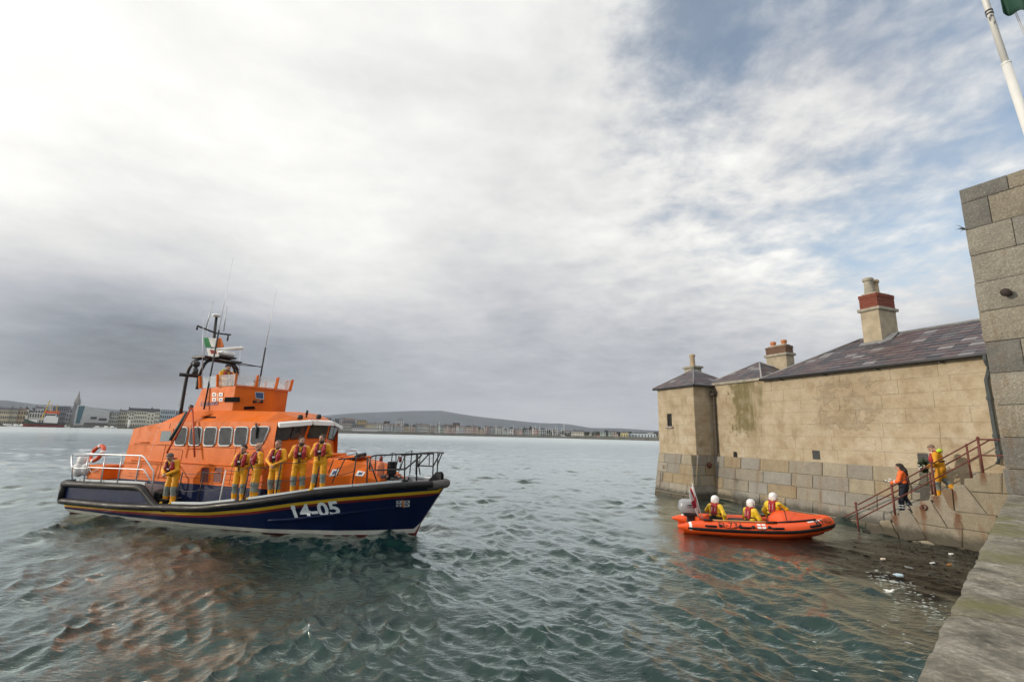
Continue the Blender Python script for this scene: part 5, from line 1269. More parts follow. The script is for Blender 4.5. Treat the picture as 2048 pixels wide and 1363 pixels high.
def fingers(w, d, up, side, curl=.9):
    """four unequal bent fingers and a thumb rooted in the palm"""
    b = MB(); w, d, up = Vector(w), Vector(d).normalized(), Vector(up); s = d.cross(up).normalized()*side; up = s.cross(d).normalized()*side
    for i, L in enumerate((.066, .075, .070, .055)):
        p = w+d*.06+s*(.028-.019*i); pts = [p]; a = 0.
        for seg in (.45, .32, .23): a += curl*.55; q = d*math.cos(a)-up*math.sin(a); pts.append(pts[-1]+q*L*seg)
        b.tube(pts, [.0095, .009, .0085, .006], 6)
    p = w+d*.025+s*.03; q = (d*.6+s*.8).normalized(); b.tube([p, p+q*.035, p+q*.045+d*.03-up*.012], [.012, .011, .008], 6)
    return np.array(b.v), b.f, [0]*len(b.f)
def person(label, loc, face, suit='oily', J=None, head=(0, 0), hair='dark', beard=False, jacket='front', helmet=False, scale=1., cap=False, group=None, hood=False, seed=1, longhair=False, build_=1.0, bald=False, z_cut=None):
    """J overrides joints (local frame: +x the way the person faces, +y left, z up, metres for a 1.78 m figure)"""
    j = dict(anL=(0, .12, .09), anR=(0, -.12, .09), knL=(.025, .125, .50), knR=(.025, -.125, .50), hiL=(0, .105, .93), hiR=(0, -.105, .93), pel=(0, 0, .98), che=(0, 0, 1.32), nec=(.0, 0, 1.49), hea=(.025, 0, 1.655),
             shL=(-.01, .195, 1.43), shR=(-.01, -.195, 1.43), elL=(-.11, .27, 1.17), elR=(-.11, -.27, 1.17), wrL=(-.19, .06, 1.0), wrR=(-.19, -.05, 1.02))
    J = J or {}; j.update(J); j = {k: Vector(v) for k, v in j.items()}
    t = thing('person', label, 'person', loc, face, group); t.scale = (scale,)*3
    B = build_; P = []
    def c(a, b, ra, rb, lab, k=.04): P.append((np.array(a), np.array(b), ra, rb, lab, k))
    up = (j['nec']-j['pel']).normalized(); lat = (j['shL']-j['shR']).normalized(); fwd = lat.cross(up).normalized()
    # trunk
    for s in (1, -1):
        c(j['pel']+lat*.055*s-up*.03, j['pel']+lat*.06*s+up*.14, .125*B, .122*B, 2 if suit != 'oily' else 1, .06)
        c(j['pel']+lat*.06*s+up*.12, j['che']+lat*.075*s, .122*B, .125*B, 1, .07)
    c(j['shL']*.82+j['shR']*.18, j['shR']*.82+j['shL']*.18, .10, .10, 1, .08)
    c(j['nec']-up*.02, j['hea']-up*.04, .058, .055, 0, .02); c(j['nec']-up*.03, j['nec']+up*.035, .082, .075, 5 if suit == 'oily' else 1, .03)
    for L in 'LR':
        c(j['hi'+L], j['kn'+L], .108*B, .085, 2, .05)
        m = j['hi'+L].lerp(j['kn'+L], .68); m2 = j['kn'+L].lerp(j['an'+L], .55)
        if suit == 'oily':
            c(m, j['kn'+L], .0885, .088, 3, .03); c(j['kn'+L], m2, .088, .080, 3, .03); c(m2, j['an'+L], .080, .078, 2, .04)
        else: c(j['kn'+L], j['an'+L], .083, .068, 2, .04)
        f = rotZ((1, 0, 0), (.25 if L == 'L' else -.25)); sh = j['kn'+L]-j['an'+L]
        f = (f-sh.normalized()*f.dot(sh.normalized())).normalized() if abs(sh.normalized().z) < .5 else f
        c(j['an'+L]+Vector((0, 0, -.02)), j['an'+L]+f*.13+Vector((0, 0, -.045)), .055, .044, 4, .03); c(j['an'+L]+Vector((-.035, 0, -.04)), j['an'+L], .05, .06, 4, .03); c(j['an'+L], j['an'+L].lerp(j['kn'+L], .22), .066, .072, 4, .02)
        c(j['sh'+L], j['el'+L], .082*B, .068, 1, .05); c(j['el'+L], j['wr'+L], .068, .052, 1, .04)
        d = (j['wr'+L]-j['el'+L]).normalized(); hd = Vector(j.get('hd'+L, d)).normalized()
        c(j['wr'+L], j['wr'+L]+hd*.03, .033, .036, 0 if suit != 'dry' else 5, .015); c(j['wr'+L]+hd*.03, j['wr'+L]+hd*.075, .036, .030, 0 if suit != 'dry' else 5, .015)
    parts = [sdf_mesh(P, .0165, wr=.0045, seed=seed)]
    for L, s in (('L', 1), ('R', -1)):
        hd = Vector(j.get('hd'+L, (j['wr'+L]-j['el'+L]))).normalized(); fv = fingers(j['wr'+L]+hd*.01, hd, fwd if abs(hd.dot(fwd)) < .9 else up, s)
        if suit == 'dry': fv = (fv[0], fv[1], [5]*len(fv[1]))
        parts.append(fv)
    # head: finer field, turned and nodded
    yaw, nod = head; MH = Matrix.Translation(j['hea']) @ Matrix.Rotation(yaw, 4, 'Z') @ Matrix.Rotation(nod, 4, 'Y')
    hp = []
    def h(a, b, ra, rb, lab, k=.02): hp.append((np.array(a, float), np.array(b, float), ra, rb, lab, k))
    h((-.022, 0, .035), (.012, 0, .04), .086, .082, 0, .03); h((.045, 0, .03), (.052, 0, -.03), .056, .050, 0, .03); h((.05, 0, -.03), (.066, 0, -.092), .048, .026, 0, .03)
    h((.02, .05, -.05), (.05, .03, -.085), .03, .026, 0, .03); h((.02, -.05, -.05), (.05, -.03, -.085), .03, .026, 0, .03)
    h((.098, 0, .008), (.116, 0, -.030), .009, .014, 0, .012); h((.094, .034, .018), (.094, -.034, .018), .012, .012, 0, .015)
    h((.098, .018, -.062), (.098, -.018, -.062), .008, .008, 6, .006)
    for s in (1, -1): h((-.0, .083*s, .01), (-.012, .090*s, -.025), .016, .012, 0, .008)
    h((-.02, 0, -.02), (-.03, 0, -.13), .062, .060, 0, .03)
    V, F, L_ = sdf_mesh(hp, .0082); Mh = np.array(MH)
    V = V @ Mh[:3, :3].T+Mh[:3, 3]; parts.append((V, F, L_))
    body = mesh_from('body', parts, SUITS[suit]+[mat('lip', (.30, .13, .10), .5) if 'lip' not in MATS else MATS['lip']], t)
    e = MB()
    for s in (1, -1): e.ell((.094, .032*s, .003), .010, .014, .008, 8, 6); e.tube([(.101, .017*s, .026), (.102, .034*s, .029), (.093, .05*s, .024)], .0055, 5)
    e.xf(MH); e.build('eyes_and_brows', m_eye, t, True, kind='stuff')
    if helmet:
        hv = sdf_mesh([(np.array((-.02, 0, .04)), np.array((.01, 0, .045)), .132, .128, 0, .02), (np.array((-.03, .05, -.04)), np.array((.01, .06, -.05)), .085, .08, 0, .04), (np.array((-.03, -.05, -.04)), np.array((.01, -.06, -.05)), .085, .08, 0, .04)], .012, .05,
                      cut=lambda G: np.maximum(-(G[..., 2]+.10-.25*np.maximum(G[..., 0], 0)), np.minimum(G[..., 0]-.095, .06-G[..., 2])))
        ho = mesh_from('helmet', [hv], [m_helm], t, MH)
        for s in (1, -1):
            q = MB(); q.lathe([(.024, 0), (.024, .006), (.01, .008)], (0, 0, 0), 'y', 10); q.xf(MH @ Matrix.Translation((.0, .143*s-.004, -.035))); q.build('ear_port', m_black_c, ho)
        def onh(u, v):
            a = u/.135; return MH @ Vector((-.0+.137*-math.cos(a)*math.cos(.35+v/.14)*1.0-.01, .137*math.sin(a)*math.cos(.35+v/.14)*-1., .045+.137*math.sin(.35+v/.14)))
        lettering('helmet_lettering', 'RNLI', .062, onh, m_lj, ho, 1.1, .001, sub=1)
    elif cap:
        hv = sdf_mesh([(np.array((-.02, 0, .045)), np.array((.01, 0, .05)), .098, .094, 0, .02)], .01, cut=lambda G: -(G[..., 2]-.01-.25*np.maximum(G[..., 0], 0)))
        mesh_from('woollen_cap', [hv], [m_black_c], t, MH)
    elif not bald:
        thick = .098 if hair != 'stubble' else .0905
        hv = sdf_mesh([(np.array((-.024, 0, .037)), np.array((.010, 0, .046)), thick, thick-.004, 0, .02)], .0085, wr=.0022, seed=seed, cut=lambda G: np.maximum(1.1*(G[..., 0]-.052)-(G[..., 2]-.065)*.9, -(G[..., 2]+.055)+np.maximum(G[..., 0]+.01, 0)*1.7))
        mesh_from('hair', [hv], [m_hair.get(hair, m_stub)], t, MH)
    if longhair:
        hv = sdf_mesh([(np.array((-.06, .0, .03)), np.array((-.10, .0, -.16)), .085, .075, 0, .04), (np.array((-.10, 0, -.16)), np.array((-.11, 0, -.30)), .07, .04, 0, .04), (np.array((-.03, .07, .0)), np.array((-.03, .085, -.16)), .035, .03, 0, .03), (np.array((-.03, -.07, .0)), np.array((-.03, -.085, -.16)), .035, .03, 0, .03)], .012, wr=.004, seed=3)
        mesh_from('long_hair', [hv], [m_hair['dark']], t, MH)
    if beard:
        hv = sdf_mesh([(np.array((.02, .055, -.04)), np.array((.055, .03, -.085)), .034, .034, 0, .03), (np.array((.02, -.055, -.04)), np.array((.055, -.03, -.085)), .034, .034, 0, .03), (np.array((.062, 0, -.075)), np.array((.066, 0, -.100)), .040, .036, 0, .03)], .008, wr=.002, cut=lambda G: np.maximum(G[..., 2]+.038, .0*G[..., 2]-9))
        mesh_from('beard', [hv], [m_hair['brown'] if hair != 'grey' else m_hair['grey']], t, MH)
    # trunk frame for what is worn on it
    MT = Matrix(((fwd.x, lat.x, up.x, j['che'].x), (fwd.y, lat.y, up.y, j['che'].y), (fwd.z, lat.z, up.z, j['che'].z), (0, 0, 0, 1)))
    A = lambda *q: np.array(q, float)
    if jacket:
        lj = []
        for s in (1, -1):
            lj += [(A(-.085, .04*s, .17), A(-.03, .115*s, .185), .048, .046, 0, .03), (A(-.03, .115*s, .185), A(.10, .115*s, .11), .046, .05, 0, .03), (A(.10, .115*s, .11), A(.155, .115*s, -.03), .052, .068, 0, .03), (A(.155, .115*s, -.03), A(.155, .11*s, -.17), .070, .060, 0, .03)]
        if jacket == 'back':
            lj += [(A(-.135, .06, .12), A(-.15, .06, -.14), .055, .055, 0, .04), (A(-.135, -.06, .12), A(-.15, -.06, -.14), .055, .055, 0, .04)]
        lo = mesh_from('lifejacket', [sdf_mesh(lj, .0145, wr=.003, seed=seed)], [m_lj], t, MT)
        hb = MB(); z0 = -.13
        hb.tube([(.165*math.cos(a)+.01, .20*math.sin(a), z0+.0) for a in [2*math.pi*k/20 for k in range(20)]], .012, 5, closed=True, ry=.024, up=(0, 0, 1))
        for s in (1, -1):
            hb.tube([(.175, .045*s, .04), (.205, .04*s, -.06), (.20, .03*s, -.14), (.17, .015*s, -.30), (.12, 0, -.40)], .011, 5, ry=.017)
            hb.tube([(.02, .06*s, .20), (.13, .06*s, .12), (.175, .05*s, .04)], .013, 5)
            if jacket == 'back': hb.tube([(-.20, .03*s, -.1), (-.17, .06*s, -.28), (-.10, .10*s, -.40)], .011, 5)
        hb.xf(MT); hb.build('harness', m_black_c, lo, True, kind='stuff')
        bk = MB(); bk.bbox(.195, -.045, -.085, .222, .045, -.04, .008); bk.xf(MT); bk.build('buckle', m_reflect, lo)
        rf = MB(); rf.bbox(.05, .09, .165, .10, .15, .20, .01); rf.xf(MT); rf.build('reflective_patch', m_white, lo)
        if jacket == 'back':
            for s in (1, -1):
                w = MB(); w.tube([(-.195, .052*s, .08), (-.206, .052*s, -.07)], .006, 5, ry=.014, up=(1, 0, 0)); w.xf(MT); w.build('white_stripe', m_white, lo)
    if hood:
        hv = sdf_mesh([(A(-.13, .06, .21), A(-.13, -.06, .21), .06, .06, 0, .03), (A(-.08, .10, .20), A(-.13, .06, .23), .045, .05, 0, .03), (A(-.08, -.10, .20), A(-.13, -.06, .23), .045, .05, 0, .03)], .014, wr=.005)
        mesh_from('hood', [hv], [m_lime], t, MT)
    return t
def on_boat(X, S, dz=.0): return boat_w(X, S, ZF(X)+.05+dz)
BF = math.pi/2-HEAD                                    # boat forward as a rotation about z
STB = BF-math.pi/2                                     # facing starboard
G_CREW = 'crew lined up along the side deck'
def crew():
    fr = dict(elL=(-.02, .29, 1.16), elR=(-.02, -.29, 1.16))
    def spot(px, py, S):
        p = bpx(px, py, S); return p.x
    # man bending over a line at the gap in the rail
    lean = dict(pel=(-.05, 0, .96), che=(.06, 0, 1.27), nec=(.13, 0, 1.41), hea=(.21, 0, 1.52), shL=(.10, .19, 1.36), shR=(.10, -.19, 1.36), elL=(.12, .27, 1.10), elR=(.13, -.26, 1.10), wrL=(.30, .07, .98), wrR=(.31, -.05, .97), hiL=(-.04, .105, .92), hiR=(-.04, -.105, .92), anL=(.02, .16, .09), anR=(.0, -.16, .09))
    X = spot(338, 1003, 2.12); person('grey haired person in yellow oilskins bending over a white line beside the stern rail', on_boat(X, 2.12), STB+R(8), J=lean, head=(0, R(42)), hair='grey', seed=2)
    rows = [('dark haired person in yellow oilskins, leftmost of the five standing together', 476, 996, 2.08, 18, (R(-4), R(8)), 'dark', False, False, .98, 1.0),
            ('bald person in yellow oilskins turned towards the stern, hands behind the back', 508, 991, 2.02, -30, (R(-8), R(10)), 'x', False, True, .98, 1.02),
            ('short haired person in yellow oilskins standing in front of the last cabin window', 547, 985, 1.98, 12, (R(-10), R(2)), 'stubble', False, False, .97, 1.0),
            ('dark haired bearded person in yellow oilskins looking towards the bow below the windscreen', 594, 977, 1.93, 34, (R(30), R(2)), 'dark', True, False, .96, 1.02),
            ('bearded person in bright yellow oilskins standing nearest the bow with arms folded behind', 636, 973, 1.90, 22, (R(-20), R(0)), 'brown', True, False, .93, 1.06)]
    for i, (lab, px, py, S, yaw, head, hr, bd, bald, sc, bu) in enumerate(rows):
        X = spot(px, py, S); S2 = min(S, S_(X)-.12)
        person(lab, on_boat(X, S2), STB+R(yaw), J=dict(fr, anL=(.0+.05*(i == 3), .13+.02*(i % 2), .09), anR=(.02-.06*(i == 2), -.12-.05*(i == 4), .09), hiL=(0, .105, .93-.012*(i == 0)), shL=(-.01, .195, 1.43-.015*(i % 2)), **(dict(elL=(.06, .29, 1.16), elR=(.06, -.29, 1.16), wrL=(.22, .05, 1.02), wrR=(.23, -.03, 1.0)) if i == 2 else {})), head=head, hair=hr, beard=bd, bald=bald, scale=sc, seed=5+i, build_=bu, group=G_CREW)
    # helmsman up on the flybridge, and another low behind the screen
    p = bpx(456, 760, .35); person('person in a black woollen cap and lime hood at the wheel on the flybridge', BO+Vector((0, 0, 0))+B_FW*(p.x-.1)-B_PT*.35+Vector((0, 0, 3.70)), BF+R(-15), J=dict(elL=(.1, .26, 1.18), elR=(.1, -.26, 1.18), wrL=(.32, .16, 1.18), wrR=(.32, -.16, 1.18)), head=(R(-5), 0), cap=True, hood=True, seed=31)
    p = bpx(511, 771, .2); person('person crouching low behind the flybridge wind screen, only the dark cap showing', BO+B_FW*p.x-B_PT*.2+Vector((0, 0, 3.34)), BF, cap=True, seed=33, J=dict(knL=(.3, .12, .7), knR=(.3, -.12, .7), anL=(.1, .12, .65), anR=(.1, -.12, .65), hiL=(0, .1, .78), hiR=(0, -.1, .78), pel=(0, 0, .82), che=(0, 0, 1.1), nec=(0, 0, 1.26), hea=(.03, 0, 1.42), shL=(0, .19, 1.2), shR=(0, -.19, 1.2), elL=(.05, .25, 1.0), elR=(.05, -.25, 1.0), wrL=(.25, .12, 1.0), wrR=(.25, -.12, 1.0)), jacket=None)
crew()
# ------------------------------------------------------------------ the inshore inflatable and its crew
IH = R(101.84); IO = Vector((5.81, 17.63, -.02)); I_FW = Vector((math.sin(IH), math.cos(IH), 0)); I_PT = Vector((-math.cos(IH), math.sin(IH), 0)); IROT = math.pi/2-IH
def ilb_w(x, y, z): return IO+I_FW*x+I_PT*y+Vector((0, 0, z))
def ipx(px, py, y):
    dd = ray(px, py); p0 = IO+I_PT*y; t = (p0-EYE).dot(I_PT)/dd.dot(I_PT); q = EYE+dd*t-IO; return Vector((q.dot(I_FW), y, q.z))
rib = thing('inflatable_lifeboat', 'small orange inflatable lifeboat with black rubbing band nosing up to the steps', 'inflatable boat', IO, IROT)
m_hyp = mat('orange_hypalon', (.74, .085, .012), .42, var=.08, vscale=3, bump=.002, bscale=20, spec=.4)
m_tan = mat('varnished_paddle', (.48, .26, .10), .5, var=.15, vscale=8); m_out = mat('silver_engine_cowl', (.30, .31, .33), .35, .15)
TUBE = [(.0, .86, .27, .02), (.18, .85, .27, .09), (.5, .82, .27, .19), (.75, .80, .27, .215), (1.6, .80, .27, .22), (2.6, .80, .29, .22), (3.4, .77, .33, .22), (4.0, .63, .40, .22), (4.45, .42, .47, .22), (4.72, .20, .51, .22), (4.80, .0, .52, .22)]
def tube_c(s):
    """centre, outward normal and radius at station s in 0..1 along the starboard tube"""
    n = len(TUBE)-1; f = min(max(s, 0), 1)*n; i = min(int(f), n-1); t = f-i
    L = lambda k: Vector((TUBE[k][0], -TUBE[k][1], TUBE[k][2])); a, b, c_, d_ = L(max(i-1, 0)), L(i), L(i+1), L(min(i+2, n))
    q = .5*((2*b)+(c_-a)*t+(2*a-5*b+4*c_-d_)*t*t+(3*b-a-3*c_+d_)*t**3); tg = .5*((c_-a)+2*(2*a-5*b+4*c_-d_)*t+3*(3*b-a-3*c_+d_)*t*t)
    tg = Vector((tg.x, tg.y, 0)).normalized(); r = TUBE[i][3]*(1-t)+TUBE[i+1][3]*t
    return q, Vector((tg.y, -tg.x, 0)), r
def tube_pt(s, th, extra=.0, side=1):
    q, o, r = tube_c(s); p = q+(o*math.cos(th)+Vector((0, 0, 1))*math.sin(th))*(r+extra); return Vector((p.x, p.y*side, p.z))
def s_at(x):
    lo, hi = 0., 1.
    for _ in range(30):
        m_ = (lo+hi)/2
        if tube_c(m_)[0].x < x: lo = m_
        else: hi = m_
    return lo
def rib_build():
    b = MB()
    for side in (1, -1):
        pts = [Vector((x, -y*side, z)) for x, y, z, r in TUBE]; P_ = cr(pts, 4); rr = np.interp(np.linspace(0, 10, len(P_)), range(11), [t[3] for t in TUBE]).tolist()
        b.tube(P_, rr, 14, up=(0, 0, 1))
    b.build('buoyancy_tube', m_hyp, rib, True)
    f = MB(); rings = []
    for x, w, z in ((.7, .66, .12), (2, .68, .12), (3.4, .62, .18), (4.2, .42, .30), (4.6, .1, .4)): rings.append([(x, -w, z), (x, w, z), (x, w, z+.05), (x, -w, z+.05)])
    f.loft(rings); f.build('floor', m_deck, rib)
    f = MB(); f.bbox(.68, -.68, .1, .74, .68, .52, .01); f.build('transom', m_hyp, rib)
    hb = MB(); rings = []
    for x, w, z in ((.2, .8, .05), (1.5, .8, .0), (3.2, .72, .02), (4.2, .45, .18), (4.7, .05, .36)): rings.append([(x, -w, z+.2), (x, -w*.9, z), (x, 0, z-.2), (x, w*.9, z), (x, w, z+.2)])
    hb.loft(rings, closed=False, cap0=False, cap1=False); hb.build('hull_bottom', m_hyp, rib, True)
    # rubbing band on the outside of both tubes
    for side in (1, -1):
        rb = MB(); rings = []
        for k in range(49):
            s = .14+.86*k/48; rings.append([tube_pt(s, t, e, side) for t, e in ((-.36, -.006), (-.33, .016), (-.12, .024), (.06, .018), (.1, -.006))])
        rb.loft(rings, closed=False, cap0=False, cap1=False); rb.build('rubbing_band', m_rubber, rib, True)
        for x in (1.02, 2.06, 3.02, 4.12):
            s = s_at(x); g = MB(); pts = [tube_pt(s_at(x-.13), .38, .02, side), tube_pt(s_at(x-.09), .38, .05, side), tube_pt(s_at(x+.09), .38, .05, side), tube_pt(s_at(x+.13), .38, .02, side)]
            g.tube(pts, .022, 6); q = [tube_pt(s_at(x+a), t, .007, side) for a, t in ((-.17, .22), (.17, .22), (.19, .38), (.17, .54), (-.17, .54), (-.19, .38))]; g.add(q, [tuple(range(6))]); g.build('grab_handle', m_rubber, rib, True)
        for xa, xb in ((1.32, 1.92), (2.3, 2.78)):
            L = []
            for k in range(13): u = k/12; x = xa+(xb-xa)*u; L.append(tube_pt(s_at(x), .52-.30*math.sin(math.pi*u), .02, side))
            g = MB(); g.tube(L, .011, 5)
            for x in (xa, xb):
                c0 = tube_pt(s_at(x), .52, .004, side); c1 = tube_pt(s_at(x), .52, .02, side); nrm = (c1-c0).normalized(); g.tube([c0, c1], [.06, .05], 10)
            g.build('lifeline', m_rubber, rib, True)
        w = MB(); rings = []
        for s in (.152, .176): rings.append([tube_pt(s, t, .004, side) for t in np.linspace(-.5, 2.2, 12)])
        w.loft(rings, closed=False, cap0=False, cap1=False); w.build('white_band', m_white, rib, True)
        w = MB(); rings = []
        for s in np.linspace(s_at(3.95), s_at(4.42), 8): rings.append([tube_pt(s, t, .004, side) for t in (1.02, 1.14, 1.26)])
        w.loft(rings, closed=False, cap0=False, cap1=False); w.build('white_strip', m_white, rib, True)
        L = [tube_pt(s_at(3.0), 1.9, .01, side), tube_pt(s_at(3.75), 1.5, .03, side), tube_pt(s_at(4.25), 1.35, .02, side)]
        w = MB(); w.tube(cr(L, 5), .03, 6); w.build('bow_line', m_rubber, rib, True)
    def on_tube(x0, th0, r=.22):
        return lambda u, v: tube_pt(s_at(x0+u), th0+v/r, .012)
    lettering('hull_number', 'D-731', .27, on_tube(1.62, .70), mat('dark_print', (.05, .012, .006), .6), rib, 1.1, .0, sub=1)
    ks = s_at(4.12)
    def bow_fn(u, v):
        s0, s1 = s_at(4.28), 1.0; return tube_pt(min(s_at(4.45)+u*.24, .999), .78+v/.22, .012)
    lettering('bow_lettering', 'RNLI', .27, bow_fn, MATS['dark_print'], rib, 1.1, .003, sub=1)
    for u, v in ((-.07, .05), (.07, .05), (-.07, -.05), (.07, -.05)):
        q = MB(); q.add([tube_pt(s_at(2.55+u+a), .72+(v+c)/.22, .006) for a, c in ((-.055, -.035), (.055, -.035), (.055, .035), (-.055, .035))], [(0, 1, 2, 3)]); q.build('emblem_square', m_white, rib)
    # folded bow cover
    c = MB(); rings = []
    for x, w, zt, zs in ((3.05, .62, .56, .44), (3.22, .66, .80, .5), (3.4, .64, .86, .52), (3.9, .55, .80, .55), (4.4, .36, .74, .60), (4.72, .12, .72, .66)):
        rings.append([(x, -w, zs), (x, -w*.72, zs+(zt-zs)*.7), (x, -w*.3, zt), (x, w*.3, zt), (x, w*.72, zs+(zt-zs)*.7), (x, w, zs)])
    c.loft(rings, closed=False, cap0=True, cap1=True); co_ = c.build('bow_cover', m_hyp, rib, 60)
    bm = co_.modifiers.new('soft', 'SUBSURF'); bm.levels = bm.render_levels = 1
    s = MB(); s.tube([(3.42, -.68, .50), (3.40, -.5, .88), (3.38, 0, 1.0), (3.40, .5, .88), (3.42, .68, .5)], .016, 6); s.build('cover_strap', m_black_c, rib, True)
    # paddle lashed along the starboard tube
    p = MB(); a, b_ = tube_pt(s_at(1.0), 1.45, .03), tube_pt(s_at(2.9), 1.45, .03); p.tube([a, a.lerp(b_, .2), a.lerp(b_, .8), b_], [.03, .022, .022, .03], 8); po = p.build('paddle', m_tan, rib, True)
    for x0, x1 in ((.82, 1.1), (2.72, 3.05)):
        q = MB(); q.tube([tube_pt(s_at(x0), 1.40, .03), tube_pt(s_at(x1), 1.40, .035)], [.055, .055], 8, ry=.03, up=(0, 0, 1)); q.build('blade_sleeve', m_rubber, po, True)
    k = MB(); k.bbox(1.75, -.35, .17, 2.35, .3, .48, .09); k.build('fuel_bag', m_black_c, rib, True)
    # outboard engine
    e = MB(); rings = []
    for z, x0, x1, w in ((.62, .22, .80, .20), (.74, .16, .82, .23), (.98, .20, .80, .22), (1.05, .30, .74, .16)): rings.append([(x0, -w*.7, z), (x0+.06, -w, z), (x1-.06, -w, z), (x1, -w*.7, z), (x1, w*.7, z), (x1-.06, w, z), (x0+.06, w, z), (x0, w*.7, z)])
    e.loft(rings); eo = e.build('outboard_cowl', m_out, rib, 50)
    e = MB(); e.bbox(.30, -.2, .5, .78, .2, .63, .03); e.bbox(.42, -.1, -.35, .66, .1, .52, .03); e.build('engine_leg', m_black, rib)
    for z, m_, w in ((.86, m_black_c, .035), (.80, m_red, .02)):
        q = MB(); q.prism([Vector((.36, -.2335, z)), Vector((.76, -.2335, z-.02)), Vector((.76, -.2335, z-.02+w)), Vector((.5, -.2335, z+w))], (0, 0, 0), (0, -.003, 0)); q.build('cowl_stripe', m_, eo)
    s = MB(); s.tube([(.86, -.42, .50), (.58, -.46, 1.62)], .016, 6); s.build('flag_staff', m_white, rib, True)
rib_build()
def ensign():
    nx, nz = 10, 8; v = []
    for j in range(nz+1):
        for i in range(nx+1):
            u, w = i/nx, j/nz; base = Vector((.80, -.43, .72)).lerp(Vector((.585, -.46, 1.60)), w)
            v.append(tuple(base+Vector((-.10*u-.06*math.sin(u*5+w*4)*u, .05*math.sin(u*9+w*3), -.28*u+.02*math.sin(u*8)))))
    f = [(j*(nx+1)+i, j*(nx+1)+i+1, (j+1)*(nx+1)+i+1, (j+1)*(nx+1)+i) for j in range(nz) for i in range(nx)]
    b = MB(); b.add(v, f); b.mi = [1 if (i in (4, 5) or j in (3, 4)) else 0 for j in range(nz) for i in range(nx)]
    o = b.build('flag', [mat('flag_white', (.62, .60, .58), .8), mat('flag_crimson', (.26, .012, .03), .8)], None, True); o.location = IO; o.rotation_euler = (0, 0, IROT)
    sm = o.modifiers.new('thick', 'SOLIDIFY'); sm.thickness = .004; tag(o, 'crimson and white flag hanging limp from the staff at the stern of the inflatable', 'flag')
ensign()
def rib_crew():
    kn = dict(pel=(0, 0, .42), che=(.05, 0, .76), nec=(.07, 0, .93), hea=(.10, 0, 1.09), shL=(.05, .195, .87), shR=(.05, -.195, .87), hiL=(0, .105, .38), hiR=(0, -.105, .38),
              knL=(.38, .17, .42), knR=(.38, -.17, .42), anL=(.34, .17, .08), anR=(.34, -.17, .08), elL=(.10, .30, .62), elR=(.10, -.30, .62), wrL=(.30, .18, .50), wrR=(.28, -.20, .50))
    spec = [('helmeted person at the stern of the inflatable beside the outboard engine', 1433, 997, .30, 50, dict(kn, elR=(-.05, -.34, .60), wrR=(-.02, -.34, .36), elL=(.18, .34, .70), wrL=(.38, .30, .62)), 0.),
            ('helmeted person sitting low in the middle of the inflatable', 1502.5, 1004.5, .15, 25, dict(kn, wrR=(.30, -.28, .40)), 0.),
            ('helmeted person kneeling upright behind the orange bow cover of the inflatable', 1549, 991.5, .20, 42, dict(kn, pel=(0, 0, .56), che=(.04, 0, .90), nec=(.06, 0, 1.07), hea=(.10, 0, 1.23), shL=(.04, .195, 1.01), shR=(.04, -.195, 1.01), hiL=(0, .105, .52), hiR=(0, -.105, .52), knL=(.22, .16, .14), knR=(.22, -.16, .14), anL=(-.12, .16, .10), anR=(-.12, -.16, .10), elR=(.24, -.34, .86), wrR=(.40, -.42, .66), elL=(.02, .32, .76), wrL=(.12, .24, .56)), 0.)]
    for i, (lab, px, py, y, yaw, J, _) in enumerate(spec):
        p = ipx(px, py, y); hz = J['hea'][2]+.05; w = ilb_w(p.x-.08, y, 0); z = p.z+IO.z-hz*.97
        person(lab, (w.x, w.y, z), R(yaw), 'dry', J, head=(R(-10 if i else -5), R(4)), jacket='back', helmet=True, seed=41+i, scale=.97, group='crew of the inflatable')
rib_crew()
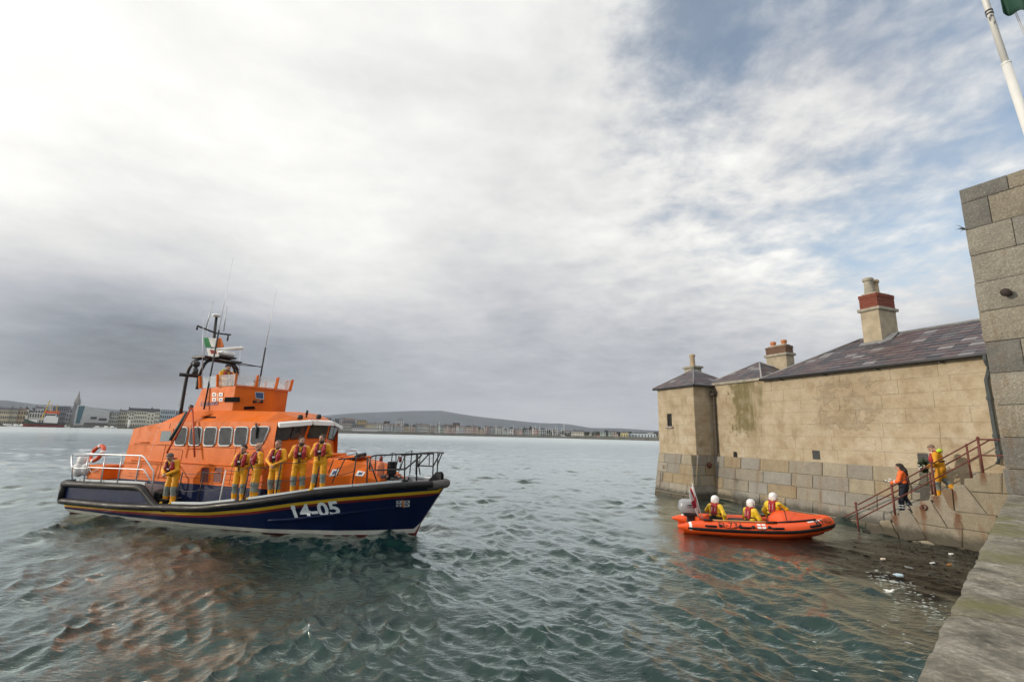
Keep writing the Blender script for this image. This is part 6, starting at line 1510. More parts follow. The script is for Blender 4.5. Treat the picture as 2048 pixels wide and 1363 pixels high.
# ------------------------------------------------------------------ two people coming down the steps
def step_people():
    w0 = gpx(1680+612/5.242, 860+872/5.242, .62); w = bld_w(w0.x+.28, .62, w0.z)
    down = math.atan2(-BU.y, -BU.x)
    J = dict(anL=(.10, .09, .02), anR=(-.16, -.09, .20), knL=(.10, .10, .46), knR=(.06, -.10, .60), elL=(.06, .27, 1.16), elR=(.06, -.27, 1.16), wrL=(.30, .12, 1.08), wrR=(.30, -.10, 1.10), hea=(.06, 0, 1.645), nec=(.02, 0, 1.49))
    t = person('dark haired woman in an orange jacket and navy trousers carrying white flowers down the steps', w, down+R(12), 'hivis', J, head=(R(8), R(18)), hair='dark', longhair=True, jacket=None, scale=.96, seed=61)
    for z0, x0, y0 in ((.32, .10, .095), (.24, .10, .093), (.46, .05, -.10), (.38, -.02, -.098), (.62, .085, .1), (.72, .03, -.1)):
        b = MB(); b.tube([(x0+.088*math.cos(a), y0+.088*math.sin(a), z0) for a in [2*math.pi*k/14 for k in range(14)]], .006, 5, closed=True, ry=.022, up=(0, 0, 1)); b.build('reflective_band', m_reflect, t, True)
    for s in (1, -1):
        b = MB(); L = [(.15, .09*s, 1.12), (.13, .10*s, 1.32), (.02, .11*s, 1.525), (-.12, .10*s, 1.36), (-.15, .08*s, 1.1)]; b.tube(cr(L, 4), .008, 5, ry=.02); b.build('black_brace', m_black_c, t, True)
        b = MB(); e, w_ = Vector(J['elL' if s > 0 else 'elR']), Vector(J['wrL' if s > 0 else 'wrR']); c = e.lerp(w_, .35); b.tube([c, c+(w_-e).normalized()*.05], .070, 10); b.build('reflective_band', m_reflect, t, True)
    rnd = random.Random(12); fl = w+Vector((math.cos(down), math.sin(down), 0))*.42+Vector((0, 0, 1.06))
    bt = thing('bouquet', 'bunch of white flowers held out over the railing by the woman in orange', 'flowers', fl)
    for k in range(16):
        b = MB(); p = Vector((rnd.gauss(0, .09), rnd.gauss(0, .08), rnd.gauss(.03, .05)))
        for q in range(5): a = 2*math.pi*q/5; b.ell(p+Vector((.022*math.cos(a), .022*math.sin(a), .006)), .02, .02, .012, 6, 4)
        b.build('blossom', m_white, bt, True)
    b = MB()
    for k in range(22):
        p = Vector((rnd.gauss(0, .1), rnd.gauss(0, .09), rnd.gauss(-.03, .04))); d = Vector((rnd.gauss(0, 1), rnd.gauss(0, 1), rnd.gauss(0, .6))).normalized()*.07; s = d.cross(Vector((0, 0, 1))).normalized()*.018
        b.add([p-d, p+s, p+d, p-s], [(0, 1, 2, 3)])
    b.build('foliage', mat('wreath_leaf', (.02, .045, .012), .6, var=.4, vscale=20), bt, kind='stuff')
    w0 = gpx(1680+1020/5.242, 860+690/5.242, .62); w = bld_w(w0.x+.2, .62, w0.z-.05)
    J = dict(anL=(.12, .10, .09), anR=(-.26, -.10, .30), knL=(.12, .11, .48), knR=(-.02, -.12, .62), che=(.04, 0, 1.31), nec=(.08, 0, 1.47), hea=(.15, 0, 1.61), shL=(.05, .195, 1.41), shR=(.05, -.195, 1.41), elL=(.02, .29, 1.14), elR=(.02, -.28, 1.14), wrL=(.26, .16, 1.02), wrR=(.27, -.14, 1.02))
    person('person in yellow oilskins with a lime hood carrying a green wreath down the steps', w, down+R(14), 'oily', J, head=(0, R(38)), hair='stubble', jacket='front', hood=True, seed=66, scale=.98)
    c0 = w+Vector((math.cos(down+.2), math.sin(down+.2), 0))*.43+Vector((0, 0, .98))
    wr = thing('wreath', 'green leafy wreath with white flowers carried by the person in yellow on the steps', 'wreath', c0, down)
    b = MB(); L = []
    for k in range(260):
        a = rnd.uniform(0, 2*math.pi); rr = .17+rnd.gauss(0, .045); p = Vector((rnd.gauss(0, .05), rr*math.cos(a), rr*math.sin(a))); d = Vector((rnd.gauss(0, 1), rnd.gauss(0, 1), rnd.gauss(0, 1))).normalized()*.06; s = d.cross(Vector((rnd.random(), rnd.random(), 1))).normalized()*.02
        b.add([p-d, p+s, p+d, p-s], [(0, 1, 2, 3)])
    b.build('leaves', MATS['wreath_leaf'], wr, kind='stuff')
    b = MB(); b.tube([(0, .17*math.cos(a), .17*math.sin(a)) for a in [2*math.pi*k/18 for k in range(18)]], .045, 8, closed=True); b.build('wreath_ring', mat('moss_ring', (.015, .028, .010), .9), wr, True)
    for k in range(7):
        a = rnd.uniform(0, 2*math.pi); b = MB(); p = Vector((rnd.uniform(-.06, .06), .19*math.cos(a), .19*math.sin(a))); b.ell(p, .028, .028, .024, 7, 5); b.build('blossom', m_white, wr, True)
step_people()
# ------------------------------------------------------------------ far shore: hills, town, harbour
def hz_dir(px, py=860):
    d = ray(px, py); return Vector((d.x, d.y, 0)).normalized()
def z_at(px, py, D): return azpt(px, py, D).z
HILLS = [(-700, 806), (-300, 806), (-60, 800), (0, 801), (60, 808), (150, 812), (300, 826), (560, 836), (620, 833), (690, 827), (760, 824), (830, 822), (880, 822), (930, 830), (975, 836), (1040, 842), (1095, 847), (1128, 847), (1160, 852), (1185, 856), (1230, 856), (1290, 860), (1400, 864), (1600, 866), (2000, 874), (2700, 886)]
def hills():
    b = MB(); D0, D1 = 4300, 5900; v = []; xs = list(range(-700, 2700, 20)); m_ = len(xs); nr = 7
    for j in range(nr):
        for px in xs:
            py = interp(px, *zip(*HILLS)); d = hz_dir(px); zt = max(6, z_at(px, py, D1)); u = j/(nr-1)
            k = math.sin(u*math.pi/2) if j < nr-1 else 1
            D = D0+(D1-D0)*u; nz = mnoise.noise((px*.012, u*3, 1))*8*u*(1-u)*4+mnoise.noise((px*.05, 2, u))*2.0*u
            v.append((d.x*D, d.y*D, 2+zt*k+nz))
    f = [(j*m_+i, j*m_+i+1, (j+1)*m_+i+1, (j+1)*m_+i) for j in range(nr-1) for i in range(m_-1)]
    o = len(v); base = [(p[0]*1.05, p[1]*1.05, 0) for p in v[-m_:]]; b.add(v+base, f+[(o-m_+i, o-m_+i+1, o+i+1, o+i) for i in range(m_-1)])
    b.build('hills', mat('haze_blue_moorland', (.045, .060, .078), 1., var=.35, vscale=.004, spec=.0), None, True, kind='structure')  # bluish base colour carries part of the distance haze on the hills
hills()
def land():
    b = MB(); xs = list(range(-700, 2300, 15)); v = []; prof = [(770, 0), (775, 1.6), (800, 2.4), (900, 4), (1100, 9), (1500, 16), (2300, 24)]; m_ = len(xs)
    for D, z in prof:
        for px in xs:
            d = hz_dir(px); k = interp(px, [-700, 200, 700, 1000, 1320, 2300], [1.2, 1.1, 1.2, .8, .5, .5]); DD = D+(25*math.sin(px*.013) if D > 760 else 0)
            v.append((d.x*DD, d.y*DD, z*k+(mnoise.noise((px*.02, D*.01, 0))*2.5 if D > 900 else 0)))
    b.add(v, [(j*m_+i, j*m_+i+1, (j+1)*m_+i+1, (j+1)*m_+i) for j in range(len(prof)-1) for i in range(m_-1)])
    b.build('shore', mat('shore_ground', (.075, .075, .06), .95, var=.4, vscale=.03, spec=0), None, True, kind='structure')
land()
FARM = {}
def fm(col):
    col = tuple(min(.80, c*1.4) for c in col)
    k = tuple(round(c, 3) for c in col)
    if k not in FARM: FARM[k] = mat('far_wall_%d' % len(FARM), col, .85, var=.12, vscale=.2, spec=.1)
    return FARM[k]
m_fwin = mat('far_window', (.035, .04, .045), .3); m_froof = mat('far_slate', (.060, .060, .068), .8, var=.3, vscale=.3); m_ftile = mat('far_brown_roof', (.10, .075, .065), .85, var=.3, vscale=.3); m_fwhite = mat('far_white', (.78, .78, .76), .7)
WINM = {}
def winmesh(w, h):
    k = (round(w, 1), round(h, 1))
    if k not in WINM:
        me = bpy.data.meshes.new('window'); w, h = k; me.from_pydata([(0, -w/2, 0), (0, w/2, 0), (0, w/2, h), (0, -w/2, h), (.3, -w/2, 0), (.3, w/2, 0), (.3, w/2, h), (.3, -w/2, h)], [], [(0, 1, 2, 3), (0, 1, 5, 4), (2, 3, 7, 6), (1, 2, 6, 5), (0, 3, 7, 4)]); me.materials.append(m_fwin); WINM[k] = me
    return WINM[k]
def far_building(x0, x1, ytop, D, col, label, roof='gable', rh=3, storeys=3, bays=None, zb=1.5, name='town_house', depth=12, group=None, single=False, roofm=None, face_w=True):
    """x0,x1: left and right edge and ytop: eaves line as seen in the photo, at ground distance D"""
    a, c = azpt(x0, 860, D), azpt(x1, 860, D); mid = (a+c)/2; W_ = (Vector((c.x-a.x, c.y-a.y, 0))).length; zt = z_at((x0+x1)/2, ytop, D)
    zb = min(zb, zt-3); d = Vector((mid.x, mid.y, 0)).normalized(); rot = math.atan2(d.y, d.x)      # local +x points away from the quay
    t = thing(name, label, 'building', (mid.x, mid.y, zb), rot, group); hgt = zt-zb
    b = MB(); b.box(0, -W_/2, -1.5, depth, W_/2, hgt); b.build('walls', fm(col), t)
    r = MB(); o = .4; rm = roofm or (m_froof if hash((x0, x1)) % 3 else m_ftile)
    if roof == 'gable': r.prism([Vector((-o, 0, hgt)), Vector((depth/2, 0, hgt+rh)), Vector((depth+o, 0, hgt))], (0, -W_/2-.2, 0), (0, W_/2+.2, 0))
    elif roof == 'front': r.prism([Vector((0, -W_/2-o, hgt)), Vector((0, 0, hgt+rh)), Vector((0, W_/2+o, hgt))], (-.4, 0, 0), (depth, 0, 0))
    elif roof == 'mansard': r.loft([[(-.3, -W_/2-.3, hgt), (depth, -W_/2-.3, hgt), (depth, W_/2+.3, hgt), (-.3, W_/2+.3, hgt)], [(1.5, -W_/2+1, hgt+rh), (depth-1, -W_/2+1, hgt+rh), (depth-1, W_/2-1, hgt+rh), (1.5, W_/2-1, hgt+rh)]])
    else: r.box(-.3, -W_/2-.3, hgt, depth, W_/2+.3, hgt+.6)
    r.build('roof', rm if roof != 'flat' else m_fwhite if False else rm, t)
    if storeys:
        sh = hgt/storeys; nb = bays or max(1, int(W_/3.6)); wm = winmesh(min(1.7, W_/nb*.5), max(1.2, sh*.55))
        for s in range(storeys):
            for k in range(nb):
                w = bpy.data.objects.new('window', wm); COL.objects.link(w); w.parent = t; w.location = (-.25, -W_/2+W_*(k+.5)/nb, s*sh+sh*.25)
    if roof in ('gable', 'mansard') and W_ > 5:
        q = MB(); q.box(depth/2-.6, W_/2-1.6, hgt, depth/2+.6, W_/2-.5, hgt+rh+1.8); q.build('chimney_stack', fm((.16, .11, .09)), t)
    return t
RT = random.Random(77)
def town():
    W = (.52, .51, .48); CR = (.46, .41, .31); G1 = (.24, .25, .27); G2 = (.16, .17, .19); PK = (.38, .31, .28); TN = (.36, .29, .20); BR = (.20, .12, .09); BL = (.30, .36, .40)
    T = [  # x0, x1, eaves y, distance, colour, label, roof, rh, storeys, bays
     (-14, 12, 819, 830, CR, 'cream terrace block at the far left edge of the shore', 'gable', 3, 3, 6), (12.5, 28, 819.5, 835, (.40, .37, .30), 'pale buff terrace block second from the left of the shore', 'gable', 3, 3, 4), (28.5, 45, 820, 840, TN, 'tan house left of the moored ship', 'gable', 3, 3, 3),
     (38, 50, 818, 900, W, 'white gabled house behind the tan house at far left', 'front', 4, 2, 2), (52, 84, 824, 870, (.45, .45, .44), 'low white sheds behind the moored ship', 'flat', 1, 2, 6), (62, 79, 816, 960, (.42, .43, .45), 'pale house with dark tree behind the moored ship', 'gable', 3, 2, 3),
     (97, 132, 813, 980, G2, 'dark flat roofed office block left of the church spire', 'flat', 1, 4, 8), (126, 149, 818, 960, G1, 'grey block at the foot of the church spire', 'flat', 1, 4, 4),
     (216, 232, 825, 850, (.34, .35, .33), 'grey apartment block right of the slanted library', 'flat', 1, 4, 4), (232.5, 249, 823, 860, (.37, .35, .30), 'buff apartment block left of the long hotel', 'gable', 3, 4, 4),
     (316, 345, 820, 850, BL, 'blue glazed office block right of the long hotel', 'flat', 1, 4, 7), (346, 372, 822, 870, G1, 'grey block close behind the flybridge deck rail', 'flat', 1, 4, 6), (372, 410, 828, 880, PK, 'pink block hidden mostly by the lifeboat cabin', 'gable', 3, 3, 8), (420, 470, 832, 900, W, 'white terrace mostly hidden behind the lifeboat', 'gable', 3, 3, 9), (480, 540, 834, 880, CR, 'cream terrace mostly hidden behind the lifeboat wheelhouse', 'gable', 3, 3, 9), (545, 600, 838, 900, G1, 'grey block hidden behind the wheelhouse', 'flat', 1, 3, 9), (605, 645, 840, 880, G2, 'dark block behind the wheelhouse visor', 'flat', 1, 3, 6),
     (648, 661, 836, 900, G2, 'dark tower block right of the wheelhouse', 'flat', 1, 6, 3), (662, 667, 840, 890, G1, 'narrow grey block beside the dark tower block', 'flat', 1, 5, 1), (668, 677, 838, 900, (.13, .14, .16), 'dark slab block with pale slab beside it', 'flat', 1, 6, 2), (677.5, 685, 836, 895, (.38, .34, .36), 'pale pinkish slab block', 'flat', 1, 6, 2),
     (685, 709, 841, 890, G2, 'dark slate roofed hall with three dormers', 'gable', 4, 3, 5), (683, 702, 848, 840, (.36, .34, .31), 'stone terrace with arched windows near the wheelhouse', 'gable', 2, 3, 5), (712, 732, 840, 930, (.36, .28, .16), 'tan tower block with flat roof', 'flat', 1, 4, 4), (709, 728, 850, 850, G1, 'grey hotel wing under the tan tower block', 'flat', 1, 3, 5),
     (732, 748, 848, 850, (.52, .46, .33), 'cream villa left of the white villas', 'gable', 2, 3, 3), (748.5, 765, 848, 852, W, 'white villa with cream neighbour', 'gable', 2, 3, 3), (703, 756, 855.6, 800, (.62, .62, .61), 'long white crenellated terrace on the waterfront', 'flat', 1, 2, 14),
     (793, 806, 838.5, 960, (.44, .45, .46), 'pale concrete tower block standing above the roofs', 'flat', 1, 5, 3), (765, 800, 850, 860, (.34, .36, .38), 'blue grey roofed terrace behind masts', 'gable', 3, 3, 8), (905, 919, 845.5, 960, (.12, .09, .08), 'dark brick block above the terraces', 'flat', 1, 4, 4), (888, 905, 850, 900, BR, 'red brick block with white stack', 'gable', 2, 3, 4)]
    for q in T: far_building(*q[:6], roof=q[6], rh=q[7], storeys=q[8], bays=q[9])
    x = 770; cols = [W, (.42, .36, .33), (.33, .36, .37), (.40, .35, .26), PK, (.30, .36, .34), (.47, .46, .44), (.36, .27, .24), (.42, .44, .46)]
    adj = {W: 'white', cols[1]: 'dusty pink', cols[2]: 'blue grey', cols[3]: 'sandy', PK: 'salmon', cols[5]: 'sage', cols[6]: 'off white', cols[7]: 'brick coloured', cols[8]: 'pale grey'}
    i = 0; prev = 'pale'
    while x < 1085:
        w = RT.uniform(8, 17); k = interp(x, [770, 900, 1000, 1085], [0, 2.5, 6, 9]); c = cols[(i*4+RT.randrange(2)) % 9]; top = 851+k+RT.uniform(-2.5, 2.5); kind = RT.randrange(4)
        far_building(x, x+w-.4, top, 840+RT.uniform(-10, 40), c, '%s %s house beside a %s one in the row behind masts' % (adj[c], ['gabled', 'slate roofed', 'flat roofed', 'front gabled'][kind], prev), roof=['gable', 'gable', 'flat', 'front'][kind], rh=2.5, storeys=3 if x < 1000 else 2, bays=max(2, int(w/3.5)), group='waterfront houses behind the masts'); x += w; i += 1; prev = adj[c]
    i = 0; prev = 'grey'
    for x in range(1088, 1318, 1):
        if RT.random() < .10:
            i += 1
            w = RT.uniform(6, 15); c = cols[RT.randrange(9)]; far_building(x, x+w, 862+interp(x, [1088, 1318], [0, 4.5])+RT.uniform(-1.5, 1), 900+RT.uniform(0, 300), c, '%s low house right of a %s one beyond the pier' % (adj[c], prev), roof=RT.choice(['gable', 'flat']), rh=2.5, storeys=2, bays=max(2, int(w/4)), group='low houses among trees beyond the pier'); prev = adj[c]
    far_building(1147, 1168, 863, 880, (.52, .50, .44), 'cream building with pale gable near the pier head', roof='gable', rh=3, storeys=2, bays=6)
    far_building(1241, 1256, 865.5, 860, (.50, .45, .24), 'pale yellow shed near the stone turret', roof='flat', storeys=1, bays=3); far_building(1256.5, 1312, 866.5, 870, (.38, .44, .48), 'long pale blue shed near the stone turret', roof='flat', storeys=1, bays=9)
    # church with tall spire
    D = 920; c = azpt(150, 830, D); zt = z_at(154, 781, D); d = hz_dir(150); t = thing('church', 'grey stone church with a tall pointed spire', 'church', (c.x, c.y, 2), math.atan2(d.y, d.x))
    zs = z_at(150, 806, D)-2; b = MB(); b.box(-3.4, -3.4, -2, 3.4, 3.4, zs); b.build('tower', fm((.17, .175, .185)), t)
    b = MB(); b.loft([[(3.7*math.cos(a), 3.7*math.sin(a), zs) for a in [math.pi/4*k+.39 for k in range(8)]], [(.12*math.cos(a), .12*math.sin(a), zt-2) for a in [math.pi/4*k+.39 for k in range(8)]]]); b.build('spire', fm((.20, .195, .19)), t)
    for sy in (-1, 1):
        b = MB(); b.loft([[(-3+.9*math.cos(a), sy*2.9+.9*math.sin(a), zs-.5) for a in [math.pi/2*k for k in range(4)]], [(-3+.05*math.cos(a), sy*2.9+.05*math.sin(a), zs+7) for a in [math.pi/2*k for k in range(4)]]]); b.build('pinnacle', fm((.19, .19, .19)), t)
    b = MB(); b.box(2, -5, -2, 30, 5, zs*.45); b.prism([Vector((2, -5.5, zs*.45)), Vector((2, 0, zs*.45+6)), Vector((2, 5.5, zs*.45))], (0, 0, 0), (28, 0, 0)); b.build('nave', fm((.15, .15, .155)), t)
    w = bpy.data.objects.new('window', winmesh(1.6, 5)); COL.objects.link(w); w.parent = t; w.location = (-3.65, 0, zs-8)
    # library with a slanted roof
    D = 835; a, c = azpt(148, 840, D), azpt(217, 840, D); mid = (a+c)/2; d = Vector((mid.x, mid.y, 0)).normalized(); W_ = (c-a).length; t = thing('library', 'pale modern building with a long sloping roofline and a blue glazed end', 'building', (mid.x, mid.y, 1.5), math.atan2(d.y, d.x))
    zl, zr = z_at(150, 809, D)-1.5, z_at(216, 822, D)-1.5; y0, y1 = W_/2, -W_/2
    b = MB(); b.prism([Vector((0, y0, -1.5)), Vector((0, y0, zl-.5)), Vector((0, y0-.13*W_, zl)), Vector((0, y1, zr)), Vector((0, y1, -1.5))], (0, 0, 0), (22, 0, 0)); b.build('walls', fm((.33, .34, .35)), t)
    b = MB(); b.prism([Vector((0, y0-2, 4)), Vector((0, y0-2, zl-1.5)), Vector((0, y0-8, zl-1)), Vector((0, y0-6, 4))], (-.4, 0, 0), (.1, 0, 0)); b.build('glazed_end', mat('blue_glazing', (.05, .13, .17), .2), t)
    for ya, yb, z in ((.04, -.14, 11), (-.2, -.44, 9.5)):
        b = MB(); b.box(-.35, yb*W_, z-1.4, .1, ya*W_, z+1.6); b.build('strip_window', m_fwin, t)
    b = MB(); b.box(-1.2, -W_/2, -1.5, .2, W_/2-10, 5); b.build('ground_floor', fm((.10, .095, .09)), t)
    # long hotel with mansard roof and tower
    t = far_building(249, 315, 822, 830, (.47, .45, .38), 'long cream hotel with mansard roof and a pointed tower', 'mansard', 4.2, 4, 19, name='hotel')
    W_ = (azpt(315, 860, 830)-azpt(249, 860, 830)).length
    for y_, wd, h_, tip in ((W_*(.5-.72)*1.0, 4.2, 21, 7.5), (W_*(.5-.13), 3.2, 19.5, 4)):
        b = MB(); b.box(-1.2, y_-wd, -1, 7, y_+wd, h_); b.build('tower', fm((.47, .45, .38)), t)
        b = MB(); b.loft([[(-1.6, y_-wd-.4, h_), (7.4, y_-wd-.4, h_), (7.4, y_+wd+.4, h_), (-1.6, y_+wd+.4, h_)], [(1.5, y_-wd*.35, h_+tip*.55), (4.5, y_-wd*.35, h_+tip*.55), (4.5, y_+wd*.35, h_+tip*.55), (1.5, y_+wd*.35, h_+tip*.55)], [(2.9, y_-.1, h_+tip), (3.1, y_-.1, h_+tip), (3.1, y_+.1, h_+tip), (2.9, y_+.1, h_+tip)]]); b.build('tower_roof', m_froof, t)
        for s in range(4):
            for k in (-1, 1): w = bpy.data.objects.new('window', winmesh(1.4, 2.2)); COL.objects.link(w); w.parent = t; w.location = (-1.45, y_+k*wd*.45, 2+s*4.6)
town()
# ---- trees beyond the houses
def tree_mesh(seed, r, hgt, n=260):
    rnd = random.Random(seed); b = MB(); cl = [(rnd.gauss(0, .42)*r, rnd.gauss(0, .42)*r, hgt*rnd.uniform(.45, .85), r*rnd.uniform(.35, .6)) for _ in range(9)]
    for k in range(n):
        c = cl[rnd.randrange(9)]; v = Vector((rnd.gauss(0, 1), rnd.gauss(0, 1), rnd.gauss(0, 1))).normalized()*c[3]*rnd.uniform(.6, 1.05); p = Vector(c[:3])+v; s = r*.16*rnd.uniform(.6, 1.4)
        u = Vector((rnd.gauss(0, 1), rnd.gauss(0, 1), rnd.gauss(0, 1))).normalized(); w = u.cross(v).normalized(); u = w.cross(u)
        b.add([p-w*s, p-u*s*.6, p+w*s, p+u*s*.6], [(0, 1, 2, 3)])
    return b
m_crown = mat('dark_far_foliage', (.028, .036, .024), .9, var=.4, vscale=.5, rnd=.25, spec=.1); m_trunk = mat('far_trunk', (.04, .03, .025), .9)
def trees():
    T = [(27, 813, 960, 9), (68, 812, 1000, 7), (115, 818, 1000, 5), (772, 840, 960, 7), (700, 842, 1000, 5), (840, 850, 1000, 6), (938, 852, 980, 5), (1022, 851, 1000, 5), (1062, 852, 1000, 9), (1050, 853, 990, 7), (1098, 857, 1000, 6), (1150, 858, 1050, 5), (1175, 861, 1000, 6), (1213, 858, 1050, 5), (1280, 863, 1000, 6), (1311, 862, 990, 5), (878, 849, 1000, 6), (812, 846, 1000, 8), (960, 852, 1020, 6), (1000, 853, 1010, 6), (1125, 860, 1010, 5), (1195, 862, 1000, 6), (1240, 862, 1030, 6), (1262, 862, 1010, 5)]
    proto = None
    for i, (px, py, D, r) in enumerate(T):
        p = azpt(px, 866, D); top = z_at(px, py, D); h_ = max(8, top-5); t = thing('tree', '%s dark tree standing %s' % ('large' if r > 6.5 else 'middling' if r > 5.5 else 'small', 'above the roofs left of the church spire' if px < 130 else 'above the terraces behind the wheelhouse' if px < 860 else 'above the roofs behind the marina' if px < 1120 else 'beyond the pier near the stone turret'), 'tree', (p.x, p.y, 4), i*.9, 'dark trees above the far roofs')
        if proto is None or i % 4 == 0: proto = tree_mesh(i, r, h_)
        c = proto.build('crown', m_crown, t) if i % 4 == 0 else None
        if c is None: c = bpy.data.objects.new('crown', last.data); COL.objects.link(c); c.parent = t; c.scale = (r/lr, r/lr, h_/lh)
        else: last, lr, lh = c, r, h_
        b = MB(); b.tube([(0, 0, -2), (0, 0, h_*.55)], [.5, .25], 5); b.build('trunk', m_trunk, t)
    b = MB(); rnd = random.Random(5)
    for px in range(-60, 1330, 3):
        for k in range(2):
            D = rnd.uniform(980, 1500); p = azpt(px+rnd.uniform(-3, 3), 866, D); yt = interp(px, [-60, 200, 600, 760, 960, 1100, 1330], [819, 823, 842, 847, 854.5, 861.5, 867])+rnd.uniform(-1.5, 3); z = z_at(px, yt, D); r = rnd.uniform(3, 7)
            for q in range(14):
                c = Vector((p.x+rnd.gauss(0, r), p.y+rnd.gauss(0, r), max(5, z-abs(rnd.gauss(0, r*.8))-1))); u = Vector((rnd.gauss(0, 1), rnd.gauss(0, 1), rnd.gauss(0, 1))).normalized()*rnd.uniform(1, 2.6); w = u.cross(Vector((rnd.gauss(0, 1), rnd.gauss(0, 1), rnd.gauss(0, 1)))).normalized()*rnd.uniform(1, 2)
                b.add([c-u, c-w, c+u, c+w], [(0, 1, 2, 3)])
    b.build('far_woodland', m_crown, None, kind='stuff')
trees()
# ---- harbour: breakwater, pier, yachts, moored ship
m_rock = mat('breakwater_stone', (.075, .078, .070), .95, var=.45, vscale=.25, bump=.4, bscale=.8); m_grass = mat('rough_grass', (.085, .085, .045), .95, var=.3, vscale=.08)
def harbour():
    def wall(name, x0, x1, D0, D1, z, w, m_, label, top=None):
        b = MB(); n = 60; rings = []; rnd = random.Random(int(x0))
        for i in range(n+1):
            px = x0+(x1-x0)*i/n; D = D0+(D1-D0)*i/n; p = azpt(px, 868, D); d = hz_dir(px); j = rnd.uniform(-.25, .25)
            q = lambda o, zz: (p.x+d.x*o, p.y+d.y*o, zz)
            rings.append([q(-3.5, -1), q(0+j, z*.75), q(.6, z+j*.6), q(w, z+j*.4), q(w+4, -1)])
        b.loft(rings, closed=False); o = b.build(name, m_, None, 60); tag(o, label, 'breakwater')
    wall('breakwater', 560, 1166, 735, 690, 3.1, 6, m_rock, 'long low dark stone breakwater in front of the marina')
    wall('breakwater', -80, 330, 790, 780, 3.0, 6, m_rock, 'dark quay wall in front of the library and hotel on the left')
    wall('breakwater', 1160, 1420, 640, 560, 3.2, 3, m_rock, 'nearer stone pier running out to the turret')
    b = MB(); L = []
    for i in range(30):
        px = 1166+i*9; p = azpt(px, 868, interp(px, [1160, 1420], [640, 560])+4); L.append(p); 
    b.loft([[(p.x, p.y, 3.1), (p.x*1.02, p.y*1.02, 4.0), (p.x*1.05, p.y*1.05, 2.5)] for p in L], closed=False, cap0=False, cap1=False); b.build('grass_bank', m_grass, None, True, kind='structure')
    rnd = random.Random(3)
    hull = MB(); rings = []
    for x, w, z0 in ((-5, .9, .1), (-2, 1.5, -.2), (1.5, 1.4, -.2), (4, .8, .1), (5.4, .05, .5)): rings.append([(x, -w, 1.2+z0*.3), (x, -w*.7, -.3), (x, w*.7, -.3), (x, w, 1.2+z0*.3)])
    hull.loft(rings, closed=True); proto = thing('yacht', 'pale yacht with tall bare mast moored in the marina behind the breakwater', 'yacht', (0, 0, 0), 0, 'yachts moored in the marina')
    ho = hull.build('hull', m_fwhite, proto, True); b = MB(); b.bbox(-2.5, -.8, 1.1, 1.5, .8, 1.9, .2); co_ = b.build('coachroof', m_fwhite, proto); b = MB(); b.tube([(0, 0, 1), (0, 0, 14)], [.24, .17], 6); mo = b.build('mast', mat('far_alloy_mast', (.62, .63, .64), .5), proto, True); b = MB(); b.tube([(0, 0, 2.6), (-4, 0, 2.5)], .12, 6); bo = b.build('boom', MATS['far_alloy_mast'], proto, True)
    parts = [ho, co_, mo, bo]; spots = [rnd.uniform(768, 1000) for _ in range(44)]+[rnd.uniform(985, 1125) for _ in range(34)]
    for i, px in enumerate(spots):
        D = rnd.uniform(755, 800); p = azpt(px, 868, D); s = rnd.uniform(.75, 1.25); rz = rnd.uniform(0, 6.28)
        if i == 0: t = proto
        else:
            t = dup(proto)
            for q in parts: dup(q, t)
        t.location = (p.x, p.y, 0); t.scale = (s, s, s*rnd.uniform(.8, 1.25)); t.rotation_euler = (0, 0, rz)
    t = thing('yacht', 'largest yacht with the tallest white mast standing alone right of the marina', 'yacht', azpt(1128, 868, 745).xy.to_3d(), .4)
    for q in parts: k = dup(q, t); k.scale = (1.6, 1.6, 1.9)
    for k in range(12):
        D = rnd.uniform(800, 815); px = [20, 33, 12, 45, 130, 196, 214, 226, 690, 710, 660, 672][k]; p = azpt(px, 850, 776 if px < 400 else 760)
        b = MB(); rr = []
        for x, w in ((-4, 1.2), (0, 1.5), (3, 1.1), (5, .1)): rr.append([(x, -w, 1.3), (x, -w*.7, -.2), (x, w*.7, -.2), (x, w, 1.3)])
        tb = thing('motor_boat', 'small white motor boat moored %s' % ('left of the moored ship' if px < 50 else 'off the stern of the moored ship' if px < 180 else 'along the quay below the library' if px < 400 else 'behind the breakwater by the wheelhouse'), 'boat', (p.x, p.y, 0), rnd.uniform(-.3, .3)+.2, 'small white boats along the far quay'); b.loft(rr); b.build('hull', m_fwhite, tb); b = MB(); b.bbox(-2.5, -1, 1.3, 1, 1, 2.6, .2); b.build('cabin', m_fwhite, tb)
    # moored work ship
    D = 765; a, c = azpt(46, 848, D), azpt(129, 850, D); L = (c-a).length; ang = math.atan2((a-c).y, (a-c).x); mid = (a+c)/2
    s = thing('moored_ship', 'work ship with green and red hull and white bridge moored at the far left', 'ship', (mid.x, mid.y, 0), ang); h_ = L/2
    b = MB(); rings = []
    for x, w, z in ((-h_, 3.6, 5), (-h_*.6, 5, 4.6), (h_*.4, 5, 5), (h_*.8, 3.4, 7.5), (h_, .2, 9)): rings.append([(x, -w, z), (x, -w*.95, 3.2+max(0, z-6)*.3), (x, -w*.85, -1), (x, w*.85, -1), (x, w*.95, 3.2+max(0, z-6)*.3), (x, w, z)])
    b.loft(rings); b.mi = [(0 if i % 6 in (0, 4, 5) else 1) for i in range(len(b.f))]; b.build('hull', [fm((.035, .055, .045)), fm((.11, .03, .03))], s)
    b = MB(); b.box(-h_*.62, -4, 4, h_*.05, 4, 11.5); b.box(-h_*.5, -3.4, 11.5, -h_*.0, 3.4, 15.5); so_ = b.build('superstructure', m_fwhite, s)
    b = MB(); b.box(-h_*.64, -4.3, 15.5, h_*.08, 4.3, 18); b.build('bridge_band', fm((.50, .09, .03)), s)
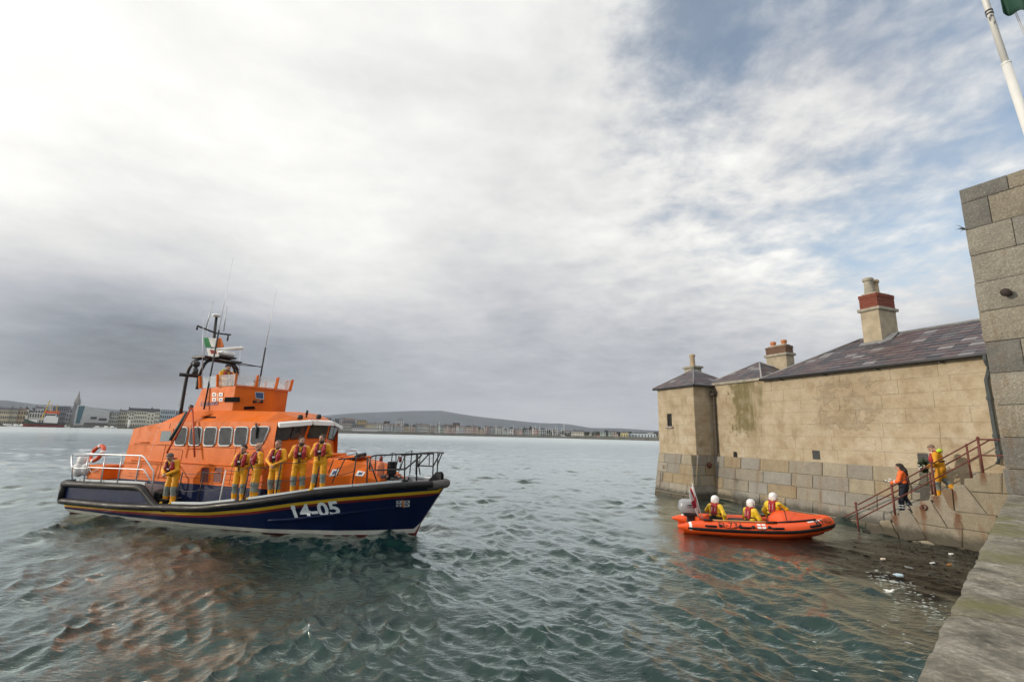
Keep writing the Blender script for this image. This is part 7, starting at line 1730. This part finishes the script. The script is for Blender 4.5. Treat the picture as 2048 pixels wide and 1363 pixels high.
    for k in range(7): b = MB(); x = -h_*.46+k*h_*.07; b.box(x, 3.38, 13, x+1.5, 3.6, 14.5); b.build('window', m_fwin, s)
    b = MB(); b.tube([(h_*.2, 0, 8), (-h_*.05, 0, 30)], .5, 6); b.tube([(-h_*.45, 0, 18), (-h_*.45, 0, 26)], .35, 6); b.tube([(-h_*.15, 0, 18), (-h_*.15, 0, 27)], .3, 6); b.build('crane_mast', fm((.45, .33, .04)), s, kind='stuff')
    b = MB(); b.box(h_*.35, -3.5, 5, h_*.75, 3.5, 8); b.build('forecastle', m_fwhite, s)
    p = azpt(1197, 872, 640); t = thing('workboat', 'small orange workboat lying against the pier', 'boat', (p.x, p.y, 0), 1.2)
    b = MB(); rr = []
    for x, w in ((-4, 1.2), (0, 1.6), (3, 1.2), (5, .1)): rr.append([(x, -w, 1.6), (x, -w*.7, -.2), (x, w*.7, -.2), (x, w, 1.6)])
    b.loft(rr); b.build('hull', fm((.5, .11, .03)), t); b = MB(); b.bbox(-2.5, -1.1, 1.5, .5, 1.1, 4, .2); b.build('cabin', fm((.5, .11, .03)), t)
    b = MB(); p = azpt(257, 852, 770); b.tube([(p.x, p.y, 0), (p.x, p.y, 9)], .9, 8); b.ell((p.x, p.y, 9), 1.3, 1.3, 1.5, 8, 6); tag(b.build('harbour_beacon', m_fwhite, None, True), 'white harbour beacon on the quay just left of the lifeboat', 'beacon')
harbour()
# ---- flotsam in the corner by the steps, and flags on the lifeboat mast
def flotsam():
    rnd = random.Random(6); b = MB()
    for k in range(1500):
        px, py = rnd.uniform(1540, 1990), rnd.uniform(1080, 1290); c = azpt(px, py, 10)
        d = ray(px, py); t = -H/d.z; p = EYE+d*t
        if (p-Vector((13.0, 13.4, 0))).length > 4.6*rnd.uniform(.4, 1.0): continue
        if (p-QA).xy.dot(QN.xy) > -.25: continue
        a = rnd.uniform(0, 6.28); L = rnd.uniform(.05, .22); w = rnd.uniform(.008, .03); u = Vector((math.cos(a), math.sin(a), rnd.uniform(-.05, .12))); s = Vector((-math.sin(a), math.cos(a), rnd.uniform(-.3, .3)))
        z = rnd.uniform(-.015, .02); p = Vector((p.x, p.y, z)); m_ = p+u*L*.5+s*rnd.uniform(-.03, .03)+Vector((0, 0, .012))
        b.add([p-s*w, p+s*w, m_+s*w*1.3, m_-s*w*1.3, p+u*L+s*w*.3, p+u*L-s*w*.3], [(0, 1, 2, 3), (3, 2, 4, 5)])
    b.build('floating_seaweed', mat('brown_bladderwrack', (.0035, .0028, .0018), .55, var=.5, vscale=9), None, kind='stuff')
    def wp(px, py, z=.02): d = ray(px, py); t = (z-H)/d.z; p = EYE+d*t; return Vector((p.x, p.y, z))
    items = [(1766, 1117, .11, .07, .05, (.62, .55, .46), 'box', 'small pale carton floating among the seaweed'), (1902, 1107, .10, .08, .05, (.70, .70, .66), 'box', 'white polystyrene lump floating nearest the foot of the steps'), (1899, 1128, .24, .07, .03, (.50, .22, .05), 'driftwood', 'orange piece of driftwood floating among the seaweed'), (1796, 1149, .20, .09, .05, (.45, .60, .72), 'bottle', 'pale blue plastic bottle floating among the seaweed'), (1865, 1125, .13, .07, .03, (.5, .52, .52), 'litter', 'grey plastic scrap floating between the driftwood and the carton'), (1818, 1134, .18, .10, .02, (.22, .24, .25), 'litter', 'dull grey sheet of plastic floating above the blue bottle'), (1768, 1181, .34, .13, .04, (.70, .72, .70), 'foam', 'largest white clot of foam floating at the edge of the seaweed')]
    for px, py, L, w, h_, col, nm, lab in items:
        p = wp(px, py, .03); q = MB(); a = rnd.uniform(-.5, .5)
        if nm == 'bottle': q.lathe([(.012, -L/2), (.016, -L/2+.03), (.038, -L/2+.07), (.04, L/2-.01), (.03, L/2)], (0, 0, 0), 'x', 10)
        elif nm == 'driftwood': q.loft([[(-L/2, -.01, 0), (-L/2, .02, 0), (-L/2, .01, .02)], [(-.02, -w/2, 0), (0, w/2, 0), (0, 0, h_)], [(L/2, -.01, 0), (L/2, .015, 0), (L/2, 0, .015)]])
        elif nm == 'foam':
            for k in range(14): q.ell((rnd.gauss(0, L*.3), rnd.gauss(0, w*.35), 0), rnd.uniform(.03, .07), rnd.uniform(.02, .05), .018, 8, 5)
        else: q.bbox(-L/2, -w/2, -h_/2, L/2, w/2, h_/2, .012)
        o = q.build({'box': 'carton', 'litter': 'plastic_scrap', 'foam': 'foam_clot'}.get(nm, nm), mat('flotsam_'+lab.split()[0]+str(px), col, .5, var=.15, vscale=12), None, nm in ('bottle', 'foam')); o.location = p; o.rotation_euler = (rnd.uniform(-.2, .2), rnd.uniform(-.2, .2), a); tag(o, lab, {'box': 'litter', 'foam': 'foam'}.get(nm, nm))
    # broken foam streaks on the water
    b = MB()
    for k in range(150):
        if k % 12: u_ = rnd.random(); px, py = 1745+150*u_+rnd.gauss(0, 14), 1150+72*u_+rnd.gauss(0, 9)
        else: px, py = rnd.uniform(1600, 1830), rnd.uniform(1250, 1362)
        p = wp(px, py+ (px-1800)*.12, .0); hx, hy, hz = wave(np.array([p.x]), np.array([p.y]), np.array([.02])); p.z = float(hz[0])+.012
        L = rnd.uniform(.015, .075); w = rnd.uniform(.004, .012); a = R(-20)+rnd.gauss(0, .5); u = Vector((math.cos(a), math.sin(a), 0)); s = Vector((-math.sin(a), math.cos(a), 0))
        n = 7; ring = [p+u*L*math.cos(q)*rnd.uniform(.6, 1)+s*w*math.sin(q)*rnd.uniform(.5, 1) for q in [2*math.pi*i/n for i in range(n)]]; b.add(ring+[p+Vector((0, 0, .008))], [(i, (i+1) % n, n) for i in range(n)])
    b.build('sea_foam', mat('foam_white', (.50, .54, .53), .7), None, kind='stuff')
flotsam()
def mast_flags():
    def flag(name, hoist0, hoist1, fly, cols, lab, amp=.07, nx=15, nz=8):
        v = []
        for j in range(nz+1):
            for i in range(nx+1):
                u, w = i/nx, j/nz; b0 = Vector(hoist0).lerp(Vector(hoist1), w); v.append(tuple(b0+Vector(fly)*u+Vector((.02*math.sin(7*u), amp*math.sin(u*8+w*1.5)*min(1, u*3), amp*.5*math.sin(u*6+1)*u))))
        b = MB(); b.add(v, [(j*(nx+1)+i, j*(nx+1)+i+1, (j+1)*(nx+1)+i+1, (j+1)*(nx+1)+i) for j in range(nz) for i in range(nx)])
        b.mi = [cols[1](i/nx, j/nz) for j in range(nz) for i in range(nx)]
        o = b.build('flag', cols[0], None, True); o.location = BO; o.rotation_euler = (0, 0, math.pi/2-HEAD); o.modifiers.new('thick', 'SOLIDIFY').thickness = .004; tag(o, lab, 'flag')
    a, c = bpx(410, 694, .75), bpx(407, 675, .78); f = bpx(458, 686, .0)-bpx(407, 683, .0)
    flag('flag', a, c, (.95, -.05, -.05), ([mat('flag_green', (.012, .16, .05), .8), mat('flag_pale', (.62, .62, .60), .8), mat('flag_orange', (.55, .14, .03), .8)], lambda u, w: 0 if u < .34 else (1 if u < .67 else 2)), 'green white and orange tricolour flag flying below the yardarm of the lifeboat mast')
    a, c = bpx(417, 713, .5), bpx(414, 697, .52)
    flag('flag', a, c, (.62, -.1, -.04), ([MATS['flag_pale'], mat('flag_dull_red', (.30, .05, .04), .8)], lambda u, w: 1 if (.25 < u < .85 and .25 < w < .8) else 0), 'small red and white flag below the tricolour on the lifeboat mast', .05)
mast_flags()
# ------------------------------------------------------------------ sea air: one closed box of thin haze round the whole place
def haze():
    b = MB(); b.box(-6500, -400, -9, 6500, 6500, 420); m = bpy.data.materials.new('sea_haze'); m.use_nodes = True; t = m.node_tree; t.nodes.clear()
    o = t.nodes.new('ShaderNodeOutputMaterial'); v = t.nodes.new('ShaderNodeVolumePrincipled'); v.inputs['Color'].default_value = (.86, .92, 1, 1); v.inputs['Density'].default_value = .00007; v.inputs['Anisotropy'].default_value = 0.
    t.links.new(v.outputs[0], o.inputs['Volume']); b.build('haze', m, None, kind='stuff')
haze()
